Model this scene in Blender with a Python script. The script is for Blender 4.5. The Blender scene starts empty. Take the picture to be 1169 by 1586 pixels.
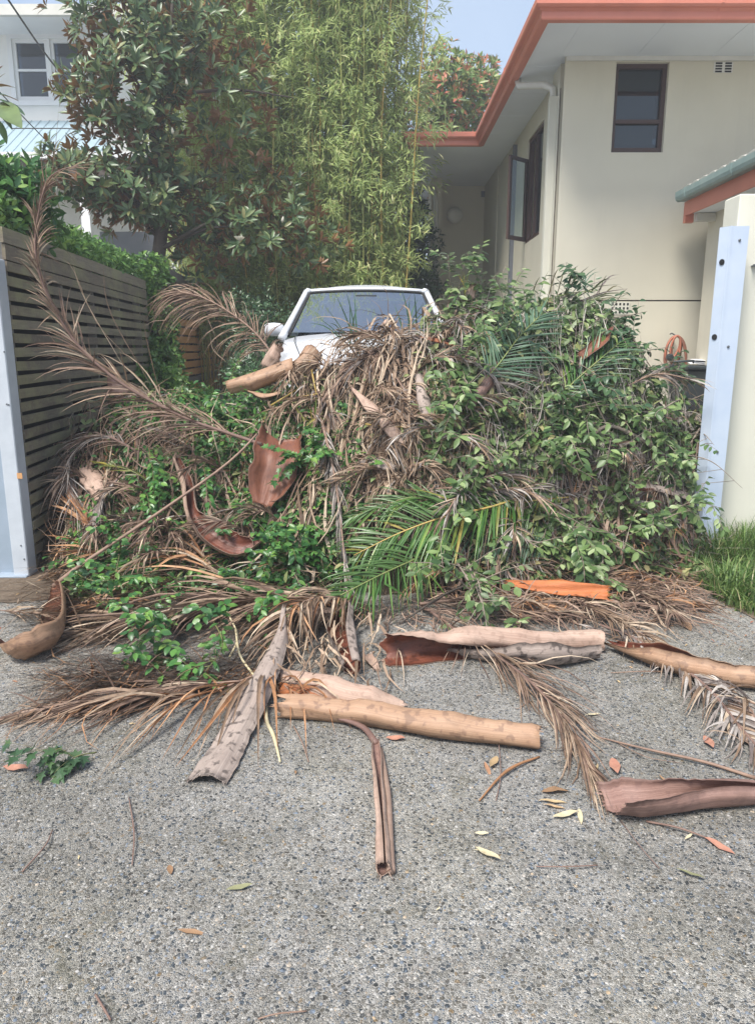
import bpy, math, random
import numpy as np
from mathutils import Vector, Matrix

random.seed(7)
R = np.random.RandomState(11)
rad = math.radians

# ------------------------------------------------------------------ camera, sky, sun, exposure
scene = bpy.context.scene
COL = scene.collection
CAM_H, PITCH, FPX, PW, PH = 1.6, rad(12.5), 1145.0, 1169.0, 1586.0
cam_d = bpy.data.cameras.new('camera')
cam = bpy.data.objects.new('camera', cam_d)
COL.objects.link(cam)
cam.location = (0, 0, CAM_H)
cam.rotation_euler = (rad(90) - PITCH, 0, 0)
cam_d.sensor_fit = 'VERTICAL'
cam_d.sensor_height = 36.0
cam_d.lens = 36.0 * FPX / PH
cam_d.clip_start = 0.05
cam_d.clip_end = 2000
scene.camera = cam

world = bpy.data.worlds.new('World')
scene.world = world
world.use_nodes = True
wn, wl = world.node_tree.nodes, world.node_tree.links
wn.clear()
sky = wn.new('ShaderNodeTexSky')
sky.sky_type = 'NISHITA'
sky.sun_disc = False
SUN_EL, SUN_ROT = rad(58), rad(215)
sky.sun_elevation = SUN_EL
sky.sun_rotation = SUN_ROT
sky.air_density = 1.0
sky.dust_density = 2.0
cloud = wn.new('ShaderNodeTexNoise'); cloud.inputs['Scale'].default_value = 1.6; cloud.inputs['Detail'].default_value = 5
cramp = wn.new('ShaderNodeMapRange')
cramp.inputs['From Min'].default_value = 0.3; cramp.inputs['From Max'].default_value = 0.75
cramp.inputs['To Min'].default_value = 0.12; cramp.inputs['To Max'].default_value = 0.5
cmix = wn.new('ShaderNodeMix'); cmix.data_type = 'RGBA'
cmix.inputs['B'].default_value = (4.2, 4.8, 5.5, 1)
tc = wn.new('ShaderNodeTexCoord')
bg = wn.new('ShaderNodeBackground'); bg.inputs['Strength'].default_value = 0.105
wo = wn.new('ShaderNodeOutputWorld')
wl.new(tc.outputs['Generated'], cloud.inputs['Vector'])
wl.new(cloud.outputs['Fac'], cramp.inputs['Value'])
wl.new(cramp.outputs['Result'], cmix.inputs['Factor'])
wl.new(sky.outputs['Color'], cmix.inputs['A'])
wl.new(cmix.outputs['Result'], bg.inputs['Color'])
wl.new(bg.outputs['Background'], wo.inputs['Surface'])

sun_d = bpy.data.lights.new('sun', 'SUN')
sun_d.energy = 2.9
sun_d.angle = rad(19)
sun_d.color = (1.0, 0.96, 0.9)
sun = bpy.data.objects.new('sun', sun_d)
COL.objects.link(sun)
# direction towards the sun: azimuth matches the sky's sun_rotation (clockwise from +Y)
sdir = Vector((math.sin(SUN_ROT) * math.cos(SUN_EL), math.cos(SUN_ROT) * math.cos(SUN_EL), math.sin(SUN_EL)))
sun.rotation_euler = sdir.to_track_quat('Z', 'Y').to_euler()
sun.location = (0, 0, 20)

vs = scene.view_settings
vs.view_transform = 'Standard'
vs.look = 'None'
vs.exposure = 1.08
vs.gamma = 1.0
vs.use_curve_mapping = False
try:
    scene.cycles.max_bounces = 7
    scene.cycles.transparent_max_bounces = 16
    scene.cycles.use_denoising = True
except Exception:
    pass

# ------------------------------------------------------------------ picture geometry -> places
CP, SP = math.cos(PITCH), math.sin(PITCH)
def ray(x, y):
    dx = (x - PW / 2) / FPX
    dy = (PH / 2 - y) / FPX
    Y = CP + dy * SP
    return dx / Y, (-SP + dy * CP) / Y
def at(x, y, Y):
    a, b = ray(x, y)
    return Vector((a * Y, Y, CAM_H + b * Y))
def sstep(t):
    t = min(1.0, max(0.0, t)); return t * t * (3 - 2 * t)
def ground_z(X, Y):
    return 0.82 * sstep((Y - 5.45) / 2.0)
def ground_z_np(X, Y):
    t = np.clip((Y - 5.45) / 2.0, 0, 1); return 0.82 * t * t * (3 - 2 * t)
CX = [-3.2, -2.7, -2.07, -1.55, -1.0, -.73, -.46, .09, .62, .9, 1.16, 1.7, 1.95, 2.15, 2.4, 2.65, 3.0]
CZ = [.75, .85, 1.05, 1.16, 1.18, 1.28, 1.48, 1.66, 1.82, 1.94, 1.97, 1.88, 1.66, 1.38, 1.16, 1.04, .85]
FX = [-3.2, -2.3, -1.5, -.6, 0, .8, 1.6, 2.3, 3.0]
FY = [5.2, 5.05, 4.95, 4.8, 4.6, 4.65, 4.9, 5.25, 5.5]
CREST = 6.25
def pile_np(X, Y):
    X = np.asarray(X, float); Y = np.asarray(Y, float)
    c = np.interp(X, CX, CZ); f = np.interp(X, FX, FY)
    t = np.clip((Y - f) / (CREST - f), 0, 1)
    h = c * np.sin(t * math.pi / 2) ** 1.05
    t2 = np.clip((Y - CREST) / 1.15, 0, 1)
    g = ground_z_np(X, Y)
    h = np.where(Y > CREST, c * (1 - t2 ** 2), h)
    bump = 0.055 * (np.sin(3.1 * X + 1.3 * Y) + np.sin(6.3 * Y - 2.2 * X + 1)) + 0.085 * np.sin(6.1 * X + 4.0 + 2 * np.sin(3 * Y)) * np.sin(9.3 * Y + 1.5 * np.sin(4 * X)) - 0.02
    bump = bump * np.clip(h / 0.6, 0, 1)
    lim = np.where(Y < 6.15, 2.56, 3.3)
    edge = np.clip((X + 2.72 + 0.06 * (Y - 5.2)) / 0.12, 0, 1) * np.clip((lim - X) / 0.14, 0, 1)
    # the dark hollow left of the gate post
    h = h - .34 * np.exp(-((X - 1.55) / .30) ** 2 - ((Y - 5.42) / .13) ** 2)
    z = np.where((Y > f), (h + bump) * edge, -1.0)
    return np.maximum(z, g)
def surf(X, Y):
    return float(pile_np(X, Y))
_YS = np.arange(1.25, 12.0, 0.012)
def hits(x, y, off=0.0):
    a, b = ray(x, y)
    m = _YS < 6.6
    return bool(np.any((CAM_H + b * _YS <= pile_np(a * _YS, _YS) + off) & m))
def on(x, y, off=0.0):
    while y < 620 and not hits(x, y, off): y += 4
    a, b = ray(x, y)
    z = CAM_H + b * _YS
    s = pile_np(a * _YS, _YS) + off
    k = np.argmax(z <= s)
    if z[k] > s[k]:
        k = int((6.2 - 1.25) / 0.012)
    Y = float(_YS[k])
    return Vector((a * Y, Y, CAM_H + b * Y))
def gnd(x, y, off=0.0):
    a, b = ray(x, y)
    Y = (off - CAM_H) / b
    return Vector((a * Y, Y, off))

# ------------------------------------------------------------------ node helpers
def new_mat(name):
    m = bpy.data.materials.new(name)
    m.use_nodes = True
    nt = m.node_tree
    nt.nodes.clear()
    out = nt.nodes.new('ShaderNodeOutputMaterial')
    return m, nt, out
def ramp(nt, stops, interp='LINEAR'):
    n = nt.nodes.new('ShaderNodeValToRGB')
    cr = n.color_ramp
    cr.interpolation = interp
    while len(cr.elements) < len(stops):
        cr.elements.new(0.5)
    for e, (p, c) in zip(cr.elements, stops):
        e.position = p
        e.color = (c[0], c[1], c[2], 1)
    return n
def mixc(nt, fac, a, b, mode='MIX'):
    n = nt.nodes.new('ShaderNodeMix'); n.data_type = 'RGBA'; n.blend_type = mode
    for sock, v in (('Factor', fac), ('A', a), ('B', b)):
        if hasattr(v, 'is_output') or isinstance(v, bpy.types.NodeSocket):
            nt.links.new(v, n.inputs[sock])
        elif sock == 'Factor':
            n.inputs[sock].default_value = v
        else:
            n.inputs[sock].default_value = (v[0], v[1], v[2], 1)
    return n.outputs['Result']
def noise(nt, scale, detail=4, rough=.55, vec=None, dist=0.0):
    n = nt.nodes.new('ShaderNodeTexNoise')
    n.inputs['Scale'].default_value = scale; n.inputs['Detail'].default_value = detail
    n.inputs['Roughness'].default_value = rough; n.inputs['Distortion'].default_value = dist
    if vec is not None: nt.links.new(vec, n.inputs['Vector'])
    return n
def mrange(nt, v, a, b, c=0., d=1.):
    n = nt.nodes.new('ShaderNodeMapRange')
    nt.links.new(v, n.inputs['Value'])
    n.inputs['From Min'].default_value = a; n.inputs['From Max'].default_value = b
    n.inputs['To Min'].default_value = c; n.inputs['To Max'].default_value = d
    return n.outputs['Result']
def coords(nt, kind='Object', scale=(1, 1, 1)):
    t = nt.nodes.new('ShaderNodeTexCoord')
    mp = nt.nodes.new('ShaderNodeMapping')
    mp.inputs['Scale'].default_value = scale
    nt.links.new(t.outputs[kind], mp.inputs['Vector'])
    return mp.outputs['Vector']
def world_pos(nt, scale=(1, 1, 1)):
    t = nt.nodes.new('ShaderNodeNewGeometry')
    mp = nt.nodes.new('ShaderNodeMapping')
    mp.inputs['Scale'].default_value = scale
    nt.links.new(t.outputs['Position'], mp.inputs['Vector'])
    return mp.outputs['Vector']
def principled(nt, out, color, rough=.6, spec=.5, bump=None, bstr=.3, bdist=.01, metal=0.0):
    p = nt.nodes.new('ShaderNodeBsdfPrincipled')
    if isinstance(color, bpy.types.NodeSocket): nt.links.new(color, p.inputs['Base Color'])
    else: p.inputs['Base Color'].default_value = (*color, 1)
    if isinstance(rough, bpy.types.NodeSocket): nt.links.new(rough, p.inputs['Roughness'])
    else: p.inputs['Roughness'].default_value = rough
    p.inputs['Specular IOR Level'].default_value = spec
    p.inputs['Metallic'].default_value = metal
    if bump is not None:
        b = nt.nodes.new('ShaderNodeBump')
        b.inputs['Strength'].default_value = bstr; b.inputs['Distance'].default_value = bdist
        nt.links.new(bump, b.inputs['Height'])
        nt.links.new(b.outputs['Normal'], p.inputs['Normal'])
    nt.links.new(p.outputs['BSDF'], out.inputs['Surface'])
    return p
def rnd_value(nt):
    """a number per leaf: the mesh's own 'rnd' attribute plus the object's random number"""
    a = nt.nodes.new('ShaderNodeAttribute'); a.attribute_name = 'rnd'
    o = nt.nodes.new('ShaderNodeObjectInfo')
    s = nt.nodes.new('ShaderNodeMath'); s.operation = 'ADD'
    nt.links.new(a.outputs['Fac'], s.inputs[0]); nt.links.new(o.outputs['Random'], s.inputs[1])
    f = nt.nodes.new('ShaderNodeMath'); f.operation = 'FRACT'
    nt.links.new(s.outputs[0], f.inputs[0])
    return f.outputs[0]
def leaf_mat(name, stops, back=None, rough=.42, trans=.28, spec=.5, nscale=9., bump=True, dirt=None):
    m, nt, out = new_mat(name)
    r = rnd_value(nt)
    rp = ramp(nt, stops)
    nt.links.new(r, rp.inputs['Fac'])
    c = rp.outputs['Color']
    nz = noise(nt, nscale, 3, .6, world_pos(nt))
    v = mrange(nt, nz.outputs['Fac'], .3, .7, .72, 1.25)
    vm = nt.nodes.new('ShaderNodeVectorMath'); vm.operation = 'SCALE'
    nt.links.new(c, vm.inputs[0]); nt.links.new(v, vm.inputs['Scale'])
    c = vm.outputs['Vector']
    if dirt:
        n2 = noise(nt, 40, 3, .6, world_pos(nt))
        c = mixc(nt, mrange(nt, n2.outputs['Fac'], .55, .68, 0, dirt[3]), c, dirt[:3])
    if back is not None:
        g = nt.nodes.new('ShaderNodeNewGeometry')
        c = mixc(nt, g.outputs['Backfacing'], c, back)
    p = principled(nt, out, c, rough, spec)
    if trans > 0:
        t = nt.nodes.new('ShaderNodeBsdfTranslucent')
        nt.links.new(c, t.inputs['Color'])
        mx = nt.nodes.new('ShaderNodeMixShader'); mx.inputs['Fac'].default_value = trans
        nt.links.new(p.outputs['BSDF'], mx.inputs[1]); nt.links.new(t.outputs['BSDF'], mx.inputs[2])
        nt.links.new(mx.outputs['Shader'], out.inputs['Surface'])
    return m
def plain_mat(name, a, b=None, scale=6., rough=.6, spec=.4, bs=.2, bd=.004, stretch=(1, 1, 1), metal=0., fine=60.):
    m, nt, out = new_mat(name)
    b = b or tuple(x * .8 for x in a)
    v = world_pos(nt, stretch)
    n1 = noise(nt, scale, 5, .6, v)
    c = mixc(nt, mrange(nt, n1.outputs['Fac'], .3, .7), a, b)
    n2 = noise(nt, fine, 4, .6, v)
    principled(nt, out, c, rough, spec, n2.outputs['Fac'], bs, bd, metal)
    return m

M = {}
# --- leaves and plants
M['leaf_mid'] = leaf_mat('broad_leaf', [(0, (.045, .095, .03)), (.35, (.085, .15, .045)), (.65, (.14, .22, .075)), (.88, (.24, .33, .12)), (1, (.38, .46, .24))], back=(.22, .28, .17))
M['leaf_vine'] = leaf_mat('vine_leaf', [(0, (.03, .10, .03)), (.5, (.06, .17, .04)), (.85, (.11, .25, .05)), (1, (.22, .36, .08))], back=(.10, .19, .07), rough=.35)
M['leaf_deep'] = leaf_mat('dark_leaf', [(0, (.035, .08, .035)), (.6, (.055, .115, .05)), (1, (.10, .17, .07))], back=(.06, .1, .05), rough=.35)
M['leaf_mag'] = leaf_mat('magnolia_leaf', [(0, (.045, .09, .035)), (.55, (.085, .14, .055)), (.9, (.15, .20, .075)), (1, (.26, .25, .10))], back=(.27, .14, .06), rough=.36, trans=.12, spec=.45)
M['leaf_bamboo'] = leaf_mat('bamboo_leaf', [(0, (.28, .37, .13)), (.5, (.44, .55, .2)), (.85, (.58, .62, .24)), (1, (.66, .64, .34))], back=(.46, .56, .24), trans=.5, nscale=1.4)
M['leaf_pale'] = leaf_mat('pale_wilting_leaf', [(0, (.12, .19, .07)), (.5, (.22, .30, .12)), (.8, (.34, .38, .16)), (1, (.42, .36, .18))], back=(.30, .36, .22), rough=.45, trans=.3)
M['leaf_red'] = leaf_mat('flushing_leaf', [(0, (.12, .21, .06)), (.55, (.20, .30, .09)), (.74, (.34, .36, .12)), (.78, (.52, .24, .12)), (1, (.58, .18, .13))], trans=.3)
M['leaf_hedge'] = leaf_mat('hedge_leaf', [(0, (.06, .14, .035)), (.5, (.11, .23, .05)), (1, (.22, .36, .08))], back=(.1, .2, .05), rough=.35)
M['grass'] = leaf_mat('grass_blade', [(0, (.055, .12, .03)), (.55, (.11, .20, .045)), (.85, (.2, .29, .08)), (1, (.42, .37, .2))], trans=.3)
M['palm_green'] = leaf_mat('green_palm_leaflet', [(0, (.05, .13, .03)), (.5, (.085, .19, .045)), (.85, (.15, .27, .06)), (1, (.28, .33, .09))], back=(.09, .17, .05), rough=.35, nscale=3.)
M['palm_yellow'] = leaf_mat('yellowing_palm_leaflet', [(0, (.11, .17, .03)), (.5, (.2, .24, .05)), (1, (.38, .3, .07))], rough=.4)
M['palm_blue'] = leaf_mat('bluish_palm_leaflet', [(0, (.07, .14, .085)), (.6, (.11, .20, .125)), (1, (.18, .27, .17))], rough=.35)
M['palm_olive'] = leaf_mat('olive_palm_leaflet', [(0, (.05, .07, .025)), (.6, (.09, .11, .045)), (1, (.17, .15, .07))], rough=.45)
M['dead'] = leaf_mat('dead_leaflet', [(0, (.13, .085, .055)), (.35, (.23, .155, .105)), (.7, (.35, .255, .18)), (1, (.50, .405, .30))], rough=.7, trans=.08, spec=.2, nscale=14, dirt=(.12, .09, .08, .5))
M['dead_orange'] = leaf_mat('orange_dead_leaflet', [(0, (.25, .12, .06)), (.5, (.38, .20, .10)), (1, (.50, .30, .17))], rough=.65, trans=.1, spec=.2, nscale=14, dirt=(.16, .09, .06, .5))
M['dead_plum'] = leaf_mat('plum_dead_leaflet', [(0, (.11, .070, .052)), (.6, (.21, .140, .105)), (1, (.34, .245, .185))], rough=.7, trans=.06, spec=.2, nscale=14)
M['dead_grey'] = leaf_mat('grey_dead_leaflet', [(0, (.15, .12, .11)), (.5, (.27, .235, .21)), (1, (.46, .42, .38))], rough=.75, trans=.06, spec=.2, nscale=14, dirt=(.1, .08, .07, .5))
M['litter'] = leaf_mat('litter_leaf', [(0, (.26, .15, .08)), (.4, (.36, .22, .12)), (.6, (.46, .36, .19)), (.8, (.36, .13, .08)), (1, (.60, .48, .26))], rough=.6, trans=.1)
M['petal'] = leaf_mat('cream_petal', [(0, (.8, .76, .62)), (1, (.85, .82, .72))], rough=.5)
# --- stems
M['twig'] = plain_mat('grey_bark', (.19, .15, .12), (.32, .27, .22), 20, .8, .2, .4, .002)
M['twig_pale'] = plain_mat('pale_bark', (.44, .37, .22), (.60, .52, .34), 25, .7, .2, .4, .002)
M['twig_green'] = plain_mat('green_stem', (.16, .20, .07), (.22, .18, .09), 20, .6, .3, .3, .002)
M['bark_dark'] = plain_mat('dark_bark', (.06, .05, .04), (.12, .10, .085), 10, .85, .2, .6, .01)
M['rachis'] = plain_mat('dead_rachis', (.30, .20, .145), (.20, .13, .10), 18, .6, .3, .3, .002, (1, 1, 1))
M['rachis_dark'] = plain_mat('dark_rachis', (.16, .10, .08), (.23, .15, .12), 18, .6, .3, .3, .002)
M['rachis_gold'] = plain_mat('golden_rachis', (.42, .26, .08), (.36, .30, .09), 12, .5, .4, .2, .002)
M['rachis_green'] = plain_mat('green_rachis', (.14, .20, .06), (.22, .22, .08), 12, .5, .4, .2, .002)
M['culm'] = leaf_mat('bamboo_culm', [(0, (.20, .20, .05)), (.4, (.36, .27, .07)), (.7, (.46, .30, .09)), (1, (.24, .27, .08))], rough=.4, trans=0, nscale=3.)

def sheath_mat(name, base, alt, spot=None, spot_amt=0., rough=.55, inner=False):
    """fibrous palm sheath: grain runs along V of its own UV map"""
    m, nt, out = new_mat(name)
    uv = coords(nt, 'UV', (70, 2.2, 1))
    g = noise(nt, 1.0, 5, .65, uv)
    uv2 = coords(nt, 'UV', (16, 1.2, 1))
    g2 = noise(nt, 1.0, 3, .6, uv2)
    wp = world_pos(nt)
    n3 = noise(nt, 7, 4, .6, wp)
    c = mixc(nt, mrange(nt, n3.outputs['Fac'], .32, .68), base, alt)
    c = mixc(nt, mrange(nt, g2.outputs['Fac'], .35, .7, 0, .55), c, tuple(x * .55 for x in base))
    c = mixc(nt, mrange(nt, g.outputs['Fac'], .4, .75, 0, .5), c, tuple(min(.8, x * 1.5 + .03) for x in alt))
    if spot:
        v = nt.nodes.new('ShaderNodeTexNoise'); v.inputs['Scale'].default_value = 26; v.inputs['Detail'].default_value = 2
        nt.links.new(wp, v.inputs['Vector'])
        c = mixc(nt, mrange(nt, v.outputs['Fac'], .55, .64, 0, spot_amt), c, spot)
    # dried brown margins and blotches
    sx = nt.nodes.new('ShaderNodeSeparateXYZ'); nt.links.new(coords(nt, 'UV'), sx.inputs[0])
    ab = nt.nodes.new('ShaderNodeMath'); ab.operation = 'ABSOLUTE'
    sb = nt.nodes.new('ShaderNodeMath'); sb.operation = 'SUBTRACT'; nt.links.new(sx.outputs['X'], sb.inputs[0]); sb.inputs[1].default_value = .5
    nt.links.new(sb.outputs[0], ab.inputs[0])
    n7 = noise(nt, 11, 5, .7, wp)
    sm = nt.nodes.new('ShaderNodeMath'); sm.operation = 'MULTIPLY_ADD'; nt.links.new(n7.outputs['Fac'], sm.inputs[0]); sm.inputs[1].default_value = .25; nt.links.new(ab.outputs[0], sm.inputs[2])
    c = mixc(nt, mrange(nt, sm.outputs[0], .52, .63, 0, .6), c, tuple(x * .42 for x in base))
    n8 = noise(nt, 5, 6, .75, wp, .6)
    c = mixc(nt, mrange(nt, n8.outputs['Fac'], .50, .66, 0, .5), c, tuple(x * .5 for x in alt))
    h = nt.nodes.new('ShaderNodeMath'); h.operation = 'ADD'
    nt.links.new(g.outputs['Fac'], h.inputs[0]); nt.links.new(g2.outputs['Fac'], h.inputs[1])
    principled(nt, out, c, rough, .35, h.outputs[0], .5, .004)
    return m
M['sh_tan'] = sheath_mat('tan_sheath', (.32, .185, .11), (.39, .25, .16), (.15, .09, .065), .55)
M['sh_pink'] = sheath_mat('pinkish_sheath', (.40, .265, .20), (.47, .34, .265), (.24, .15, .11), .4)
M['sh_grey'] = sheath_mat('mottled_grey_sheath', (.30, .235, .20), (.38, .31, .265), (.10, .08, .07), .9, rough=.7)
M['sh_plum'] = sheath_mat('plum_sheath', (.22, .125, .10), (.30, .185, .15), (.15, .09, .08), .4)
M['sh_in'] = sheath_mat('reddish_sheath_lining', (.20, .065, .035), (.13, .04, .025), (.05, .02, .015), .6, rough=.38)
M['sh_in_or'] = sheath_mat('orange_sheath_lining', (.42, .15, .045), (.28, .09, .035), (.2, .08, .04), .4, rough=.4)
M['sh_in_brown'] = sheath_mat('russet_sheath_lining', (.23, .09, .05), (.16, .06, .035), (.12, .05, .035), .4, rough=.45)
M['sh_orange'] = sheath_mat('fresh_orange_sheath', (.56, .19, .06), (.42, .13, .045), (.4, .12, .05), .3)
# --- made things
def render_wall_mat(name, base, stain=(.45, .42, .35), amt=.3, streak=True):
    m, nt, out = new_mat(name)
    w = world_pos(nt)
    n1 = noise(nt, .9, 5, .6, w)
    c = mixc(nt, mrange(nt, n1.outputs['Fac'], .35, .7), base, tuple(x * .9 for x in base))
    ws = world_pos(nt, (5, 5, .35))
    n2 = noise(nt, 1.2, 5, .65, ws)
    c = mixc(nt, mrange(nt, n2.outputs['Fac'], .52, .75, 0, amt), c, stain)
    n3 = noise(nt, 130, 3, .6, w)
    principled(nt, out, c, .85, .25, n3.outputs['Fac'], .35, .003)
    return m
M['cream'] = render_wall_mat('cream_render', (.61, .575, .465), amt=.16)
M['cream_pale'] = render_wall_mat('pale_render', (.66, .645, .55), (.55, .53, .45), .22)
M['white_wall'] = render_wall_mat('white_weatherboard_paint', (.80, .80, .78), (.6, .6, .6), .15)
M['soffit'] = plain_mat('soffit_paint', (.72, .76, .80), (.68, .72, .76), 1.2, .7, .2, .05, .001)
M['terracotta'] = plain_mat('terracotta_paint', (.60, .205, .135), (.52, .175, .115), 2.5, .42, .5, .05, .001)
M['gutter_green'] = plain_mat('weathered_green_gutter', (.17, .25, .24), (.24, .31, .29), 5, .5, .4, .1, .001)
M['frame_brown'] = plain_mat('brown_window_frame', (.075, .042, .036), (.06, .035, .03), 8, .5, .4, .1, .001)
M['white_paint'] = plain_mat('white_paint', (.78, .79, .80), (.72, .73, .75), 3, .45, .4, .05, .001)
M['offwhite'] = plain_mat('off_white_paint', (.66, .65, .60), (.58, .57, .52), 4, .5, .4, .08, .001)
M['post_steel'] = plain_mat('pale_blue_steel_paint', (.44, .52, .64), (.50, .57, .67), 6, .45, .4, .06, .001)
M['post_steel2'] = plain_mat('painted_gate_steel', (.30, .36, .43), (.26, .32, .38), 5, .5, .35, .08, .001)
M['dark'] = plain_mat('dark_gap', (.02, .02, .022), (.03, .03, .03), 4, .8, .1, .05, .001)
M['black_plastic'] = plain_mat('black_plastic', (.02, .025, .03), (.03, .04, .045), 9, .45, .4, .1, .001)
M['bolt'] = plain_mat('bolt_steel', (.10, .11, .12), (.16, .17, .18), 40, .4, .5, .1, .001, metal=.6)
M['metal_roof'] = plain_mat('pale_blue_metal_roof', (.30, .40, .46), (.34, .44, .50), 1.5, .45, .4, .05, .001)
M['tile'] = plain_mat('grey_roof_tile', (.42, .41, .36), (.30, .30, .27), 9, .8, .2, .5, .004)
M['tile_red'] = plain_mat('red_roof_tile', (.36, .16, .11), (.28, .12, .09), 6, .8, .2, .4, .004)
M['hose'] = plain_mat('brown_hose', (.32, .13, .08), (.22, .12, .09), 12, .5, .4, .1, .001)
M['hose_or'] = plain_mat('orange_hose', (.42, .15, .09), (.35, .13, .08), 12, .5, .4, .1, .001)
M['wire'] = plain_mat('cable_sheath', (.03, .03, .035), (.05, .05, .055), 9, .5, .4, .05, .001)
M['car_paint'] = plain_mat('white_car_paint', (.60, .62, .65), (.57, .59, .62), .8, .22, .6, .0, .0001)
M['rubber'] = plain_mat('rubber', (.02, .02, .02), (.03, .03, .03), 30, .7, .3, .2, .001)
M['rim'] = plain_mat('alloy', (.45, .46, .48), (.4, .41, .43), 9, .3, .5, .05, .001, metal=.8)
M['seat_cloth'] = plain_mat('seat_cloth', (.06, .06, .07), (.09, .09, .10), 30, .9, .1, .1, .001)
M['lamp_lens'] = plain_mat('lamp_lens', (.6, .62, .64), (.5, .52, .54), 9, .15, .6, .05, .001)
M['paper'] = plain_mat('white_paper', (.75, .76, .78), (.7, .7, .72), 20, .7, .2, .1, .001)
M['blind'] = plain_mat('grey_blind', (.16, .17, .19), (.12, .13, .15), 3, .6, .3, .05, .001)

def glass_mat(name, tint, trans, rough=.02, ior=1.6):
    m, nt, out = new_mat(name)
    gl = nt.nodes.new('ShaderNodeBsdfGlossy'); gl.inputs['Roughness'].default_value = rough
    gl.inputs['Color'].default_value = (.9, .93, .95, 1)
    tr = nt.nodes.new('ShaderNodeBsdfTransparent'); tr.inputs['Color'].default_value = (*tint, 1)
    df = nt.nodes.new('ShaderNodeBsdfDiffuse'); df.inputs['Color'].default_value = (.03, .04, .05, 1)
    m1 = nt.nodes.new('ShaderNodeMixShader'); m1.inputs['Fac'].default_value = trans
    nt.links.new(df.outputs[0], m1.inputs[1]); nt.links.new(tr.outputs[0], m1.inputs[2])
    fr = nt.nodes.new('ShaderNodeFresnel'); fr.inputs['IOR'].default_value = ior
    m2 = nt.nodes.new('ShaderNodeMixShader')
    nt.links.new(fr.outputs[0], m2.inputs['Fac'])
    nt.links.new(m1.outputs[0], m2.inputs[1]); nt.links.new(gl.outputs[0], m2.inputs[2])
    nt.links.new(m2.outputs[0], out.inputs['Surface'])
    return m
M['glass'] = glass_mat('window_glass', (.35, .4, .45), .55)
M['windscreen'] = glass_mat('windscreen_glass', (.5, .6, .62), .6, ior=6.5)
M['glass_clear'] = glass_mat('clear_window_glass', (.8, .86, .84), .92, ior=1.15)

def slat_mat():
    m, nt, out = new_mat('weathered_slat_timber')
    w = world_pos(nt, (1.2, 1.2, 22))
    n1 = noise(nt, 3.5, 6, .65, w)
    oi = nt.nodes.new('ShaderNodeObjectInfo')
    b = ramp(nt, [(0, (.165, .135, .105)), (.4, (.235, .195, .145)), (.7, (.20, .175, .13)), (1, (.28, .24, .18))])
    nt.links.new(oi.outputs['Random'], b.inputs['Fac'])
    c = mixc(nt, mrange(nt, n1.outputs['Fac'], .35, .7, 0, .55), b.outputs['Color'], (.10, .08, .065))
    n2 = noise(nt, 2.2, 4, .7, world_pos(nt, (1, 1, 1.6)))
    c = mixc(nt, mrange(nt, n2.outputs['Fac'], .45, .65, 0, .5), c, (.32, .32, .16))
    n3 = noise(nt, 45, 4, .7, world_pos(nt))
    c = mixc(nt, mrange(nt, n3.outputs['Fac'], .55, .7, 0, .5), c, (.30, .30, .22))
    principled(nt, out, c, .85, .2, n1.outputs['Fac'], .5, .004)
    return m
M['slat'] = slat_mat()
M['slat_orange'] = plain_mat('orange_timber', (.62, .34, .15), (.48, .27, .13), 6, .8, .2, .4, .003, (1, 1, 14))
M['slat_grey'] = plain_mat('grey_timber', (.24, .23, .22), (.16, .15, .14), 6, .85, .2, .4, .003, (1, 1, 14))
M['timber_dark'] = plain_mat('dark_timber', (.08, .065, .055), (.12, .10, .085), 7, .85, .2, .4, .003, (1, 1, 10))

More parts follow.
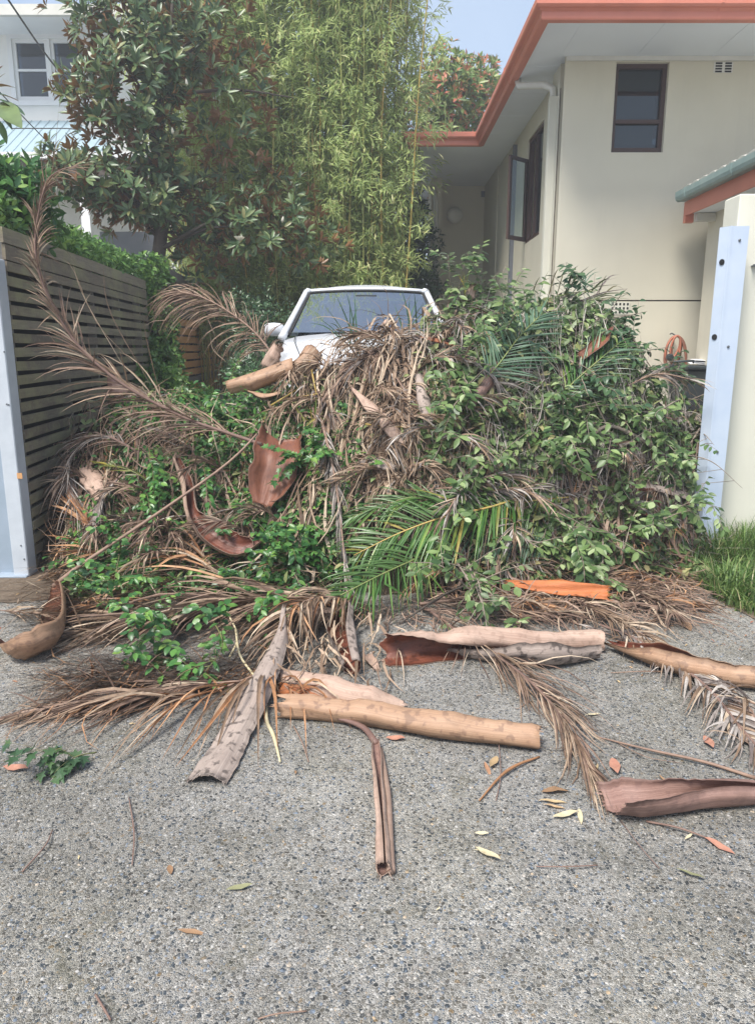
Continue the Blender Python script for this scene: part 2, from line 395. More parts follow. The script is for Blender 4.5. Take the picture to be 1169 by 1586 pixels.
def concrete_mat():
    m, nt, out = new_mat('exposed_aggregate')
    w = world_pos(nt)
    # warp so that the chips are not neat cells
    wn_ = noise(nt, 60, 2, .5, w)
    va = nt.nodes.new('ShaderNodeVectorMath'); va.operation = 'MULTIPLY_ADD'
    nt.links.new(wn_.outputs['Color'], va.inputs[0]); va.inputs[1].default_value = (.008, .008, .008); nt.links.new(w, va.inputs[2])
    def vor(scale, feat='F1'):
        v = nt.nodes.new('ShaderNodeTexVoronoi'); v.feature = feat; v.inputs['Scale'].default_value = scale
        nt.links.new(va.outputs[0], v.inputs['Vector']); return v
    v1 = vor(80); e1 = vor(80, 'DISTANCE_TO_EDGE')
    v2 = vor(170); e2 = vor(170, 'DISTANCE_TO_EDGE')
    sep = nt.nodes.new('ShaderNodeSeparateColor'); nt.links.new(v1.outputs['Color'], sep.inputs['Color'])
    sep2 = nt.nodes.new('ShaderNodeSeparateColor'); nt.links.new(v2.outputs['Color'], sep2.inputs['Color'])
    stops = [(0, (.07, .075, .08)), (.2, (.12, .15, .19)), (.36, (.19, .175, .15)), (.52, (.26, .26, .25)), (.68, (.36, .35, .33)), (.8, (.10, .095, .09)), (.92, (.55, .54, .53)), (1, (.34, .25, .15))]
    r1 = ramp(nt, stops); nt.links.new(sep.outputs['Red'], r1.inputs['Fac'])
    r2 = ramp(nt, stops); nt.links.new(sep2.outputs['Red'], r2.inputs['Fac'])
    cem_n = noise(nt, 320, 3, .6, w)
    cement = mixc(nt, cem_n.outputs['Fac'], (.38, .375, .365), (.90, .89, .87))
    c2 = mixc(nt, mrange(nt, e2.outputs['Distance'], .07, .19), cement, r2.outputs['Color'])
    # big chips only where their own random number says so
    big = nt.nodes.new('ShaderNodeMath'); big.operation = 'GREATER_THAN'; nt.links.new(sep.outputs['Green'], big.inputs[0]); big.inputs[1].default_value = .5
    bm = nt.nodes.new('ShaderNodeMath'); bm.operation = 'MULTIPLY'
    nt.links.new(big.outputs[0], bm.inputs[0]); nt.links.new(mrange(nt, e1.outputs['Distance'], .07, .16), bm.inputs[1])
    c = mixc(nt, bm.outputs[0], c2, r1.outputs['Color'])
    # damp and mould patches, dirt
    n1 = noise(nt, 1.3, 6, .65, w)
    c = mixc(nt, mrange(nt, n1.outputs['Fac'], .42, .60, 0, .9), c, (.70, .69, .65), 'MULTIPLY')
    n4 = noise(nt, 7, 5, .7, w)
    c = mixc(nt, mrange(nt, n4.outputs['Fac'], .5, .68, 0, .22), c, (.12, .115, .10))
    n5 = noise(nt, .7, 4, .6, w)
    c = mixc(nt, mrange(nt, n5.outputs['Fac'], .45, .60, 0, .8), c, (1.3, 1.3, 1.27), 'MULTIPLY')
    n6 = noise(nt, 2.3, 5, .7, w, 1.0)
    c = mixc(nt, mrange(nt, n6.outputs['Fac'], .56, .70, 0, .42), c, (.15, .14, .075))
    c = mixc(nt, 1.0, c, (.76, .74, .70), 'MULTIPLY')
    hh = nt.nodes.new('ShaderNodeMath'); hh.operation = 'MULTIPLY_ADD'
    nt.links.new(bm.outputs[0], hh.inputs[0]); hh.inputs[1].default_value = .8
    nt.links.new(mrange(nt, e2.outputs['Distance'], 0, .2), hh.inputs[2])
    principled(nt, out, c, .8, .3, hh.outputs[0], .8, .005)
    return m
M['concrete'] = concrete_mat()
M['soil'] = plain_mat('soil', (.12, .09, .065), (.20, .16, .12), 9, .95, .1, .8, .02)
M['pebble'] = leaf_mat('pebble_stone', [(0, (.10, .115, .135)), (.2, (.15, .18, .22)), (.4, (.22, .21, .19)), (.6, (.30, .29, .27)), (.8, (.16, .14, .12)), (.93, (.38, .37, .35)), (1, (.36, .27, .17))], rough=.7, trans=0, spec=.35, nscale=120)
M['core'] = plain_mat('dark_pile_filler', (.035, .032, .022), (.075, .055, .04), 14, .95, .1, .8, .03)

# ------------------------------------------------------------------ mesh helpers
def tag(o, label=None, cat=None, group=None, kind=None):
    if label: o['label'] = label
    if cat: o['category'] = cat
    if group: o['group'] = group
    if kind: o['kind'] = kind
    return o
def mesh(name, V, F, mats, smooth=False, uv=None, rnd=None, midx=None):
    me = bpy.data.meshes.new(name)
    if isinstance(F, np.ndarray):
        V = np.ascontiguousarray(V, dtype=np.float32); F = np.ascontiguousarray(F, dtype=np.int32)
        k = F.shape[1]
        me.vertices.add(len(V)); me.vertices.foreach_set('co', V.ravel())
        me.loops.add(F.size); me.loops.foreach_set('vertex_index', F.ravel())
        me.polygons.add(len(F)); me.polygons.foreach_set('loop_start', np.arange(0, F.size, k, dtype=np.int32))
        me.update(calc_edges=True)
    else:
        me.from_pydata([tuple(v) for v in V], [], F)
    for m in (mats if isinstance(mats, (list, tuple)) else [mats]):
        me.materials.append(m)
    if midx is not None:
        me.polygons.foreach_set('material_index', np.asarray(midx, dtype=np.int32))
    if smooth:
        me.polygons.foreach_set('use_smooth', np.ones(len(me.polygons), dtype=bool))
    if rnd is not None:
        a = me.attributes.new('rnd', 'FLOAT', 'FACE'); a.data.foreach_set('value', np.asarray(rnd, dtype=np.float32))
    if uv is not None:
        l = me.uv_layers.new(name='UVMap')
        vi = np.zeros(len(me.loops), dtype=np.int32); me.loops.foreach_get('vertex_index', vi)
        l.data.foreach_set('uv', np.asarray(uv, dtype=np.float32)[vi].ravel())
    me.update()
    return me
class Thing:
    """an Empty at the thing's base with its parts as children (vertices are given in world space)"""
    def __init__(s, name, base, label, cat, group=None):
        s.base = Vector(base)
        s.root = bpy.data.objects.new(name, None)
        s.root.empty_display_size = .1
        s.root.location = s.base
        COL.objects.link(s.root)
        tag(s.root, label, cat, group)
    def part(s, name, V, F, mats, parent=None, label=None, kind=None, **kw):
        b = np.array(s.base)
        me = mesh(name, np.asarray(V, dtype=float).reshape(-1, 3) - b, F, mats, **kw)
        o = bpy.data.objects.new(name, me)
        o.parent = parent or s.root
        COL.objects.link(o)
        tag(o, label, kind=kind)
        return o
    def inst(s, name, me, mat4, parent=None):
        o = bpy.data.objects.new(name, me)
        o.parent = parent or s.root
        o.matrix_basis = Matrix.Translation(-s.base) @ mat4
        COL.objects.link(o)
        return o
def single(name, V, F, mats, label=None, cat=None, group=None, kind=None, base=None, **kw):
    V = np.asarray(V, dtype=float).reshape(-1, 3)
    b = np.array(base) if base is not None else np.array([V[:, 0].mean(), V[:, 1].mean(), V[:, 2].min()])
    me = mesh(name, V - b, F, mats, **kw)
    o = bpy.data.objects.new(name, me)
    o.location = b
    COL.objects.link(o)
    return tag(o, label, cat, group, kind)
BOXF = [(0, 3, 2, 1), (4, 5, 6, 7), (0, 1, 5, 4), (1, 2, 6, 5), (2, 3, 7, 6), (3, 0, 4, 7)]
def box(x0, x1, y0, y1, z0, z1):
    return [(x0, y0, z0), (x1, y0, z0), (x1, y1, z0), (x0, y1, z0), (x0, y0, z1), (x1, y0, z1), (x1, y1, z1), (x0, y1, z1)], list(BOXF)
def join(parts):
    V, F = [], []
    for v, f in parts:
        n = len(V); V += [tuple(p) for p in v]; F += [tuple(i + n for i in q) for q in f]
    return V, F
def bevel_box(x0, x1, y0, y1, z0, z1, b=.01):
    """box with chamfered edges, as stacked rings"""
    V, F = [], []
    rings = [(z0, b), (z0 + b, 0), (z1 - b, 0), (z1, b)]
    for z, i in rings:
        a0, a1, c0, c1 = x0 + i, x1 - i, y0 + i, y1 - i
        V += [(a0 + b, c0, z), (a1 - b, c0, z), (a1, c0 + b, z), (a1, c1 - b, z), (a1 - b, c1, z), (a0 + b, c1, z), (a0, c1 - b, z), (a0, c0 + b, z)]
    for r in range(3):
        for k in range(8):
            a, c = r * 8 + k, r * 8 + (k + 1) % 8
            F.append((a, c, c + 8, a + 8))
    F.append(tuple(range(7, -1, -1))); F.append(tuple(range(24, 32)))
    return V, F
def obox(o, ax, ay, az, hx, hy, hz):
    """oriented box: centre o, unit axes, half sizes"""
    V = []
    for sz in (-1, 1):
        for sx, sy in ((-1, -1), (1, -1), (1, 1), (-1, 1)):
            V.append(o + ax * hx * sx + ay * hy * sy + az * hz * sz)
    return V, list(BOXF)
def spline(pts, n):
    P = [Vector(p) for p in pts]
    if len(P) == 2: return [P[0].lerp(P[1], i / (n - 1)) for i in range(n)]
    P = [P[0] * 2 - P[1]] + P + [P[-1] * 2 - P[-2]]
    out = []
    m = len(P) - 3
    for i in range(n):
        u = i / (n - 1) * m; k = min(int(u), m - 1); t = u - k
        a, b, c, d = P[k], P[k + 1], P[k + 2], P[k + 3]
        out.append(.5 * ((2 * b) + (c - a) * t + (2 * a - 5 * b + 4 * c - d) * t * t + (3 * b - a - 3 * c + d) * t ** 3))
    return out
def lin(vals, n):
    vals = [vals] if not isinstance(vals, (list, tuple)) else list(vals)
    return np.interp(np.linspace(0, 1, n), np.linspace(0, 1, len(vals)), vals) if len(vals) > 1 else np.full(n, vals[0])
def tube(pts, radii, sides=6, flat=1.0):
    n = len(pts); rr = lin(radii, n)
    V, F = [], []
    up = Vector((0, 0, 1))
    for i, p in enumerate(pts):
        t = (pts[min(i + 1, n - 1)] - pts[max(i - 1, 0)])
        t = t.normalized() if t.length > 1e-6 else Vector((0, 1, 0))
        if abs(t.dot(up)) > .97: up = Vector((1, .2, 0)).normalized()
        s = t.cross(up).normalized(); u = s.cross(t).normalized()
        up = u
        for k in range(sides):
            a = 2 * math.pi * k / sides
            V.append(p + s * math.cos(a) * rr[i] + u * math.sin(a) * rr[i] * flat)
    for i in range(n - 1):
        for k in range(sides):
            a, b = i * sides + k, i * sides + (k + 1) % sides
            F.append((a, b, b + sides, a + sides))
    F.append(tuple(range(sides - 1, -1, -1))); F.append(tuple(range((n - 1) * sides, n * sides)))
    return V, F
def prism(poly, z0, z1):
    """vertical prism over an XY polygon"""
    n = len(poly)
    V = [(x, y, z0) for x, y in poly] + [(x, y, z1) for x, y in poly]
    F = [(i, (i + 1) % n, (i + 1) % n + n, i + n) for i in range(n)] + [tuple(range(n - 1, -1, -1)), tuple(range(n, 2 * n))]
    return V, F
def rotv(v, axis, ang):
    return Matrix.Rotation(ang, 3, axis) @ v
def lathe(o, axis, prof, sides=16):
    """prof: list of (distance along axis, radius)"""
    axis = Vector(axis).normalized()
    s = axis.orthogonal().normalized(); u = axis.cross(s)
    V, F = [], []
    for d, r in prof:
        for k in range(sides):
            a = 2 * math.pi * k / sides
            V.append(Vector(o) + axis * d + s * r * math.cos(a) + u * r * math.sin(a))
    for i in range(len(prof) - 1):
        for k in range(sides):
            a, b = i * sides + k, i * sides + (k + 1) % sides
            F.append((a, b, b + sides, a + sides))
    F.append(tuple(range(sides - 1, -1, -1))); F.append(tuple(range((len(prof) - 1) * sides, len(prof) * sides)))
    return V, F

# leaves in bulk: every leaf a folded, bent blade of 8 (hi) or 2 triangles
def leaves_np(C, D, U, L, W, hi=True, bend=.15, fold=.25):
    C, D, U = (np.asarray(a, float) for a in (C, D, U))
    n = len(C)
    L = np.broadcast_to(L, (n,)).reshape(n, 1); W = np.broadcast_to(W, (n,)).reshape(n, 1)
    D = D / (np.linalg.norm(D, axis=1, keepdims=True) + 1e-9)
    S = np.cross(D, U); S /= (np.linalg.norm(S, axis=1, keepdims=True) + 1e-9)
    U = np.cross(S, D)
    st = ([(0, 0), (.3, -.9), (.3, 0), (.3, .9), (.68, -.8), (.68, 0), (.68, .8), (1, 0)] if hi else [(0, 0), (.45, -1), (.45, 1), (1, 0)])
    V = np.zeros((n, len(st), 3))
    for k, (t, w) in enumerate(st):
        V[:, k] = C + D * L * t + S * W * w * .5 + U * (-bend * L * t * t + abs(w) * W * fold)
    if hi: T = np.array([(0, 2, 1), (0, 3, 2), (1, 2, 4), (2, 5, 4), (2, 3, 5), (3, 6, 5), (4, 5, 7), (5, 6, 7)])
    else: T = np.array([(0, 3, 1), (0, 2, 3)])
    F = (T[None] + (np.arange(n) * len(st))[:, None, None]).reshape(-1, 3)
    rn = np.repeat(R.rand(n), len(T))
    return V.reshape(-1, 3), F, rn
def leaf_mesh(name, mat, k=0, L=1., W=.45, bend=.12, fold=.2, wave=0.):
    """one leaf, unit long, along +Y, upper side +Z; 24 triangles"""
    st = [0, .12, .32, .55, .78, .93, 1]
    wd = [.03, .5, .92, 1., .68, .27, .0]
    V, F = [], []
    for i, (t, w) in enumerate(zip(st, wd)):
        z = -bend * t * t + wave * math.sin(t * 9 + k)
        V += [(-w * W / 2, t * L, z + fold * w * W * .5), (0, t * L, z), (w * W / 2, t * L, z + fold * w * W * .5 + wave * .5 * math.sin(t * 7 + k))]
    for i in range(len(st) - 1):
        a = i * 3
        F += [(a, a + 1, a + 4, a + 3), (a + 1, a + 2, a + 5, a + 4)]
    return mesh(name, V, F, mat, smooth=True)
def frame_mat(p, d, up, s=1., w=1.):
    d = Vector(d).normalized(); x = d.cross(Vector(up))
    x = x.normalized() if x.length > 1e-5 else d.orthogonal().normalized()
    z = x.cross(d)
    m = Matrix(((x.x * s * w, d.x * s, z.x * s, p[0]), (x.y * s * w, d.y * s, z.y * s, p[1]), (x.z * s * w, d.z * s, z.z * s, p[2]), (0, 0, 0, 1)))
    return m
def rv(a=1.0):
    v = R.normal(size=3); return Vector(v / (np.linalg.norm(v) + 1e-9)) * a

# ribbons for palm leaflets
def ribbon(pts, w, side_hint, fold=.35, dead=False):
    n = len(pts)
    V, F = [], []
    prof = [.45, .9, 1., .88, .62, .34, .04]
    ww = np.interp(np.linspace(0, 1, n), np.linspace(0, 1, len(prof)), prof) * w * .5
    for i, p in enumerate(pts):
        t = (pts[min(i + 1, n - 1)] - pts[max(i - 1, 0)]).normalized()
        s = side_hint - t * side_hint.dot(t)
        s = s.normalized() if s.length > 1e-4 else t.orthogonal().normalized()
        u = s.cross(t)
        V += [p - s * ww[i] + u * ww[i] * fold, p, p + s * ww[i] + u * ww[i] * fold]
    for i in range(n - 1):
        a = i * 3
        F += [(a, a + 1, a + 4, a + 3), (a + 1, a + 2, a + 5, a + 4)]
    return V, F
def frond(name, pts, label, n=34, L=(.25, .5, .3), w=.02, ang=(55, 30), lift=.1, droop=.35, mat='dead', rmat='rachis',
          r=(.012, .008, .003), plane=(0, 0, 1), jit=.25, curl=.15, clamp=True, group=None, cat='palm frond', sides=(-1, 1), start=.08,
          spine_n=None, off=.004, matmix=None, seg=6, tipfan=True):
    sp = spline(pts, spine_n or max(12, len(pts) * 5))
    if clamp:
        sp = [Vector((p.x, p.y, max(p.z, surf(p.x, p.y) + .006))) for p in sp]
    T = Thing(name, sp[0], label, cat, group)
    V, F = tube(sp, list(r), 6, .8)
    T.part('rachis', V, F, M[rmat], smooth=True)
    m = len(sp)
    plane = Vector(plane).normalized()
    B_ = {s_: [0, 0., 0., Vector()] for s_ in sides}
    for i in range(n):
        for sgn in sides:
            u = start + (1 - start) * (i + R.uniform(-.3, .3)) / (n - 1) * .985
            u = min(.995, max(0.01, u))
            k = min(int(u * (m - 1)), m - 2); f = u * (m - 1) - k
            p = sp[k].lerp(sp[k + 1], f)
            t = (sp[k + 1] - sp[k]).normalized()
            s = t.cross(plane)
            s = s.normalized() if s.length > 1e-3 else t.orthogonal().normalized()
            b_ = B_[sgn]
            if b_[0] <= 0:
                b_[0] = R.randint(2, 6); b_[1] = R.normal() * jit * 38; b_[2] = R.normal() * jit * .7; b_[3] = rv(curl)
            b_[0] -= 1
            a = rad(ang[0] + (ang[1] - ang[0]) * u + b_[1] + R.normal() * 5 * (1 + jit))
            d = (t * math.cos(a) + s * sgn * math.sin(a) + plane * (lift + b_[2] + R.normal() * jit * .25)).normalized()
            ln = float(np.interp(u, np.linspace(0, 1, len(L)), L)) * R.uniform(.75, 1.12)
            q = [p.copy()]
            dd = d.copy(); kick = b_[3] + rv(curl * .5); kj = R.randint(2, seg) if R.rand() < jit * .5 else 99; kv = rv(1.1)
            for j in range(seg):
                dd = (dd + Vector((0, 0, -droop)) * (j + 1) / seg * .55 + kick * (j / seg) * .6).normalized()
                if j == kj: dd = (dd + kv).normalized()
                np_ = q[-1] + dd * ln / seg
                if clamp:
                    z = surf(np_.x, np_.y) + off + .012 * R.rand()
                    if np_.z < z: np_.z = z
                q.append(np_)
            hint = t.cross(dd) if not clamp else t
            hint = (t * .8 + rv(.45)).normalized()
            V, F = ribbon(q, w * R.uniform(.7, 1.2), hint, R.uniform(.15, .9))
            mm = mat
            if matmix and R.rand() < matmix[1]: mm = matmix[0]
            T.part('leaflet', V, F, M[mm])
    return T
def sheath(name, pts, label, W, a, op=(0, 0, 1), op2=None, outer='sh_tan', inner='sh_in', nv=26, nu=15, rag=(.012, .012), wav=.07,
           th=.003, group=None, spiral=.12, parts=None, skew=0., seed=0):
    """a curled sheet: W sheet width along it, a half-angle of curl (degrees), op the way the open side faces"""
    sp = spline(pts, nv)
    Ws, As, Sk = lin(W, nv), lin(a, nv), lin(skew, nv)
    o1 = Vector(op); o2 = Vector(op2) if op2 is not None else o1
    rs = np.random.RandomState(int(abs(sp[0].x * 1000 + sp[0].y * 77 + seed)) % 9999)
    ph = rs.rand(6) * 6.28
    inn, outr, UV = [], [], []
    for i, p in enumerate(sp):
        u = i / (nv - 1)
        t = (sp[min(i + 1, nv - 1)] - sp[max(i - 1, 0)]).normalized()
        o = o1.lerp(o2, u); o = (o - t * o.dot(t)).normalized()
        s = t.cross(o)
        A = rad(max(4., As[i])); wl_ = Ws[i] * (1 + wav * math.sin(u * 9 + ph[0]) + wav * .6 * math.sin(u * 23 + ph[1]) + .022 * rs.normal())
        r = wl_ / (2 * A)
        ring0 = len(outr)
        for j in range(nu):
            v = -1 + 2 * j / (nu - 1)
            th_ = v * A + rad(Sk[i])
            rr = r * (1 + spiral * v * (A / math.pi)) * (1 + wav * .5 * math.sin(v * 4 + u * 7 + ph[2]))
            rr += wl_ * (.012 * math.sin(v * 11 + ph[3] + u * 2) + .007 * math.sin(v * 23 + ph[4] - u * 5) + .010 * math.sin(u * 17 + v * 5 + ph[5]) * abs(v))
            ctr = p + o * r
            n_ = (-o * math.cos(th_) + s * math.sin(th_))
            e = 0.
            if rag[0] and u < .12: e = -rag[0] * (1 - u / .12) * (.5 + .5 * math.sin(v * 9 + ph[3]) + rs.rand() * .5)
            if rag[1] and u > .88: e = rag[1] * ((u - .88) / .12) * (.5 + .5 * math.sin(v * 8 + ph[4]) + rs.rand() * .5)
            q = ctr + n_ * rr + t * e
            outr.append(q); inn.append(q - n_ * th); UV.append((v * .5 + .5, u))
        low = max(max(ground_z(q.x, q.y) + .004 - q.z for q in outr[ring0:]), max(ground_z(q.x, q.y) + .004 - q.z for q in inn[ring0:]))
        if low > 0:
            for k_ in range(ring0, len(outr)):
                outr[k_].z += low; inn[k_].z += low
    n = nv * nu
    V = outr + inn; uvs = UV + UV
    F, mi = [], []
    for i in range(nv - 1):
        for j in range(nu - 1):
            a0 = i * nu + j
            F.append((a0, a0 + 1, a0 + nu + 1, a0 + nu)); mi.append(0)
            b0 = a0 + n
            F.append((b0, b0 + nu, b0 + nu + 1, b0 + 1)); mi.append(1)
    for i in range(nv - 1):
        for j in (0, nu - 1):
            a0, b0 = i * nu + j, i * nu + j + n
            F.append((a0, a0 + nu, b0 + nu, b0)); mi.append(0)
    for i in (0, nv - 1):
        for j in range(nu - 1):
            a0, b0 = i * nu + j, i * nu + j + n
            F.append((a0, b0, b0 + 1, a0 + 1)); mi.append(0)
    if rag[0] or rag[1]:
        for end in (0, 1):
            i0 = 0 if end == 0 else nv - 1; i1 = 1 if end == 0 else nv - 2
            for _ in range(22):
                j = rs.randint(0, nu - 1); f = rs.rand()
                a_ = outr[i0 * nu + j].lerp(outr[i0 * nu + j + 1], f); b_ = outr[i1 * nu + j].lerp(outr[i1 * nu + j + 1], f)
                dr = (a_ - b_).normalized(); sd = (outr[i0 * nu + j + 1] - outr[i0 * nu + j]).normalized()
                L_ = .008 + .03 * rs.rand() ** 2; w_ = .0012 + .003 * rs.rand()
                tip = a_ + dr * L_ + Vector(rs.normal(size=3)) * L_ * .25
                tip.z = max(tip.z, ground_z(tip.x, tip.y) + .003)
                k0 = len(V); V += [a_ - dr * .006 - sd * w_, a_ - dr * .006 + sd * w_, tip]; uvs += [(f, 0), (f, 0), (f, .02)]
                F.append((k0, k0 + 1, k0 + 2)); mi.append(0)
    if parts is None:
        return single(name, V, F, [M[outer], M[inner]], label, 'palm sheath', group, smooth=True, uv=uvs, midx=mi)
    T = Thing(name, sp[0], label, 'palm sheath', group)
    T.part('sheath_blade', V, F, [M[outer], M[inner]], smooth=True, uv=uvs, midx=mi)
    for nm, pp, rr, mt in parts:
        v, f = tube(spline(pp, 14), rr, 7, .8)
        T.part(nm, v, f, M[mt], smooth=True)
    return T

# ================================================================== THE SETTING
# ground: fine near the drive, coarse far away, one sheet
def ground_sheet():
    xs = np.concatenate([[-400, -120, -40, -20, -12, -8], np.arange(-6, 8.01, .25), [10, 14, 22, 45, 120, 400]])
    ys = np.concatenate([[-60, -20, -8, -3], np.arange(-1, 10.01, .25), [12, 16, 24, 40, 90, 200, 600]])
    X, Y = np.meshgrid(xs, ys)
    Z = ground_z_np(X, Y)
    V = np.stack([X, Y, Z], -1).reshape(-1, 3)
    nx = len(xs)
    i, j = np.meshgrid(np.arange(nx - 1), np.arange(len(ys) - 1))
    a = (j * nx + i).ravel()
    return V, np.stack([a, a + 1, a + nx + 1, a + nx], 1)
V, F = ground_sheet()
single('driveway', V, F, M['concrete'], 'grey exposed aggregate concrete driveway', None, kind='structure', base=(0, 0, 0), smooth=True)
# soil strip under the grass by the wall, and the dirt patch by the left gate post
def patch(name, outline, z, mat, label, kind='structure'):
    c = np.mean(outline, 0)
    V = [(c[0], c[1], ground_z(c[0], c[1]) + z)]
    n = len(outline)
    for x, y in outline: V.append((x, y, ground_z(x, y) + z))
    F = [(0, 1 + i, 1 + (i + 1) % n) for i in range(n)]
    return single(name, V, F, mat, label, kind=kind)
patch('garden_bed', [(2.32, 3.95), (2.5, 3.82), (2.75, 3.75), (3.3, 3.7), (4.8, 3.7), (4.8, 5.74), (2.5, 5.74), (2.44, 5.3), (2.3, 4.9), (2.22, 4.5)], .006, M['soil'], 'dark soil strip under the grass at the foot of the wall')
patch('dirt', [(-2.75, 4.6), (-2.35, 4.5), (-2.02, 4.62), (-1.95, 4.95), (-2.2, 5.2), (-2.9, 5.2)], .005, M['soil'], 'brown dirt gathered at the foot of the left gate post')

# aggregate stones standing proud of the cement, nearest part of the drive
def pebbles(n, ylo, yhi, smin, smax, name, label):
    Y = ylo + (yhi - ylo) * R.rand(n) ** 1.1
    X = (R.rand(n) - .5) * (Y * 1.12 + .35)
    s = smin + (smax - smin) * R.rand(n) ** 2
    k = 6
    an = np.arange(k) * 2 * math.pi / k
    rot = R.rand(n) * 6.28
    el = .6 + .4 * R.rand(n)
    V = np.zeros((n, k * 2 + 1, 3))
    jit = 1 + .35 * (R.rand(n, k) - .5)
    for ring, (f, h) in enumerate(((1.0, -.15), (.72, .36))):
        cx = np.cos(an)[None] * jit * f * s[:, None]; cy = np.sin(an)[None] * jit * f * (s * el)[:, None]
        V[:, ring * k:(ring + 1) * k, 0] = X[:, None] + cx * np.cos(rot)[:, None] - cy * np.sin(rot)[:, None]
        V[:, ring * k:(ring + 1) * k, 1] = Y[:, None] + cx * np.sin(rot)[:, None] + cy * np.cos(rot)[:, None]
        V[:, ring * k:(ring + 1) * k, 2] = (h * s * .55)[:, None] + .0005
    V[:, -1] = np.stack([X, Y, s * .27], 1)
    T = []
    for i in range(k):
        j = (i + 1) % k
        T += [(i, j, k + j), (i, k + j, k + i), (k + i, k + j, 2 * k)]
    T = np.array(T)
    Fc = (T[None] + (np.arange(n) * (2 * k + 1))[:, None, None]).reshape(-1, 3)
    return single(name, V.reshape(-1, 3), Fc, M['pebble'], label, 'gravel', kind='stuff', base=(0, 0, 0), rnd=np.repeat(R.rand(n), len(T)), smooth=True)
pebbles(17000, 1.25, 4.2, .0022, .0068, 'aggregate_pebbles', 'small grey, blue and tan stones set in the driveway cement')

# ---------------------------------------------------------------- main house (right)
XE, YE, ZE = 1.78, 8.76, 5.0          # eave corner
XW, YW = 2.24, 9.8                     # wall corner
YE2, XE2 = 13.7, .58                   # where the eave steps to the left
H = Thing('rendered_house', (XW, YW, .8), 'two storey cream rendered house with terracotta gutters and wide pale eaves on the right', 'house')
def wall_with_hole(T, name, x0, x1, z0, z1, hx0, hx1, hz0, hz1, y, th, mat, axis='x'):
    """a wall in the plane y (axis 'x') or x (axis 'y') with one opening, thickness th behind"""
    def P(a, b, d): return (a, y + d, b) if axis == 'x' else (y + d, a, b)
    V, F = [], []
    def q(*ps):
        n = len(V); V.extend(ps); F.append(tuple(range(n, n + 4)))
    for d in (0, th):
        q(P(x0, z0, d), P(hx0, z0, d), P(hx0, z1, d), P(x0, z1, d))
        q(P(hx1, z0, d), P(x1, z0, d), P(x1, z1, d), P(hx1, z1, d))
        q(P(hx0, z0, d), P(hx1, z0, d), P(hx1, hz0, d), P(hx0, hz0, d))
        q(P(hx0, hz1, d), P(hx1, hz1, d), P(hx1, z1, d), P(hx0, z1, d))
    q(P(hx0, hz0, 0), P(hx1, hz0, 0), P(hx1, hz0, th), P(hx0, hz0, th))
    q(P(hx0, hz1, 0), P(hx1, hz1, 0), P(hx1, hz1, th), P(hx0, hz1, th))
    q(P(hx0, hz0, 0), P(hx0, hz1, 0), P(hx0, hz1, th), P(hx0, hz0, th))
    q(P(hx1, hz0, 0), P(hx1, hz1, 0), P(hx1, hz1, th), P(hx1, hz0, th))
    return T.part(name, V, F, mat)
# front wall with the upper window opening
wl0, wr0 = at(950, 166, YW).x, at(1031, 166, YW).x
wz1, wz0 = at(990, 96, YW).z, at(990, 236, YW).z
wall_with_hole(H, 'wall', XW, 9.5, at(900, 466, YW).z + .012, ZE - .002, wl0, wr0, wz0, wz1, YW, .22, M['cream'])
gz = at(900, 466, YW).z
V, F = join([box(XW, 9.5, YW, YW + .22, .4, gz - .006)]); H.part('base_wall', V, F, M['cream'])
V, F = box(XW + .01, 9.49, YW + .012, YW + .2, gz - .006, gz + .012); H.part('wall_joint', V, F, M['bark_dark'])
# side wall, set back a little behind a corner pier
XS = XW + .08
sy0, sy1 = 11.25, 12.35
sz0, sz1 = 3.2, 4.72
wall_with_hole(H, 'side_wall', YW + .5, 15.2, .4, ZE - .002, sy0, sy1, sz0, sz1, XS, .2, M['cream'], axis='y')
V, F = box(XW + .001, XW + .3, YW + .221, YW + .62, .4, ZE - .003); H.part('corner_pier', V, F, M['cream_pale'])
V, F = box(XS - .02, 2.7, 15.21, 16.99, .4, ZE - .003); H.part('recess_wall', V, F, M['cream'])
V, F = box(1.1, 6., 17.0, 17.2, .4, ZE - .003); H.part('back_wall', V, F, M['cream'])
V, F = box(1.1, 1.32, 16.2, 16.99, .4, ZE - .003); H.part('return_wall', V, F, M['cream'])
V, F = box(XW + .02, 9.4, YW + 3.5, YW + 3.6, .5, 4.9); H.part('interior_partition', V, F, M['blind'])
# upper front window
def sash_window(T, x0, x1, z0, z1, y, fmat, split=.36, depth=.07, fw=.05, label=None):
    V, F = join([box(x0, x0 + fw, y, y + depth, z0, z1), box(x1 - fw, x1, y, y + depth, z0, z1),
                 box(x0 + fw, x1 - fw, y, y + depth, z0, z0 + fw * 1.3), box(x0 + fw, x1 - fw, y, y + depth, z1 - fw, z1)])
    w = T.part('window', V, F, fmat, label=label)
    zm = z0 + (z1 - z0) * split
    V, F = box(x0 + fw, x1 - fw, y - .012, y + depth * .8, zm - .022, zm + .022); T.part('transom', V, F, fmat, parent=w)
    V, F = box(x0 + fw, x1 - fw, y + depth * .5, y + depth * .5 + .006, z0 + fw * 1.3, zm - .022); T.part('pane', V, F, M['glass'], parent=w)
    V, F = box(x0 + fw, x1 - fw, y + depth * .7, y + depth * .7 + .006, zm + .022, z1 - fw); T.part('pane', V, F, M['glass'], parent=w)
    V, F = box(x0 + fw, x1 - fw, y + depth + .14, y + depth + .16, z0, z1); T.part('blind', V, F, M['blind'], parent=w)
    return w
sash_window(H, wl0, wr0, wz0, wz1, YW + .06, M['frame_brown'])
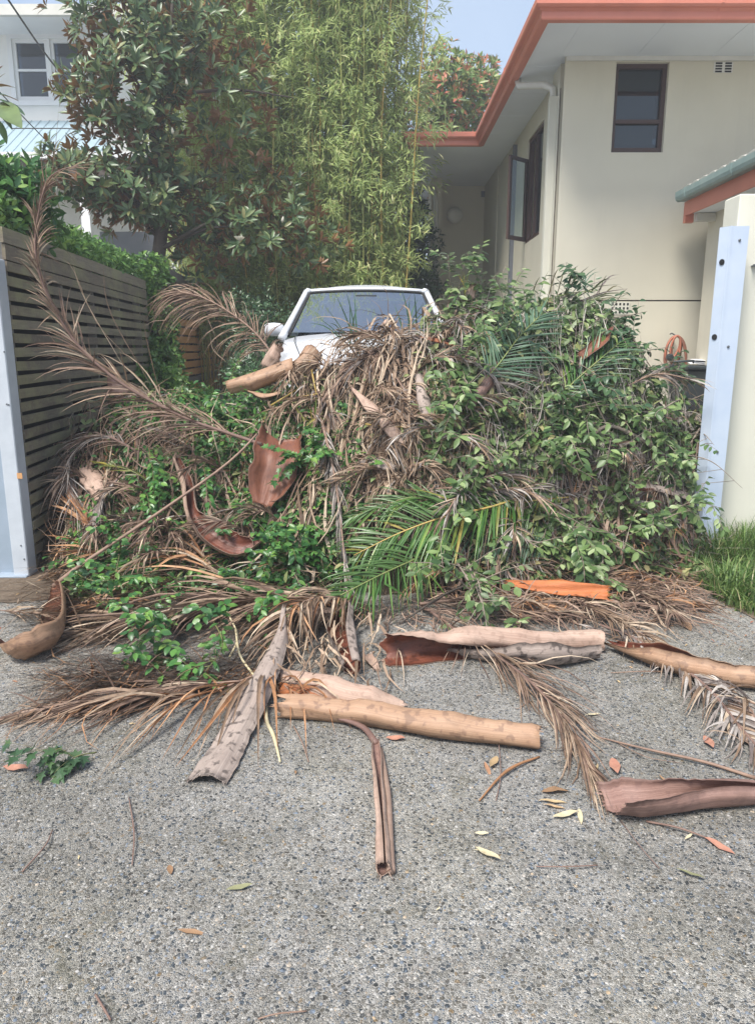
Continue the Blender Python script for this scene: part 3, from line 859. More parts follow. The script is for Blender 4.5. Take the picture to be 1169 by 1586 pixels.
# side window with its casement standing open
V, F = join([box(XS + .02, XS + .09, sy0, sy0 + .06, sz0, sz1), box(XS + .02, XS + .09, sy1 - .06, sy1, sz0, sz1), box(XS + .02, XS + .09, (sy0 + sy1) / 2 - .03, (sy0 + sy1) / 2 + .03, sz0, sz1),
             box(XS + .021, XS + .089, sy0, sy1, sz0, sz0 + .06), box(XS + .021, XS + .089, sy0, sy1, sz1 - .06, sz1)])
w = H.part('window', V, F, M['frame_brown'])
V, F = box(XS + .05, XS + .056, sy0 + .06, (sy0 + sy1) / 2 - .03, sz0 + .06, sz1 - .06); H.part('pane', V, F, M['glass'], parent=w)
hx, hy = XS + .0, sy1 - .02
d1 = Vector((-.42, -.40, 0)).normalized(); up = Vector((0, 0, 1)); nn = d1.cross(up)
sw = .46; ca, cb = sz0 + .04, sz1 - .28
def sash_bar(a, b, h0, h1):
    o = Vector((hx, hy, (h0 + h1) / 2)) + d1 * (a + b) / 2
    return obox(o, d1, nn, up, (b - a) / 2, .018, (h1 - h0) / 2)
V, F = join([sash_bar(0, .05, ca, cb), sash_bar(sw - .05, sw, ca, cb), sash_bar(.05, sw - .05, ca, ca + .06), sash_bar(.05, sw - .05, cb - .05, cb)])
ws = H.part('casement', V, F, M['frame_brown'], label='brown casement sash standing open')
V, F = obox(Vector((hx, hy, (ca + cb) / 2)) + d1 * sw / 2, d1, nn, up, sw / 2 - .05, .003, (cb - ca) / 2 - .055)
H.part('pane', V, F, M['glass_clear'], parent=ws)
# eaves: soffit boards, fascia and gutter
XR = 10.0
V, F = join([box(XE + .03, XR, YE + .03, YW + .25, ZE, ZE + .03), box(XE + .03, XW + .35, YW + .25, YE2, ZE, ZE + .03), box(XE2 + .03, XW + .6, YE2 + .0005, 19.5, ZE, ZE + .03)])
H.part('soffit', V, F, M['soffit'])
for k in range(9):      # cover strips of the soffit sheets
    V, F = box(XE + .05 + .9 * k + .35, XE + .06 + .9 * k + .37, YE + .05, YW - .01, ZE - .004, ZE - .0005); H.part('soffit_strip', V, F, M['soffit'])
for k in range(4):
    V, F = box(XE + .05, XS - .03, YW + .3 + k * 1.0, YW + .32 + k * 1.0, ZE - .004, ZE - .0005); H.part('soffit_strip', V, F, M['soffit'])
V, F = box(XW + .01, 9.4, YW - .03, YW - .002, ZE - .05, ZE - .001); H.part('cornice', V, F, M['offwhite'])
def gutter_profile():
    # section outward (d) against height (h): fascia, ogee gutter with a rolled lip
    return [(0, .0), (.055, .0), (.062, .015), (.062, .075), (.085, .095), (.115, .105), (.13, .125), (.13, .19), (.118, .20), (.105, .19), (.1, .13), (0, .115)]
def run(p0, p1, out, prof, z0):
    """extrude a section from p0 to p1; p are (x,y), out is the outward direction"""
    V, F = [], []
    n = len(prof)
    for p, ex in ((p0, 0), (p1, 0)):
        for d, h in prof: V.append((p[0] + out[0] * d, p[1] + out[1] * d, z0 + h))
    for i in range(n):
        j = (i + 1) % n; F.append((i, j, j + n, i + n))
    F.append(tuple(range(n - 1, -1, -1))); F.append(tuple(range(n, 2 * n)))
    return V, F
GP = gutter_profile()
def mitre(a, b, out, z0, ma=0., mb=0.):
    """gutter run whose ends are mitred: end slides by m*d along the run"""
    ax = Vector((b[0] - a[0], b[1] - a[1])).normalized()
    V, F = [], []
    n = len(GP)
    for p, m in ((a, -ma), (b, mb)):
        for d, h in GP: V.append((p[0] + out[0] * d + ax.x * d * m, p[1] + out[1] * d + ax.y * d * m, z0 + h - .03))
    for i in range(n):
        j = (i + 1) % n; F.append((i, j, j + n, i + n))
    F.append(tuple(range(n - 1, -1, -1))); F.append(tuple(range(n, 2 * n)))
    return V, F
for a, b, o, ma, mb in (((XE, YE), (XR, YE), (0, -1), 1, 0), ((XE, YE), (XE, YE2), (-1, 0), 1, -1), ((XE2, YE2), (XE, YE2), (0, -1), 1, -1), ((XE2, YE2), (XE2 + .02, 19.5), (-1, 0), 1, 0)):
    V, F = mitre(a, b, o, ZE, ma, mb); gt = H.part('gutter', V, F, M['terracotta'])
    L_ = math.hypot(b[0] - a[0], b[1] - a[1]); n_ = int(L_ / 1.9)
    for k in range(1, n_ + 1):
        t = k / (n_ + .6); c_ = (a[0] + (b[0] - a[0]) * t, a[1] + (b[1] - a[1]) * t); ux, uy = (b[0] - a[0]) / L_, (b[1] - a[1]) / L_
        V, F = run(c_, (c_[0] + ux * .03, c_[1] + uy * .03), o, [(d * 1.025 + .002 if d else d, h - .032 if h < .1 else h - .026) for d, h in GP], ZE); H.part('gutter_joint', V, F, M['terracotta'], parent=gt)
V, F = join([box(XE + .001, XR, YE + .001, YE + .029, ZE - .03, ZE + .13), box(XE + .001, XE + .029, YE + .03, YE2 - .002, ZE - .03, ZE + .13), box(XE2 + .03, XE - .002, YE2 + .001, YE2 + .029, ZE - .03, ZE + .13), box(XE2 + .001, XE2 + .029, YE2 + .001, 19.5, ZE - .03, ZE + .13)])
H.part('fascia', V, F, M['terracotta'])
# low pitched tiled roof above
def roof_plane(pts, mat, name='roof', parent=None):
    return H.part(name, pts, [tuple(range(len(pts)))], mat, parent=parent)
rz = ZE + .14
p = .27
roof_plane([(XE, YE, rz), (XR, YE, rz), (XR, YE + 5, rz + 5 * p), (XE + 5, YE + 5, rz + 5 * p)], M['tile_red'])
roof_plane([(XE, YE, rz), (XE + 5, YE + 5, rz + 5 * p), (XE + 5, 19, rz + 5 * p), (XE, 19, rz)], M['tile_red'])
roof_plane([(XE2, YE2, rz), (XE, YE2, rz), (XE + 3.8, YE2 + 3.8, rz + 3.8 * p), (XE2 + 3, 19, rz + 3 * p), (XE2, 19, rz)], M['tile_red'])
# downpipe: elbow under the side eave, then down the corner
pe = [Vector((XE + .03, 10.55, ZE - .01)), Vector((XE + .05, 10.53, ZE - .09)), Vector((XW - .14, 10.24, ZE - .17)), Vector((XW - .05, 10.16, ZE - .24)), Vector((XW - .045, 10.14, ZE - .36)), Vector((XW - .045, 10.14, .7))]
V, F = tube([pe[0], pe[1], pe[2], pe[3], pe[4]], .045, 8); dp = H.part('downpipe', V, F, M['offwhite'], smooth=True)
V, F = box(XW - .095, XW - .002, 10.09, 10.19, .6, ZE - .34); H.part('pipe_shaft', V, F, M['cream_pale'], parent=dp)
V, F = box(XW - .008, XW - .001, 9.93, 9.95, .6, ZE - .3); H.part('dark_wall_line', V, F, M['bark_dark'], parent=dp)  # thin dark strip down the wall beside the pipe
# far eave downpipe piece
V, F = tube([Vector((XE2 + .05, 15.4, ZE - .02)), Vector((XE2 + .1, 15.5, ZE - .15)), Vector((1.15, 16.1, ZE - .3)), Vector((1.2, 16.14, ZE - .5)), Vector((1.2, 16.14, .8))], .05, 7); H.part('downpipe', V, F, M['offwhite'], smooth=True)
# vents
c0, c1 = at(1105, 96, YW), at(1133, 113, YW)
V, F = box(c0.x, c1.x, YW - .006, YW - .001, c1.z, c0.z); v = H.part('wall_vent', V, F, M['offwhite'])
for k in range(4):
    zz = c1.z + (c0.z - c1.z) * (k + .5) / 4.
    for s in (0, 1):
        xa = c0.x + .02 + s * (c1.x - c0.x) / 2; xb = xa + (c1.x - c0.x) / 2 - .035
        V, F = box(xa, xb, YW - .009, YW - .0065, zz - .010, zz + .008); H.part('slot', V, F, M['dark'], parent=v)
c0, c1 = at(945, 468, YW), at(973, 487, YW)
V, F = box(c0.x, c1.x, YW - .01, YW - .001, c1.z, c0.z); v = H.part('air_brick', V, F, M['cream_pale'])
for i in range(5):
    for j in range(3):
        cx = c0.x + (c1.x - c0.x) * (i + .5) / 5; cz = c1.z + (c0.z - c1.z) * (j + .5) / 3
        V, F = box(cx - .012, cx + .012, YW - .0125, YW - .0102, cz - .014, cz + .014); H.part('hole', V, F, M['dark'], parent=v)
# far recess: wall lamps, vent, door
for (x, y) in ((703, 335),):
    c = at(x, y, 16.97)
    V, F = lathe(c, (0, -1, 0), [(0, .12), (.03, .13), (.06, .17), (.12, .17), (.16, .1), (.17, .02)], 14); H.part('wall_lamp', V, F, M['offwhite'], smooth=True)
c = at(768, 322, 16.6)
V, F = join([lathe(c, (0, 0, -1), [(0, .02), (.02, .12), (.16, .10), (.2, .03)], 10), lathe(c + Vector((0, .2, .1)), (0, -.9, -.5), [(0, .02), (.3, .02)], 6)]); H.part('lantern', V, F, M['black_plastic'])
c0, c1 = at(745, 296, 16.98), at(759, 305, 16.98)
V, F = box(c0.x, c1.x, 16.975, 16.998, c1.z, c0.z); H.part('wall_vent', V, F, M['blind'])
c0 = at(762, 388, 16.9)
V, F = join([box(c0.x, c0.x + .05, 16.93, 16.99, .8, c0.z), box(c0.x + .05, c0.x + .9, 16.93, 16.99, c0.z - .05, c0.z)]); dr = H.part('door_frame', V, F, M['frame_brown'])
V, F = box(c0.x + .05, c0.x + .9, 16.95, 16.985, .8, c0.z - .05); H.part('door', V, F, M['cream_pale'], parent=dr)
V, F = box(at(669, 440, 16.4).x, at(678, 440, 16.4).x, 16.1, 16.25, .82, at(669, 436, 16.2).z); H.part('timber_bollard', V, F, M['bark_dark'])

# ---------------------------------------------------------------- porch roof (right edge), with its own wall
XP = 3.68
zg = 3.31
P = Thing('porch', (4.4, 9.2, .82), 'low porch with grey green gutter and terracotta fascia at the right edge', 'porch')
V, F = join([box(4.0, 9.4, 9.38, 9.5, .6, 3.2), box(4.0, 4.14, 6.6, 9.38, .6, 3.2)]); P.part('wall', V, F, M['cream'])
# gutter: quad profile running towards the camera
pr = [(0, 0), (.09, -.005), (.115, .015), (.125, .05), (.125, .105), (.112, .112), (.1, .1), (0, .1)]
V, F = run((XP, 9.45), (XP, 5.9), (-1, 0), pr, zg); g = P.part('gutter', V, F, M['gutter_green'], smooth=False)
for y in (9.2, 8.05, 6.9):
    V, F = run((XP, y), (XP, y - .035), (-1, 0), [(0, -.003), (.093, -.008), (.121, .012), (.131, .05), (.131, .108), (.1, .116), (0, .116)], zg); P.part('bracket', V, F, M['gutter_green'], parent=g)
V, F = join([box(XP + .001, XP + .03, 5.9, 9.4, zg - .16, zg + .09)]); P.part('fascia', V, F, M['terracotta'])
V, F = join([box(XP + .001, XP + .10, 9.40, 9.47, zg - .24, zg - .002)]); P.part('fascia_end', V, F, M['terracotta'])
V, F = box(XP + .031, 4.4, 5.9, 9.39, zg - .14, zg - .12); P.part('soffit', V, F, M['soffit'])
V, F = box(XP + .1, 4.0, 9.30, 9.38, zg - .24, zg - .145); P.part('soffit_beam', V, F, M['offwhite'])
c = Vector((3.86, 8.5, zg - .13))
V, F = join([lathe(c, (0, 0, -1), [(0, .05), (.02, .055), (.03, .03)], 12), lathe(c + Vector((0, 0, -.04)), (-.2, -.8, -.5), [(0, .035), (.02, .045), (.09, .055), (.1, .04)], 12)]); P.part('spotlight', V, F, M['offwhite'], smooth=True)
# tiles: courses going up to the right, each tile of the eaves course its own
slope = .40
for r_ in range(7):
    for k in range(16):
        y1 = 9.45 - k * .222; y0 = y1 - .216
        x0 = XP - .04 + r_ * .30; x1 = x0 + .33
        z0 = zg + .115 + (x0 - XP + .04) * slope; z1 = z0 + .33 * slope
        V = []
        for j in range(5):
            yy = y1 + (y0 - y1) * j / 4; hb = .028 * math.sin(j / 4 * math.pi * 1.0) + (.012 if j in (0,) else 0)
            V += [(x0, yy, z0 + .03 + hb), (x1, yy, z1 + .005 + hb), (x0, yy, z0)]
        F = []
        for j in range(4):
            a = j * 3; F += [(a, a + 3, a + 4, a + 1), (a + 2, a + 5, a + 3, a)]
        P.part('tile', V, F, M['tile'])

# ---------------------------------------------------------------- boundary wall and gate post (right)
zt = at(1146, 300, 5.75).z
bx = at(1146, 300, 5.75).x
V, F = join([bevel_box(bx, 5.2, 5.75, 6.0, -.1, zt, .008)])
W = Thing('boundary_wall', (bx + .2, 5.8, 0), 'cream rendered boundary wall behind the pale blue steel gate post', 'wall')
W.part('rendered_wall', V, F, M['cream_pale'])
c = at(1166, 412, 5.74)
V, F = join([box(c.x - .015, c.x + .10, 5.72, 5.749, c.z - .004, c.z + .004), box(c.x - .02, c.x - .008, 5.69, 5.71, c.z - .008, c.z + .008)]); W.part('gate_catch', V, F, M['bolt'])
GPt = Thing('gate_post', (2.55, 5.6, 0), 'pale blue steel gate post with dark bolt holes at the end of the cream wall', 'gate post')
zp = at(1140, 350, 5.55).z
V, F = prism([(2.500, 5.55), (2.632, 5.55), (2.632, 5.747), (2.55, 5.747), (2.55, 5.70), (2.462, 5.64), (2.455, 5.625)], -.05, zp)
GPt.part('channel', V, F, M['post_steel'])
V, F = prism([(2.496, 5.546), (2.512, 5.5455), (2.512, 5.549), (2.4995, 5.5495)], -.05, zp + .001); GPt.part('edge_fold', V, F, M['post_steel'])
for (x, y) in ((1144.5, 372), (1127, 537), (1110, 700)):
    c = at(x, y, 5.547); V, F = lathe(c, (0, -1, 0), [(0, .0095), (.004, .0095), (.006, .006)], 10); GPt.part('bolt', V, F, M['bolt'])
nrm = Vector((-.075, -.045, 0)).normalized()
for (x, y) in ((1117.5, 406), (1106, 522)):
    a, b = ray(x, y)
    # meet the chamfer plane
    p0 = Vector((2.478, 5.585, 0)); t = (p0.x * nrm.x + p0.y * nrm.y) / (a * nrm.x + nrm.y)
    c = Vector((a * t, t, CAM_H + b * t)) + nrm * .002
    V, F = lathe(c, nrm, [(0, .021), (.003, .021), (.0045, .012)], 14); GPt.part('bolt_hole', V, F, M['dark'])

# ---------------------------------------------------------------- left fence
fx = lambda Y: -2.50 - .073 * (Y - 5.2)
FT = Vector((-.073, 1, 0)).normalized(); FN = Vector((1, .073, 0)).normalized()
def fence(y0, y1, ztop, zbot, pitch, hh, mats, label, name='slat_fence', capn=2, posts=(), seg=None):
    Fz = Thing(name, (fx(y0), y0, ground_z(0, y0)), label, 'fence')
    L = (y1 - y0) / FT.y
    n = int((ztop - zbot) / pitch)
    z = ztop
    for k in range(n):
        h = hh if k >= capn else hh * 1.55
        e0 = R.uniform(-.012, .012)
        c = Vector((fx(y0), y0, z - h / 2)) + FT * (L / 2 + e0) + FN * R.uniform(-.002, .002)
        tilt = R.uniform(-.0012, .0012)
        ax = Vector((FT.x, FT.y, tilt)).normalized()
        # 8 cuts with a slight bow so that the edges are not ruled lines
        V, F = [], []
        S = 8
        for i in range(S + 1):
            q = c + ax * (L * (i / S - .5)) + FN * .003 * math.sin(i * 1.3 + k) + Vector((0, 0, .0022 * math.sin(i * 2.1 + k * 3)))
            for sx, sz in ((-1, -1), (1, -1), (1, 1), (-1, 1)):
                V.append(q + FN * .0115 * sx + Vector((0, 0, h / 2 * sz)))
            if i:
                a = (i - 1) * 4
                for j in range(4): F.append((a + j, a + (j + 1) % 4, a + (j + 1) % 4 + 4, a + j + 4))
        F.append((3, 2, 1, 0)); F.append(tuple(range(S * 4, S * 4 + 4)))
        Fz.part('slat', V, F, mats[k % len(mats)] if not callable(mats) else mats(k))
        z -= h + (pitch - hh) * (1 if k >= capn else .35)
    for yp in posts:
        c = Vector((fx(yp), yp, (ztop + zbot) / 2)) - FN * .05
        V, F = obox(c, FT, FN, Vector((0, 0, 1)), .022, .035, (ztop - zbot) / 2 - .03)
        Fz.part('post', V, F, M['slat_grey'])
    return Fz
fence(5.2, 9.3, 2.39, .0, .0945, .064, [M['slat']], 'weathered horizontal slat fence stained green behind the left gate post', posts=(5.26, 6.35, 7.2, 8.1, 9.0))
# dark sheet added behind the slats so the gaps read as shade
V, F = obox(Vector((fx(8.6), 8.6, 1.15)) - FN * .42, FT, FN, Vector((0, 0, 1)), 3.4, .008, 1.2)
single('added_backing', V, F, M['dark'], 'added dark sheet that keeps the gaps of the slat fence dark', 'screen')
om = lambda k: M['slat_grey'] if k in (0, 1, 2, 3, 4, 12, 15, 16) else M['slat_orange']
fence(10.2, 16.2, 2.68, .6, .125, .095, om, 'orange and grey timber fence farther back beyond the ivy', capn=1, posts=(10.25, 11.8, 13.4))
V, F = obox(Vector((fx(15.2), 15.2, 1.6)) - FN * .3, FT, FN, Vector((0, 0, 1)), 3.1, .01, 1.1)  # second dark sheet, added so nothing bright shows between these slats
single('added_backing', V, F, M['timber_dark'], 'added dark sheet closing the gaps of the orange and grey fence', 'screen')

# left gate post: a folded steel channel
M['post_white'] = plain_mat('dusty_white_steel', (.50, .54, .58), (.42, .46, .50), 7, .5, .35, .08, .001)
GL = Thing('gate_post', (-2.6, 5.1, 0), 'pale grey steel gate post with small rivets in front of the slat fence', 'gate post')
zl = at(4, 400, 5.1).z
V, F = join([bevel_box(-3.3, -2.597, 5.12, 5.2, -.02, zl, .006)]); GL.part('gate_leaf_frame', V, F, M['post_steel2'])
V, F = join([bevel_box(-2.595, -2.487, 5.06, 5.19, -.02, zl, .006)]); GL.part('channel', V, F, M['post_white'])
V, F = bevel_box(-2.72, -2.490, 5.03, 5.21, -.01, .018, .004); GL.part('base_plate', V, F, M['post_steel2'])
for (x, y) in ((7, 545), (11, 626), (14, 627), (33, 845), (38, 866)):
    c = at(x, y, 5.058); V, F = lathe(c, (0, -1, 0), [(0, .006), (.003, .005)], 8); GL.part('rivet', V, F, M['bolt'])
c = at(31, 737, 5.058)
V, F = join([obox(c, Vector((1, 0, 0)), Vector((0, 1, 0)), Vector((0, 0, 1)), .018, .0015, .02)]); GL.part('rust_mark', V, F, M['slat_orange'])

# ---------------------------------------------------------------- white house far left
HW = Thing('weatherboard_house', (-7, 18, .8), 'white two storey house with blue grey metal awning roof behind the trees', 'house')
YB = 18.
wz = at(60, 156, YB).z, at(60, 60, YB).z
xa, xb, xc = at(22, 100, YB).x, at(78, 100, YB).x, at(133, 100, YB).x
ze = at(60, 42, YB).z
V, F = join([box(-16, xa, YB, YB + .2, .8, ze + .1), box(xc, -2.4, YB, YB + .2, .8, ze + .1), box(xa, xc, YB, YB + .2, .8, wz[0]), box(xa, xc, YB, YB + .2, wz[1], ze + .1)])
HW.part('wall', V, F, M['white_wall'])
nb = 0
zz = wz[0] - .2
for (u, v) in ((xa, xb - .03), (xb + .03, xc)):
    w = sash_window(HW, u, v, wz[0], wz[1], YB + .02, M['white_paint'], split=.5, fw=.07)
V, F = join([box(xa - .1, xc + .1, YB - .04, YB - .001, wz[0] - .1, wz[0] - .002), box(xa - .1, xa - .002, YB - .03, YB - .001, wz[0], wz[1] + .1), box(xa - .0015, xc + .1, YB - .03, YB - .001, wz[1] + .002, wz[1] + .1), box(xb - .03, xb + .03, YB - .02, YB + .08, wz[0], wz[1])]); HW.part('architrave', V, F, M['white_paint'])
ez = at(60, 16, 17.1).z
V, F = box(-16, -2.2, 17.05, YB + .2, ez - .12, ez - .09); HW.part('soffit', V, F, M['white_paint'])
V, F = box(-16, -2.2, 16.95, 17.05, ez - .14, ez + .06); HW.part('gutter', V, F, M['offwhite'])
V = [(-16, 16.95, ez + .06), (-2.2, 16.95, ez + .06), (-2.2, 21, ez + 1.4), (-16, 21, ez + 1.4)]; HW.part('roof', V, [(0, 1, 2, 3)], M['metal_roof'])
# awning roof with its ribs
t0, t1 = at(-60, 187, YB - .01), at(118, 187, YB - .01)
yb2 = 16.4
b0, b1 = at(-60, 237, yb2), at(190, 237, yb2)
b0.x = -16; t0.x = -16
V = [t0, t1, b1, b0, t0 - Vector((0, 0, .04)), t1 - Vector((0, 0, .04)), b1 - Vector((0, 0, .04)), b0 - Vector((0, 0, .04))]
F = [(0, 1, 2, 3), (7, 6, 5, 4), (3, 2, 6, 7), (1, 5, 6, 2), (0, 4, 5, 1)]
rf = HW.part('awning_roof', V, F, M['metal_roof'])
for k in range(60):
    x = -15.5 + k * .2
    if x > b1.x - .1: break
    topx = min(x, t1.x); f = 0 if x <= t1.x else (x - t1.x) / (b1.x - t1.x)
    a = Vector((x, YB - .02 + (yb2 - YB) * f, t0.z + (b0.z - t0.z) * f + .001)); b = Vector((x, yb2, b0.z + .001))
    v, f_ = tube([a, b], .012, 4); HW.part('rib', v, f_, M['metal_roof'], parent=rf)
x_end = at(340, 240, yb2).x
V, F = box(-16, x_end, yb2 - .1, yb2 - .005, b0.z - .12, b0.z - .0); HW.part('awning_gutter', V, F, M['white_paint'])
V, F = box(-16, x_end, yb2 - .005, yb2 + .06, b0.z - .42, b0.z - .125); HW.part('awning_beam', V, F, M['timber_dark'])
V, F = box(-16, x_end, YB - .06, YB - .01, .8, b0.z - .3); HW.part('verandah_wall', V, F, M['offwhite'])
for xx in (140, 275):
    c = at(xx, 400, yb2); V, F = box(c.x - .09, c.x + .09, yb2 - .08, yb2 + .08, .8, b0.z - .43); HW.part('verandah_post', V, F, M['white_paint'])
V, F = box(at(150, 300, 17.9).x, at(235, 300, 17.9).x, YB - .09, YB - .065, 2.4, 4.2); HW.part('verandah_window', V, F, M['blind'])
# service cables
def cable(pts, label, r=.012):
    V, F = tube(spline(pts, 24), r, 5); single('overhead_cable', V, F, M['wire'], label, 'cable', smooth=True)
cable([at(-60, -110, 9.5), at(15, 2, 11), at(70, 82, 12.6), at(122, 146, 14), at(165, 188, 16.3)], 'black overhead cable crossing the white house window', .014)
cable([at(-60, 80, 9.5), at(14, 157, 11), at(50, 195, 12), at(88, 232, 13.5), at(120, 250, 14.2)], 'thin lower overhead cable crossing the awning roof', .008)
# bowed cable hanging over the awning
cable([at(20, 199, 16.3), at(70, 199, 16.3), at(115, 200, 16.3), at(160, 210, 16.3), at(200, 232, 16.3)], 'sagging grey cable lying along the awning roof', .012)

# ---------------------------------------------------------------- hose, bin by the house
Hz = Thing('hose_reel', at(1045, 600, 9.75), 'orange and brown garden hose hung on a wall hook', 'hose')
hk = at(1044, 520, 9.72)
V, F = tube([hk + Vector((-.06, 0, .02)), hk + Vector((-.05, -.03, .03)), hk + Vector((0, -.04, .0)), hk + Vector((0, .07, -.02))], .009, 6); Hz.part('hook', V, F, M['bolt'])
for k, (dx, w_, h_, mt) in enumerate(((-.03, .10, .42, 'hose'), (.02, .13, .52, 'hose'), (-.05, .08, .30, 'hose_or'), (.06, .09, .6, 'hose'), (-.02, .06, .35, 'hose_or'))):
    pts = []
    for j in range(13):
        a = j / 12 * 2 * math.pi
        pts.append(hk + Vector((dx * (1 - math.cos(a)) / 1. * .8 + w_ * math.sin(a), -.05 - .012 * k, -h_ * .5 * (1 - math.cos(a)) + .0)))
    V, F = tube(spline(pts, 40), .014, 6); Hz.part('hose_loop', V, F, M[mt], smooth=True)
V, F = lathe(at(1035, 553, 9.6), (0, -1, 0), [(0, .04), (.05, .045), (.09, .03)], 10); Hz.part('spray_head', V, F, M['black_plastic'])
B = Thing('wheelie_bin', at(1085, 640, 9.2), 'black bin with white papers on its lid beside the gate post', 'bin')
a, b = at(1062, 566, 9.2), at(1130, 566, 9.2)
V, F = bevel_box(a.x, b.x, 9.1, 9.7, .84, a.z - .05, .02); B.part('bin_body', V, F, M['black_plastic'])
V, F = bevel_box(a.x - .03, b.x + .03, 9.06, 9.74, a.z - .048, a.z, .015); B.part('lid', V, F, M['black_plastic'])
h0, h1 = at(1043, 560, 9.15), at(1074, 559, 9.15)
V, F = tube([h0 + Vector((0, 0, -.5)), h0 + Vector((-.01, 0, -.05)), h0, h1, h1 + Vector((0, .02, -.02))], .014, 7); B.part('handle', V, F, M['black_plastic'], smooth=True)
for k, (x, y) in enumerate(((1075, 563), (1086, 565), (1081, 560))):
    c = at(x, y, 9.3); V = [c + Vector((-.09, -.1, .0 + .01 * k)), c + Vector((.09, -.09, .012)), c + Vector((.08, .1, .05 - .01 * k)), c + Vector((-.08, .08, .03))]
    V += [v - Vector((0, 0, .004)) for v in V]
    single('paper', V, [(0, 1, 2, 3), (7, 6, 5, 4), (0, 4, 5, 1), (1, 5, 6, 2), (2, 6, 7, 3), (3, 7, 4, 0)], M['paper'], ['crumpled white paper at the left of the bin lid', 'crumpled white paper at the right of the bin lid', 'crumpled white paper on top in the middle of the bin lid'][k], 'paper')

# ---------------------------------------------------------------- car
def build_car():
    cx, yw, zb = -.12, 7.62, .80           # centre, windscreen foot, ground under the wheels
    C_ = Thing('parked_car', (cx, 9.3, zb), 'white car with blue sky in its windscreen parked behind the debris pile', 'car')
    # body: sections along Y; half width, sill z, shoulder z, top z (crown)
    st = [(-1.02, .60, .30, .55, .62), (-.98, .74, .24, .62, .70), (-.80, .80, .22, .70, .78), (-.45, .83, .2, .80, .88), (0., .85, .2, .88, .955), (.25, .86, .2, .90, .93), (1.2, .87, .2, .92, .93), (2.2, .87, .2, .93, .94), (2.9, .85, .22, .93, .95), (3.15, .80, .25, .86, .90), (3.22, .70, .35, .7, .75)]
    V, F = [], []
    K = 13
    for (y, w, z0, zs, zt_) in st:
        pr_ = [(-w * .9, z0), (-w * .99, z0 + .08), (-w, (z0 + zs) / 2), (-w * .985, zs - .06), (-w * .95, zs), (-w * .8, zs + (zt_ - zs) * .45), (-w * .45, zs + (zt_ - zs) * .9), (0, zt_)]
        pr_ = pr_ + [(-x, z) for x, z in pr_[:-1][::-1]]
        K = len(pr_)
        for x, z in pr_: V.append((cx + x, yw + y, zb + z))
    for i in range(len(st) - 1):
        for k in range(K - 1): F.append((i * K + k, i * K + k + 1, (i + 1) * K + k + 1, (i + 1) * K + k))
        F.append((i * K + K - 1, i * K, (i + 1) * K, (i + 1) * K + K - 1))
    F.append(tuple(range(K))); F.append(tuple(range((len(st) - 1) * K, len(st) * K))[::-1])
    C_.part('body', V, F, M['car_paint'], smooth=True)
    # cabin: belt and roof outlines
    zbelt, zroof = .93, 1.43
    yb0, yr0, yr1, yb1 = .0, .66, 2.1, 2.75
    wb, wr = .80, .625
    def screen_pt(u, t, o=0.):     # u -1..1 across, t 0..1 up; bowed forwards in the middle
        w = wb + (wr - wb) * t
        y = yb0 + (yr0 - yb0) * t - (.13 - .07 * t) * (1 - u * u) + .02
        z = zbelt + (zroof - .035 - zbelt) * t + .02 * (1 - u * u) * t
        return Vector((cx + u * w, yw + y - o, zb + z))
    V, F = [], []
    nu_, nt_ = 15, 8
    for i in range(nt_):
        for j in range(nu_): V.append(screen_pt(-.93 + 1.86 * j / (nu_ - 1), .05 + .88 * i / (nt_ - 1)))
    for i in range(nt_ - 1):
        for j in range(nu_ - 1): F.append((i * nu_ + j, i * nu_ + j + 1, (i + 1) * nu_ + j + 1, (i + 1) * nu_ + j))
    ws = C_.part('windscreen', V, F, M['windscreen'], smooth=True)
    # black band round the glass
    ring = [screen_pt(-.955, t) for t in np.linspace(.02, .95, 6)] + [screen_pt(u, .965) for u in np.linspace(-.9, .9, 9)] + [screen_pt(.955, t) for t in np.linspace(.95, .02, 6)]
    v, f = tube(ring, .016, 5); C_.part('rubber_seal', v, f, M['rubber'], parent=ws, smooth=True)
    # pillars
    for s in (-1, 1):
        pts = [screen_pt(s * 1.03, t, -.01) for t in np.linspace(-.08, 1.0, 8)]
        v, f = tube(pts, [.042, .034, .030, .034], 8); C_.part('windscreen_pillar', v, f, M['car_paint'], smooth=True)
        v, f = tube([Vector((cx + s * .80, yw + 1.45, zb + zbelt)), Vector((cx + s * .65, yw + 1.45, zb + zroof - .03))], .035, 6); C_.part('door_pillar', v, f, M['rubber'])
        v, f = tube([Vector((cx + s * .80, yw + yb1 + .05, zb + zbelt)), Vector((cx + s * .66, yw + yr1 + .1, zb + zroof - .04))], .07, 6); C_.part('rear_pillar', v, f, M['car_paint'], smooth=True)
        # side glass
        a = [Vector((cx + s * .80, yw + .1, zb + zbelt)), Vector((cx + s * .80, yw + yb1, zb + zbelt)), Vector((cx + s * .645, yw + yr1 + .08, zb + zroof - .03)), Vector((cx + s * .645, yw + yr0 + .02, zb + zroof - .03))]
        C_.part('side_window', a, [(0, 1, 2, 3)], M['glass'])
        v, f = tube([Vector((cx + s * wr, yw + yr0 - .02, zb + zroof - .035)), Vector((cx + s * (wr + .015), yw + 1.3, zb + zroof - .02)), Vector((cx + s * wr, yw + yr1 + .1, zb + zroof - .04))], .035, 7); C_.part('roof_rail', v, f, M['car_paint'], smooth=True)
    # roof skin
    V, F = [], []
    for i in range(9):
        for j in range(13):
            u = -1 + 2 * j / 12; t = i / 8
            front = -(.055) * (1 - u * u)
            y = yr0 + front * (1 - t) - .0 + (yr1 + .12 - yr0) * t
            z = zroof - .015 + .085 * (1 - u * u) * (.55 + .45 * math.sin(t * math.pi)) - (.025 if i == 0 else 0) - .02 * t
            V.append((cx + u * (wr + .005), yw + y, zb + z))
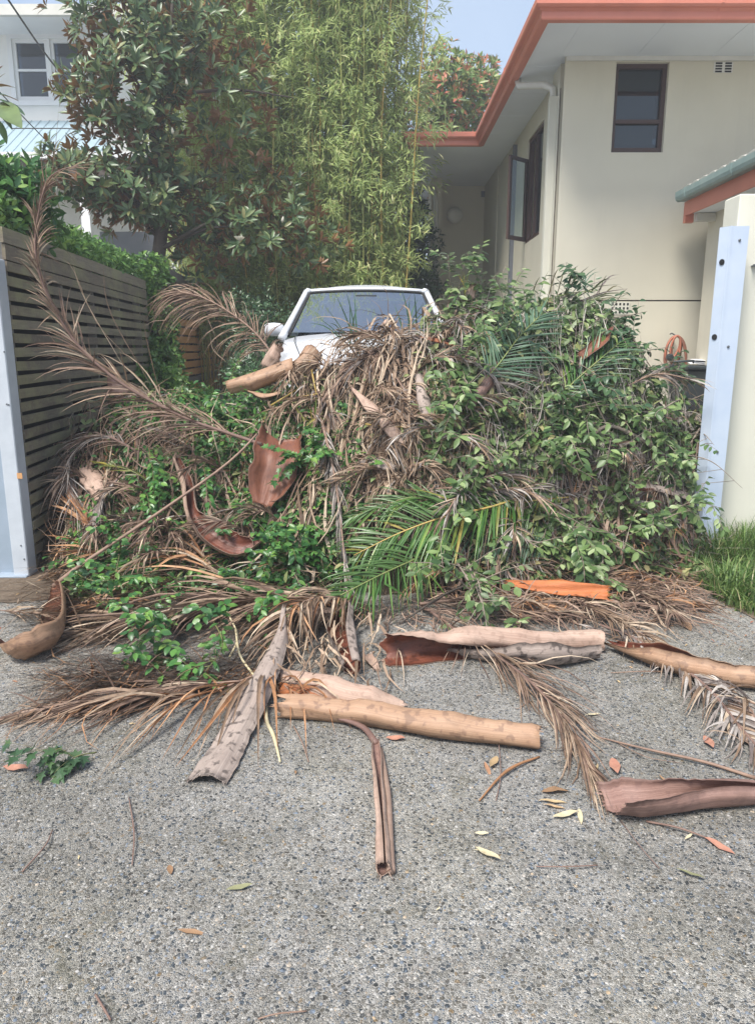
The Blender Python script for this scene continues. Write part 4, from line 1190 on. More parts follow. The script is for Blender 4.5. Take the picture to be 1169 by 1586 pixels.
    for i in range(8):
        for j in range(12): F.append((i * 13 + j, i * 13 + j + 1, (i + 1) * 13 + j + 1, (i + 1) * 13 + j))
    C_.part('roof', V, F, M['car_paint'], smooth=True)
    v, f = tube([screen_pt(u, 1.0, .0) for u in np.linspace(-1, 1, 13)], .026, 7, ); C_.part('roof_edge', v, f, M['car_paint'], smooth=True)
    # rear window, tailgate
    a = [Vector((cx - .78, yw + yb1 + .08, zb + zbelt)), Vector((cx + .78, yw + yb1 + .08, zb + zbelt)), Vector((cx + .6, yw + yr1 + .14, zb + zroof - .04)), Vector((cx - .6, yw + yr1 + .14, zb + zroof - .04))]
    C_.part('rear_window', a, [(3, 2, 1, 0)], M['glass'])
    # inside: dashboard, wheel, seats
    v, f = bevel_box(cx - .72, cx + .72, yw + .12, yw + .5, zb + .6, zb + .93, .04); C_.part('dashboard', v, f, M['black_plastic'])
    for s in (-1, 1):
        v, f = bevel_box(cx + s * .37 - .24, cx + s * .37 + .24, yw + 1.25, yw + 1.42, zb + .5, zb + 1.12, .05); se = C_.part('seat', v, f, M['seat_cloth'])
        v, f = bevel_box(cx + s * .37 - .12, cx + s * .37 + .12, yw + 1.27, yw + 1.36, zb + 1.15, zb + 1.32, .03); C_.part('headrest', v, f, M['seat_cloth'], parent=se)
    c = Vector((cx + .37, yw + .62, zb + .98)); ax = Vector((0, -.8, .6))
    sxx = Vector((1, 0, 0)); uu = ax.normalized().cross(sxx)
    v, f = tube([c + sxx * .18 * math.cos(a) + uu * .18 * math.sin(a) for a in np.linspace(0, 6.283, 17)], .015, 6); C_.part('steering_wheel', v, f, M['black_plastic'], smooth=True)
    v, f = bevel_box(cx - .11, cx + .11, yw + .5, yw + .52, zb + 1.29, zb + 1.35, .006); C_.part('rear_view_mirror', v, f, M['black_plastic'])
    for s in (-1, 1):      # wipers
        v, f = tube([screen_pt(.1 * s + .2, .03, .03), screen_pt(.5 * s + .25, .06, .035), screen_pt(.62 * s + .25 if s < 0 else .88, .10, .03)], .009, 5); C_.part('wiper', v, f, M['rubber'])
    # door mirrors
    for s in (-1, 1):
        c = Vector((cx + s * .93, yw + .12, zb + .985))
        v, f = [], []
        nr, ns = 7, 12
        for i in range(nr):
            a = -math.pi / 2 + math.pi * i / (nr - 1)
            for k in range(ns):
                b_ = 2 * math.pi * k / ns
                ex = lambda q: math.copysign(abs(q) ** .65, q)
                v.append(c + Vector((ex(math.cos(b_)) * .105 * math.cos(a) ** .5 if abs(math.cos(a)) > 1e-6 else 0, .06 * math.sin(a), ex(math.sin(b_)) * .068 * (math.cos(a) ** .5 if abs(math.cos(a)) > 1e-6 else 0))))
        for i in range(nr - 1):
            for k in range(ns): f.append((i * ns + k, i * ns + (k + 1) % ns, (i + 1) * ns + (k + 1) % ns, (i + 1) * ns + k))
        mi = C_.part('door_mirror', v, f, M['car_paint'], smooth=True)
        v, f = tube([c + Vector((-s * .08, .02, -.04)), c + Vector((-s * .15, .04, -.06))], .022, 6); C_.part('mirror_stalk', v, f, M['black_plastic'], parent=mi)
    # bonnet with its shut line, lamps, grille, bumper, wheels
    for s in (-1, 1):
        v, f = tube([Vector((cx + s * .70, yw - .02, zb + .925)), Vector((cx + s * .66, yw - .5, zb + .865)), Vector((cx + s * .56, yw - .92, zb + .72))], .004, 4); C_.part('bonnet_gap', v, f, M['rubber'])
        v, f = bevel_box(cx + s * .58 - .16, cx + s * .58 + .16, yw - 1.0, yw - .9, zb + .52, zb + .66, .02); C_.part('headlight', v, f, M['lamp_lens'])
    v, f = bevel_box(cx - .36, cx + .36, yw - 1.05, yw - .98, zb + .50, zb + .62, .015); C_.part('grille', v, f, M['black_plastic'])
    v, f = bevel_box(cx - .78, cx + .78, yw - 1.1, yw - .9, zb + .22, zb + .46, .04); C_.part('bumper', v, f, M['car_paint'])
    for s in (-1, 1):
        for yy in (-.35, 2.25):
            c = Vector((cx + s * .66, yw + yy, zb + .30))
            v, f = lathe(c, (s, 0, 0), [(0, .2), (.0, .29), (.03, .305), (.16, .305), (.19, .28), (.19, .19)], 22); wh = C_.part('wheel', v, f, M['rubber'], smooth=True)
            v, f = lathe(c, (s, 0, 0), [(.15, .19), (.17, .18), (.165, .05), (.18, .02)], 16); C_.part('rim', v, f, M['rim'], parent=wh)
build_car()

# ================================================================== TREES AND PLANTS
def unit_rows(n):
    v = R.normal(size=(n, 3)); return v / np.linalg.norm(v, axis=1, keepdims=True)
def ell(x, y, rx, ry, Y, ryd):
    """ellipsoid by picture centre and radii at depth Y, depth radius in metres"""
    c = at(x, y, Y); ex = at(x + rx, y, Y).x - c.x; ez = at(x, y - ry, Y).z - c.z
    return c, ex, ryd, ez
def whorls(ells, per, rs, shell=.55):
    C, A = [], []
    for (x, y, rx, ry, Y, d), n in zip(ells, per):
        c, ex, ey, ez = ell(x, y, rx, ry, Y, d)
        u = unit_rows(n); r = shell + (1 - shell) * R.rand(n, 1) ** .6
        p = np.array(c) + u * r * np.array([ex, ey, ez]) + R.normal(size=(n, 3)) * .08
        C.append(p); A.append(u * np.array([1, 1, .8]) + np.array([0, -.15, .55]) + R.normal(size=(n, 3)) * .25)
    return np.concatenate(C), np.concatenate(A)
def rosette(C, A, k, spread=(.55, 1.25)):
    """k leaves round each tip, leaning out from its axis"""
    n = len(C)
    A = A / np.linalg.norm(A, axis=1, keepdims=True)
    B = np.cross(A, np.array([.3, .9, .2])); B /= np.linalg.norm(B, axis=1, keepdims=True)
    D_ = np.cross(A, B)
    ph = R.rand(n)[:, None] * 6.28 + np.arange(k)[None] * (6.28 / k) + R.normal(size=(n, k)) * .35
    sp = spread[0] + (spread[1] - spread[0]) * R.rand(n, k)
    d = A[:, None] * np.cos(sp)[..., None] + (B[:, None] * np.cos(ph)[..., None] + D_[:, None] * np.sin(ph)[..., None]) * np.sin(sp)[..., None]
    u = A[:, None] + d * -.2 + 0 * d
    c = C[:, None] + d * .02 + A[:, None] * (R.rand(n, k)[..., None] * .05)
    return c.reshape(-1, 3), d.reshape(-1, 3), np.broadcast_to(u, d.shape).reshape(-1, 3)

def limbs(T, base, tips, r0, name='limb', mat='bark_dark', mid=None):
    for t in tips:
        b = Vector(base); t = Vector(t)
        m = b.lerp(t, .5) + Vector((R.normal() * .12, R.normal() * .12, .1))
        v, f = tube(spline([b, m, t], 9), [r0, r0 * .65, r0 * .2], 6)
        T.part(name, v, f, M[mat], smooth=True)

def split_leaves(T, C, D, U, L, W, mat, keep=300, hi=True, name='leaf', mass='leaf_mass', bend=.12, fold=.2, meshes=None):
    """the nearest leaves are leaf objects, the rest one mass"""
    C = np.asarray(C); n = len(C)
    L = np.broadcast_to(L, (n,)); W = np.broadcast_to(W, (n,))
    order = np.argsort(C[:, 1] + R.rand(n) * .4)
    sel, rest = order[:keep], order[keep:]
    if meshes is None: meshes = [leaf_mesh('leaf', M[mat], k=q, W=float(np.mean(W / L)) * f_, bend=b_, fold=fo) for q, (f_, b_, fo) in enumerate(((1, .1, .25), (.9, .25, .35), (1.1, .02, .15)))]
    for i in sel:
        T.inst(name, meshes[i % len(meshes)], frame_mat(C[i], D[i], U[i], L[i]))
    if len(rest):
        v, f, rn = leaves_np(C[rest], D[rest], U[rest], L[rest], W[rest], hi, bend, fold)
        T.part(mass, v, f, M[mat], rnd=rn, kind='stuff', smooth=hi)

# --- magnolia
def magnolia():
    b = at(248, 470, 11.3); b.z = ground_z(b.x, b.y)
    T = Thing('magnolia_tree', b, 'magnolia tree with dark glossy leaves and rusty undersides left of the bamboo', 'tree')
    top = at(255, 120, 11.3)
    v, f = tube(spline([b, at(246, 400, 11.3), at(262, 300, 11.3), at(240, 220, 11.3), at(262, 90, 11.3), at(270, -40, 11.3)], 20), [.13, .1, .08, .06, .04, .02], 9)
    T.part('trunk', v, f, M['bark_dark'], smooth=True)
    es = [(245, 75, 110, 70, 11.3, 1.0), (165, 40, 62, 50, 11.1, .6), (200, 140, 90, 62, 10.9, .8), (320, 60, 90, 80, 11.8, .9), (330, 160, 105, 60, 11.6, 1.0),
          (235, 235, 62, 45, 11.0, .7), (170, 190, 45, 32, 10.7, .5), (370, 235, 70, 60, 11.7, .8), (265, -50, 130, 60, 11.5, 1.0), (130, 272, 70, 34, 10.6, .6),
          (215, 310, 70, 42, 11.0, .7), (300, 330, 60, 50, 11.6, .7), (385, 350, 80, 40, 11.3, .6), (470, 372, 60, 32, 11.5, .5), (330, 400, 70, 40, 12.0, .5), (400, 130, 50, 60, 12, .6), (120, 135, 22, 20, 10.8, .3), (445, 310, 45, 40, 12, .5)]
    per = [150, 62, 120, 55, 44, 60, 38, 26, 50, 84, 120, 84, 60, 42, 34, 4, 10, 16]
    per = [int(q * 1.2) for q in per]
    C, A = whorls(es, per, None, .45)
    for e, pn in zip(es, per):
        if pn < 60: continue
        c = at(e[0], e[1], e[4]); k = min(1, max(0, (420 - e[1] - 60) / 460))
        root = Vector((b.x + .02, b.y, float(np.interp(c.z - .5, [b.z, top.z + .6], [b.z + .4, top.z + .4]))))
        limbs(T, root, [c] + [c + Vector((R.normal() * e[2] / 110., R.normal() * .3, R.normal() * e[3] / 110.)) for _ in range(1)], .03)
    c, d, u = rosette(C, A, 9)
    n = len(c)
    split_leaves(T, c, d, u, .13 + .06 * R.rand(n), .042 + .016 * R.rand(n), 'leaf_mag', bend=.14)
    # flowers and buds
    for (x, y, s) in ((371, 374, 1.0),):
        p = at(x, y, 10.6)
        cc = np.repeat(np.array(p)[None], 9, 0)
        ph = np.arange(9) * .7
        dd = np.stack([np.cos(ph), np.sin(ph) * .8 - .3, .35 + .3 * R.rand(9)], 1)
        v, f, rn = leaves_np(cc, dd, np.tile([0, 0, 1.], (9, 1)), .10, .07, True, -.2, .3)
        T.part('flower', v, f, M['petal'], rnd=rn, smooth=True, label='open cream magnolia flower')
    for (x, y) in ((290, 133), (172, 338), (190, 350), (437, 345), (268, 208)):
        p = at(x, y, 10.6)
        v, f = lathe(p, (R.normal() * .3, -.2, 1), [(0, .006), (.03, .02), (.06, .014), (.085, .002)], 8); T.part('flower_bud', v, f, M['petal'], smooth=True)
magnolia()
def near_branch():
    b = at(-70, 60, 3.6)
    T = Thing('magnolia_branch', b, 'dark magnolia branch tip hanging in from the left edge of the photo', 'branch')
    tip = at(-6, 150, 3.6)
    v, f = tube(spline([b, at(-40, 120, 3.6), tip], 8), [.012, .008, .006], 6); T.part('twig', v, f, M['twig'], smooth=True)
    mm = leaf_mesh('leaf', M['leaf_mag'], W=.30, bend=.15, fold=.25)
    ends = [(24, 128), (30, 150), (40, 168), (26, 180), (22, 196), (14, 218), (6, 110), (2, 96)]
    roots = [(-6, 135), (-8, 145), (-8, 152), (-6, 160), (-8, 166), (-8, 180), (-8, 130), (-10, 120)]
    for (e, r) in zip(ends, roots):
        p, q = at(*r, 3.6 + R.normal() * .04), at(*e, 3.55 + R.normal() * .08)
        T.inst('leaf', mm, frame_mat(p, q - p, Vector((R.normal() * .4, -.4, 1)), (q - p).length))
    # a second tip lower, just over the fence end
    return T
near_branch()

# --- bamboo
def bamboo():
    b = Vector((at(500, 500, 13.4).x, 13.4, .82))
    T = Thing('bamboo_clump', b, 'tall light green bamboo clump with yellow orange canes behind the white car', 'bamboo')
    n = 112
    C, D = [], []
    for i in range(n):
        x = 285 + 340 * ((i + R.rand()) / n); Y = 12.7 + 2.0 * R.rand()
        p = at(x, 500, Y); p.z = .8
        lean = (x - 520) / 3000. + R.normal() * .035
        hgt = 8.6 + 2.2 * R.rand()
        pts = [p]
        for j in range(1, 7):
            t = j / 6
            pts.append(p + Vector((lean * hgt * t ** 2 * 1.0 + R.normal() * .03, R.normal() * .05 - .25 * t * t, hgt * t)))
        sp = spline(pts, 26)
        r0 = .011 + .009 * R.rand()
        v, f = tube(sp, [r0, r0 * .9, r0 * .55, .003], 6)
        # swollen nodes
        T.part('cane', v, f, M['culm'], smooth=True)
        m = 1300
        u = (.10 + .90 * R.rand(m) ** 1.15)
        u = np.round(u * 34) / 34 + R.normal(size=m) * .004
        u = np.clip(u, .05, .995)
        k = np.clip((u * 25).astype(int), 0, 24); P_ = np.array(sp); q = P_[k] + (P_[k + 1] - P_[k]) * (u * 25 - k)[:, None]
        grp = np.round(u * 34).astype(int)
        rs = np.random.RandomState(i * 7 + 3); off = rs.normal(size=(40, 3)) * np.array([.17, .2, .12]); off[:, 2] += .02
        sub = R.randint(0, 3, m); off2 = rs.normal(size=(40, 3, 3)) * np.array([.2, .2, .12])
        low = np.clip((u - .08) / .3, .25, 1)[:, None]
        q = q + (off[np.clip(grp, 0, 39)] + off2[np.clip(grp, 0, 39), sub]) * low + R.normal(size=(m, 3)) * .055
        C.append(q); dd = R.normal(size=(m, 3)) * .7 + np.array([0, 0, -.35]) + off2[np.clip(grp, 0, 39), sub] * 2.5; D.append(dd)
    C = np.concatenate(C); D = np.concatenate(D)
    nn_ = len(C)
    keepm = R.rand(nn_) < np.where(C[:, 2] < 2.4, .55, 1)
    C, D = C[keepm], D[keepm]; nn_ = len(C)
    v, f, rn = leaves_np(C, D, np.tile([0, -.5, 1.], (nn_, 1)) + R.normal(size=(nn_, 3)) * .4, .11 + .08 * R.rand(nn_), .020 + .012 * R.rand(nn_), False, .2, .1)
    T.part('leaf_mass', v, f, M['leaf_bamboo'], rnd=rn, kind='stuff')
bamboo()

def bush(name, ells, per, label, cat, mat, k=5, L=(.06, .1), W=.5, hi=False, keep=0, stem='bark_dark', spread=(.5, 1.3), shell=.4, limbs_=True, group=None, kind=None, root=None):
    c0 = at(ells[0][0], ells[0][1], ells[0][4])
    b = Vector((c0.x, c0.y, ground_z(c0.x, c0.y)))
    if root: b = Vector(root)
    if root: c0 = Vector((root[0], root[1], c0.z))
    T = Thing(name, b, label, cat, group)
    if limbs_:
        v, f = tube(spline([b, b.lerp(c0, .5) + Vector((.05, 0, 0)), c0], 9), [.06, .045, .02], 7); T.part('trunk', v, f, M[stem], smooth=True)
        for e in ells[:14]:
            limbs(T, b.lerp(c0, .55), [at(e[0], e[1], e[4])], .022, mat=stem)
    C, A = whorls(ells, per, None, shell)
    C[:, 2] = np.maximum(C[:, 2], ground_z_np(C[:, 0], C[:, 1]) + .05)
    c, d, u = rosette(C, A, k, spread)
    n = len(c); Ls = L[0] + (L[1] - L[0]) * R.rand(n)
    if keep: split_leaves(T, c, d, u, Ls, Ls * W, mat, keep, hi)
    else:
        v, f, rn = leaves_np(c, d, u, Ls, Ls * W, hi, .12, .2); T.part('leaf_mass', v, f, M[mat], rnd=rn, kind='stuff', smooth=hi)
    return T
bush('flushing_tree', [(700, 150, 62, 55, 20, 1.2), (660, 200, 50, 60, 20, 1.2), (735, 165, 45, 55, 21, 1.2), (690, 105, 32, 26, 20.5, .8), (740, 120, 28, 22, 21, .8), (690, 250, 60, 60, 20, 1.2), (640, 290, 50, 60, 19, 1)],
     [260, 200, 190, 60, 50, 220, 160], 'tree with red and orange new leaves behind the terracotta gutter', 'tree', 'leaf_red', 7, (.14, .24), .4)
bush('dark_shrub', [(645, 395, 34, 50, 16.3, .7), (690, 340, 40, 50, 21.6, .8), (640, 345, 22, 40, 15.5, .5), (610, 420, 40, 40, 15.6, .6), (640, 450, 40, 30, 15.5, .6), (585, 460, 40, 30, 15.4, .6)],
     [220, 170, 80, 170, 150, 120], 'dark green shrub in the gap between bamboo and house', 'shrub', 'leaf_deep', 6, (.09, .16), .42)
# understory behind the fence and beneath the bamboo
bush('understory_shrub', [(400, 440, 70, 60, 15.2, .6), (520, 430, 70, 60, 15.6, .6), (330, 420, 60, 60, 15, .6), (450, 360, 90, 50, 15.8, .5), (560, 390, 70, 50, 15.8, .5)],
     [240, 250, 180, 240, 220], 'dense dark green shrubs at the shaded foot of the bamboo', 'shrub', 'leaf_deep', 7, (.14, .24), .4, shell=.1)
bush('leafy_tree', [(560, 340, 70, 60, 15.9, .5), (400, 310, 70, 60, 15.8, .5), (500, 280, 90, 70, 16., .5), (570, 230, 50, 80, 16., .5), (400, 200, 110, 80, 16, .5), (540, 150, 85, 90, 16.2, .5), (420, 80, 120, 80, 16.2, .5), (550, 30, 85, 80, 16.2, .5), (440, -20, 120, 70, 16.2, .5), (480, 200, 100, 90, 16.3, .4)],
     [240, 220, 300, 220, 330, 290, 330, 260, 240, 250], 'light green tree foliage showing through behind the bamboo canes', 'tree', 'leaf_bamboo', 7, (.12, .2), .3, shell=.1)
bush('low_shrub', [(398, 545, 42, 50, 10.2, .5), (385, 500, 35, 40, 10.8, .5), (430, 500, 30, 35, 10.6, .4), (392, 590, 42, 40, 9.5, .4)],
     [260, 170, 90, 170], 'dark green shrub between the orange fence and the white car', 'shrub', 'leaf_deep', 6, (.05, .08), .5)
# hedge along the fence top, ivy column at the fence end
hs = []
for i in range(15):
    Y = 5.3 + i * .29; c = Vector((fx(Y) - .30, Y, 2.50))
    hs.append((c, .26, .25, .17))
def hedge(name, cs, per, label, mat, L, W, keep=300, seedY=.3, up_=.3):
    b = Vector((cs[0][0].x, cs[0][0].y, 0)); T = Thing(name, b, label, 'hedge' if 'hedge' in name else 'climber')
    v, f = tube(spline([Vector((c.x, c.y, c.z - .15)) for c, *_ in cs], 30), .018, 5); T.part('stem', v, f, M['bark_dark'], smooth=True)
    C, A = [], []
    for (c, rx, ry, rz), n in zip(cs, per):
        u = unit_rows(n); r = .35 + .65 * R.rand(n, 1) ** .5
        C.append(np.array(c) + u * r * np.array([rx, ry, rz])); A.append(u + np.array([.3, -.2, up_]))
    C, A = np.concatenate(C), np.concatenate(A)
    c, d, u = rosette(C, A, 5, (.5, 1.4)); n = len(c); Ls = L[0] + (L[1] - L[0]) * R.rand(n)
    split_leaves(T, c, d, u, Ls, Ls * W, mat, keep, True)
    return T
hedge('hedge', hs, [120] * 15, 'bright green small leaved hedge spilling over the slat fence', 'leaf_hedge', (.045, .075), .5)
iv = []
for (x, y, Y, r) in ((232, 420, 9.5, .2), (240, 450, 9.6, .22), (244, 480, 9.6, .2), (246, 510, 9.6, .2), (250, 540, 9.5, .2), (252, 570, 9.3, .24), (262, 605, 9.0, .24), (300, 630, 8.4, .24), (240, 600, 8.6, .26), (232, 560, 9.4, .2), (225, 450, 9.55, .14)):
    iv.append((at(x, y, Y), r, .22, r * .85))
hedge('ivy_climber', iv, [110] * 11, 'green ivy climbing over the far end of the slat fence', 'leaf_hedge', (.05, .08), .6, up_=.1)
bush('corner_shrub', [(10, 300, 36, 34, 5.9, .25), (-20, 315, 50, 42, 5.8, .25), (25, 325, 32, 24, 5.9, .2), (50, 345, 26, 14, 6.1, .15)], [150, 140, 90, 60],
     'dark green glossy shrub standing over the near end of the slat fence', 'shrub', 'leaf_vine', 5, (.07, .11), .42, hi=True, keep=300, root=(-3.05, 5.9, 0), limbs_=False)

# --- grass by the wall: tufts of curved blades
def grass(n, name, region, label, hmin=.05, hmax=.27):
    x0, x1, y0, y1 = region
    X = x0 + (x1 - x0) * R.rand(n); Y = y0 + (y1 - y0) * R.rand(n)
    edge = 2.44 + .1 * np.sin(Y * 5) - .18 * np.sin((Y - 3.8) * 1.8) + np.clip(4.35 - Y, 0, 1) * .9
    ok = (X > edge + .5 * R.rand(n) ** 3 - .1 + .07 * np.sin(Y * 17) + .05 * np.sin(Y * 41)) & ~((X > bx - .03) & (Y > 5.72))
    cl = np.sin(X * 9 + Y * 4) + np.sin(Y * 11 - X * 5)
    X, Y, cl = X[ok], Y[ok], cl[ok]; n = len(X)
    h = (hmin + (hmax - hmin) * R.rand(n) ** 1.5) * (1 + .25 * cl) * (1 + .7 * np.clip(1 - abs(Y - 5.55) / .5, 0, 1))
    h = np.clip(h, .03, .4)
    az = R.rand(n) * 6.28; ln = .2 + .95 * R.rand(n)
    dx, dy = np.cos(az) * ln, np.sin(az) * ln
    w = .003 + .0035 * R.rand(n) ** 2
    V = np.zeros((n, 7, 3)); sx, sy = -np.sin(az), np.cos(az)
    for i, t in enumerate((0, .4, .75)):
        px = X + dx * h * t ** 1.8; py = Y + dy * h * t ** 1.8; pz = ground_z_np(X, Y) + h * (t - .35 * ln * t * t) + .004
        ww = w * (1, .85, .5)[i]
        V[:, i * 2] = np.stack([px - sx * ww, py - sy * ww, pz], 1); V[:, i * 2 + 1] = np.stack([px + sx * ww, py + sy * ww, pz], 1)
    V[:, 6] = np.stack([X + dx * h, Y + dy * h, ground_z_np(X, Y) + h * (1 - .5 * ln)], 1)
    T = np.array([(0, 1, 3), (0, 3, 2), (2, 3, 5), (2, 5, 4), (4, 5, 6)])
    F = (T[None] + (np.arange(n) * 7)[:, None, None]).reshape(-1, 3)
    single(name, V.reshape(-1, 3), F, M['grass'], label, 'grass', kind='stuff', base=(3, 5, 0), rnd=np.repeat(R.rand(n), 5))
grass(40000, 'grass', (2.2, 4.3, 3.6, 5.74), 'bright green grass strip growing at the foot of the cream wall')

# ================================================================== THE DEBRIS PILE
def core():  # dark filler mound added under the debris so the heap is not see-through
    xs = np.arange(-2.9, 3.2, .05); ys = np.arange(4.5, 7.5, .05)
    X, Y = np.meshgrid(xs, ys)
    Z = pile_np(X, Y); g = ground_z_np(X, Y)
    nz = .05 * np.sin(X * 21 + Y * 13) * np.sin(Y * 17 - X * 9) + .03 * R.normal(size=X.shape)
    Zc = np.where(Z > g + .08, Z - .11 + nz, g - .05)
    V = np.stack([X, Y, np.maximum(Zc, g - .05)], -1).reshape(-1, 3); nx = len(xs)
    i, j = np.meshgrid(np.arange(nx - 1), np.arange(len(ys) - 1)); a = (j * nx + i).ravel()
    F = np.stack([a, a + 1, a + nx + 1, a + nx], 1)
    single('pile_filler', V, F, M['core'], 'dark filler mound added inside the debris pile', 'leaf litter', kind='stuff', base=(0, 5.8, 0))
core()

def surf_n(X, Y):
    e = .06
    return Vector((-(surf(X + e, Y) - surf(X - e, Y)) / (2 * e), -(surf(X, Y + e) - surf(X, Y - e)) / (2 * e), 1)).normalized()

TANGLES = [(820, 588, 70, 14), (985, 722, 95, 24), (1045, 640, 40, 30), (690, 762, 105, 18), (700, 545, 50, 18), (1020, 780, 60, 25), (240, 700, 60, 22), (140, 740, 50, 50), (330, 760, 70, 16), (250, 865, 90, 20), (960, 850, 110, 14)]
def kept(x, y, leaf=False):
    # the dark hollow on the right, and the place of the green palm fans, stay clear of loose stuff
    if leaf and any(((x - q[0]) / q[2]) ** 2 + ((y - q[1]) / q[3]) ** 2 < R.uniform(.6, 1.3) for q in TANGLES) and R.rand() < .85: return True
    a = ((x - 900) / 60) ** 2 + ((y - 760) / 30) ** 2; b = ((x - 630) / 115) ** 2 + ((y - 850) / 75) ** 2
    return a < R.uniform(.6, 1.1) or b < R.uniform(.5, 1.1)
# under-layers, uncountable: shredded dead strands and small leaves
def strand_mass(n, box_, name, label, mat, L=(.12, .4), w=(.004, .012), off=(-.06, .07), azc=None):
    """box_: (x0,x1,y0,y1) picture rectangle, or list of them"""
    bs = box_ if isinstance(box_, list) else [box_]
    P0 = []
    for b in bs:
        for _ in range(n // len(bs)):
            x_, y_ = R.uniform(b[0], b[1]), R.uniform(b[2], b[3])
            if hits(x_, y_) and not kept(x_, y_): P0.append(on(x_, y_, 0.02))
    P0 = np.array(P0); n = len(P0)
    az = R.rand(n) * 6.28 if azc is None else rad(azc[0]) + R.normal(size=n) * rad(azc[1])
    Ls = L[0] + (L[1] - L[0]) * R.rand(n) ** 1.5; ws = w[0] + (w[1] - w[0]) * R.rand(n) ** 2
    cv = R.normal(size=n) * 1.6; o = off[0] + (off[1] - off[0]) * R.rand(n)
    S = 5; V = np.zeros((n, S * 2, 3))
    x, y = P0[:, 0].copy(), P0[:, 1].copy(); tilt = R.normal(size=n) * .22
    for i in range(S):
        t = i / (S - 1)
        z = np.maximum(pile_np(x, y) + o + tilt * Ls * t + .25 * Ls * t * (1 - t), ground_z_np(x, y) + .004)
        tx, ty = np.cos(az), np.sin(az)
        ww = ws * (.6, 1, .85, .55, .08)[i]
        V[:, i * 2] = np.stack([x - -ty * ww * .5, y - tx * ww * .5, z], 1)
        V[:, i * 2 + 1] = np.stack([x + -ty * ww * .5, y + tx * ww * .5, z + ww * (R.rand(n) - .5) * 1.6], 1)
        x = x + tx * Ls / (S - 1); y = y + ty * Ls / (S - 1); az = az + cv / (S - 1)
    T = []
    for i in range(S - 1): a = i * 2; T += [(a, a + 1, a + 3), (a, a + 3, a + 2)]
    T = np.array(T); F = (T[None] + (np.arange(n) * S * 2)[:, None, None]).reshape(-1, 3)
    single(name, V.reshape(-1, 3), F, M[mat], label, 'palm litter', kind='stuff', rnd=np.repeat(R.rand(n), len(T)))
def leaf_carpet(n, boxes, name, label, mat, L=(.04, .075), W=.5, off=(-.05, .06)):
    C = []
    tot = sum((b[1] - b[0]) * (b[3] - b[2]) for b in boxes)
    for b in boxes:
        for _ in range(int(n * (b[1] - b[0]) * (b[3] - b[2]) / tot)):
            x_, y_ = R.uniform(b[0], b[1]), R.uniform(b[2], b[3])
            if hits(x_, y_) and not kept(x_, y_, True): C.append(on(x_, y_, 0.02))
    C = np.array(C); n = len(C)
    C[:, 2] += off[0] + (off[1] - off[0]) * R.rand(n)
    C[:, 2] = np.maximum(C[:, 2], ground_z_np(C[:, 0], C[:, 1]) + .01)
    D = R.normal(size=(n, 3)) + np.array([0, -.3, -.35]); U = R.normal(size=(n, 3)) * .5 + np.array([0, -.5, 1])
    Ls = L[0] + (L[1] - L[0]) * R.rand(n)
    v, f, rn = leaves_np(C, D, U, Ls, Ls * W, True, .15, .2)
    single(name, v, f, M[mat], label, 'leaf litter', kind='stuff', rnd=rn, smooth=True)
strand_mass(2600, [(90, 470, 690, 900), (430, 700, 480, 760), (430, 700, 560, 760)], 'dead_strands', 'shredded brown palm strands woven through the debris pile', 'dead')
strand_mass(1500, [(100, 470, 700, 900), (640, 1080, 820, 920)], 'orange_strands', 'shredded orange palm strands low in the debris pile', 'dead_orange', L=(.15, .4))
strand_mass(1500, [(440, 740, 480, 700), (720, 1080, 660, 780)], 'grey_strands', 'shredded grey twigs and strands high in the debris pile', 'dead_grey', w=(.003, .008), L=(.12, .45))
leaf_carpet(12500, [(650, 1090, 440, 640), (650, 1090, 640, 900)], 'broad_leaves', 'loose broad green leaves packed under the branches on the right of the pile', 'leaf_mid', (.05, .085), .5, off=(-.04, .11))
leaf_carpet(14000, [(170, 480, 590, 720), (110, 480, 700, 930), (430, 560, 640, 910)], 'vine_leaves', 'small bright green vine leaves packed low on the left of the pile', 'leaf_vine', (.03, .065), .6, off=(-.02, .12))

leaf_carpet(2300, [(650, 1090, 470, 900)], 'large_leaves', 'larger pale green and yellowing leaves loose on top of the right heap', 'leaf_pale', (.07, .12), .42, off=(.02, .15))
leaf_carpet(1300, [(110, 480, 620, 930), (430, 700, 600, 900)], 'large_leaves', 'larger pale leaves loose on top of the left and centre of the pile', 'leaf_pale', (.05, .09), .45, off=(.02, .12))
strand_mass(1500, [(650, 1090, 450, 640), (650, 1090, 640, 880)], 'tangled_twigs', 'thin grey brown twigs tangled over the leaves of the right heap', 'dead_grey', L=(.2, .7), w=(.003, .007), off=(.0, .14))
strand_mass(800, [(100, 480, 600, 900)], 'tangled_strands', 'loose brown strands lying over the vines on the left of the pile', 'dead', L=(.2, .6), w=(.003, .010), off=(.0, .12))
strand_mass(1000, [(430, 720, 480, 900)], 'pale_strips', 'pale broad torn palm strips over the centre of the pile', 'dead', L=(.2, .55), w=(.012, .030), off=(.02, .14))
strand_mass(700, [(110, 460, 680, 900), (700, 1080, 780, 900)], 'torn_strips', 'broad brown torn palm strips low in the pile', 'dead_plum', L=(.2, .5), w=(.012, .032), off=(.01, .12))
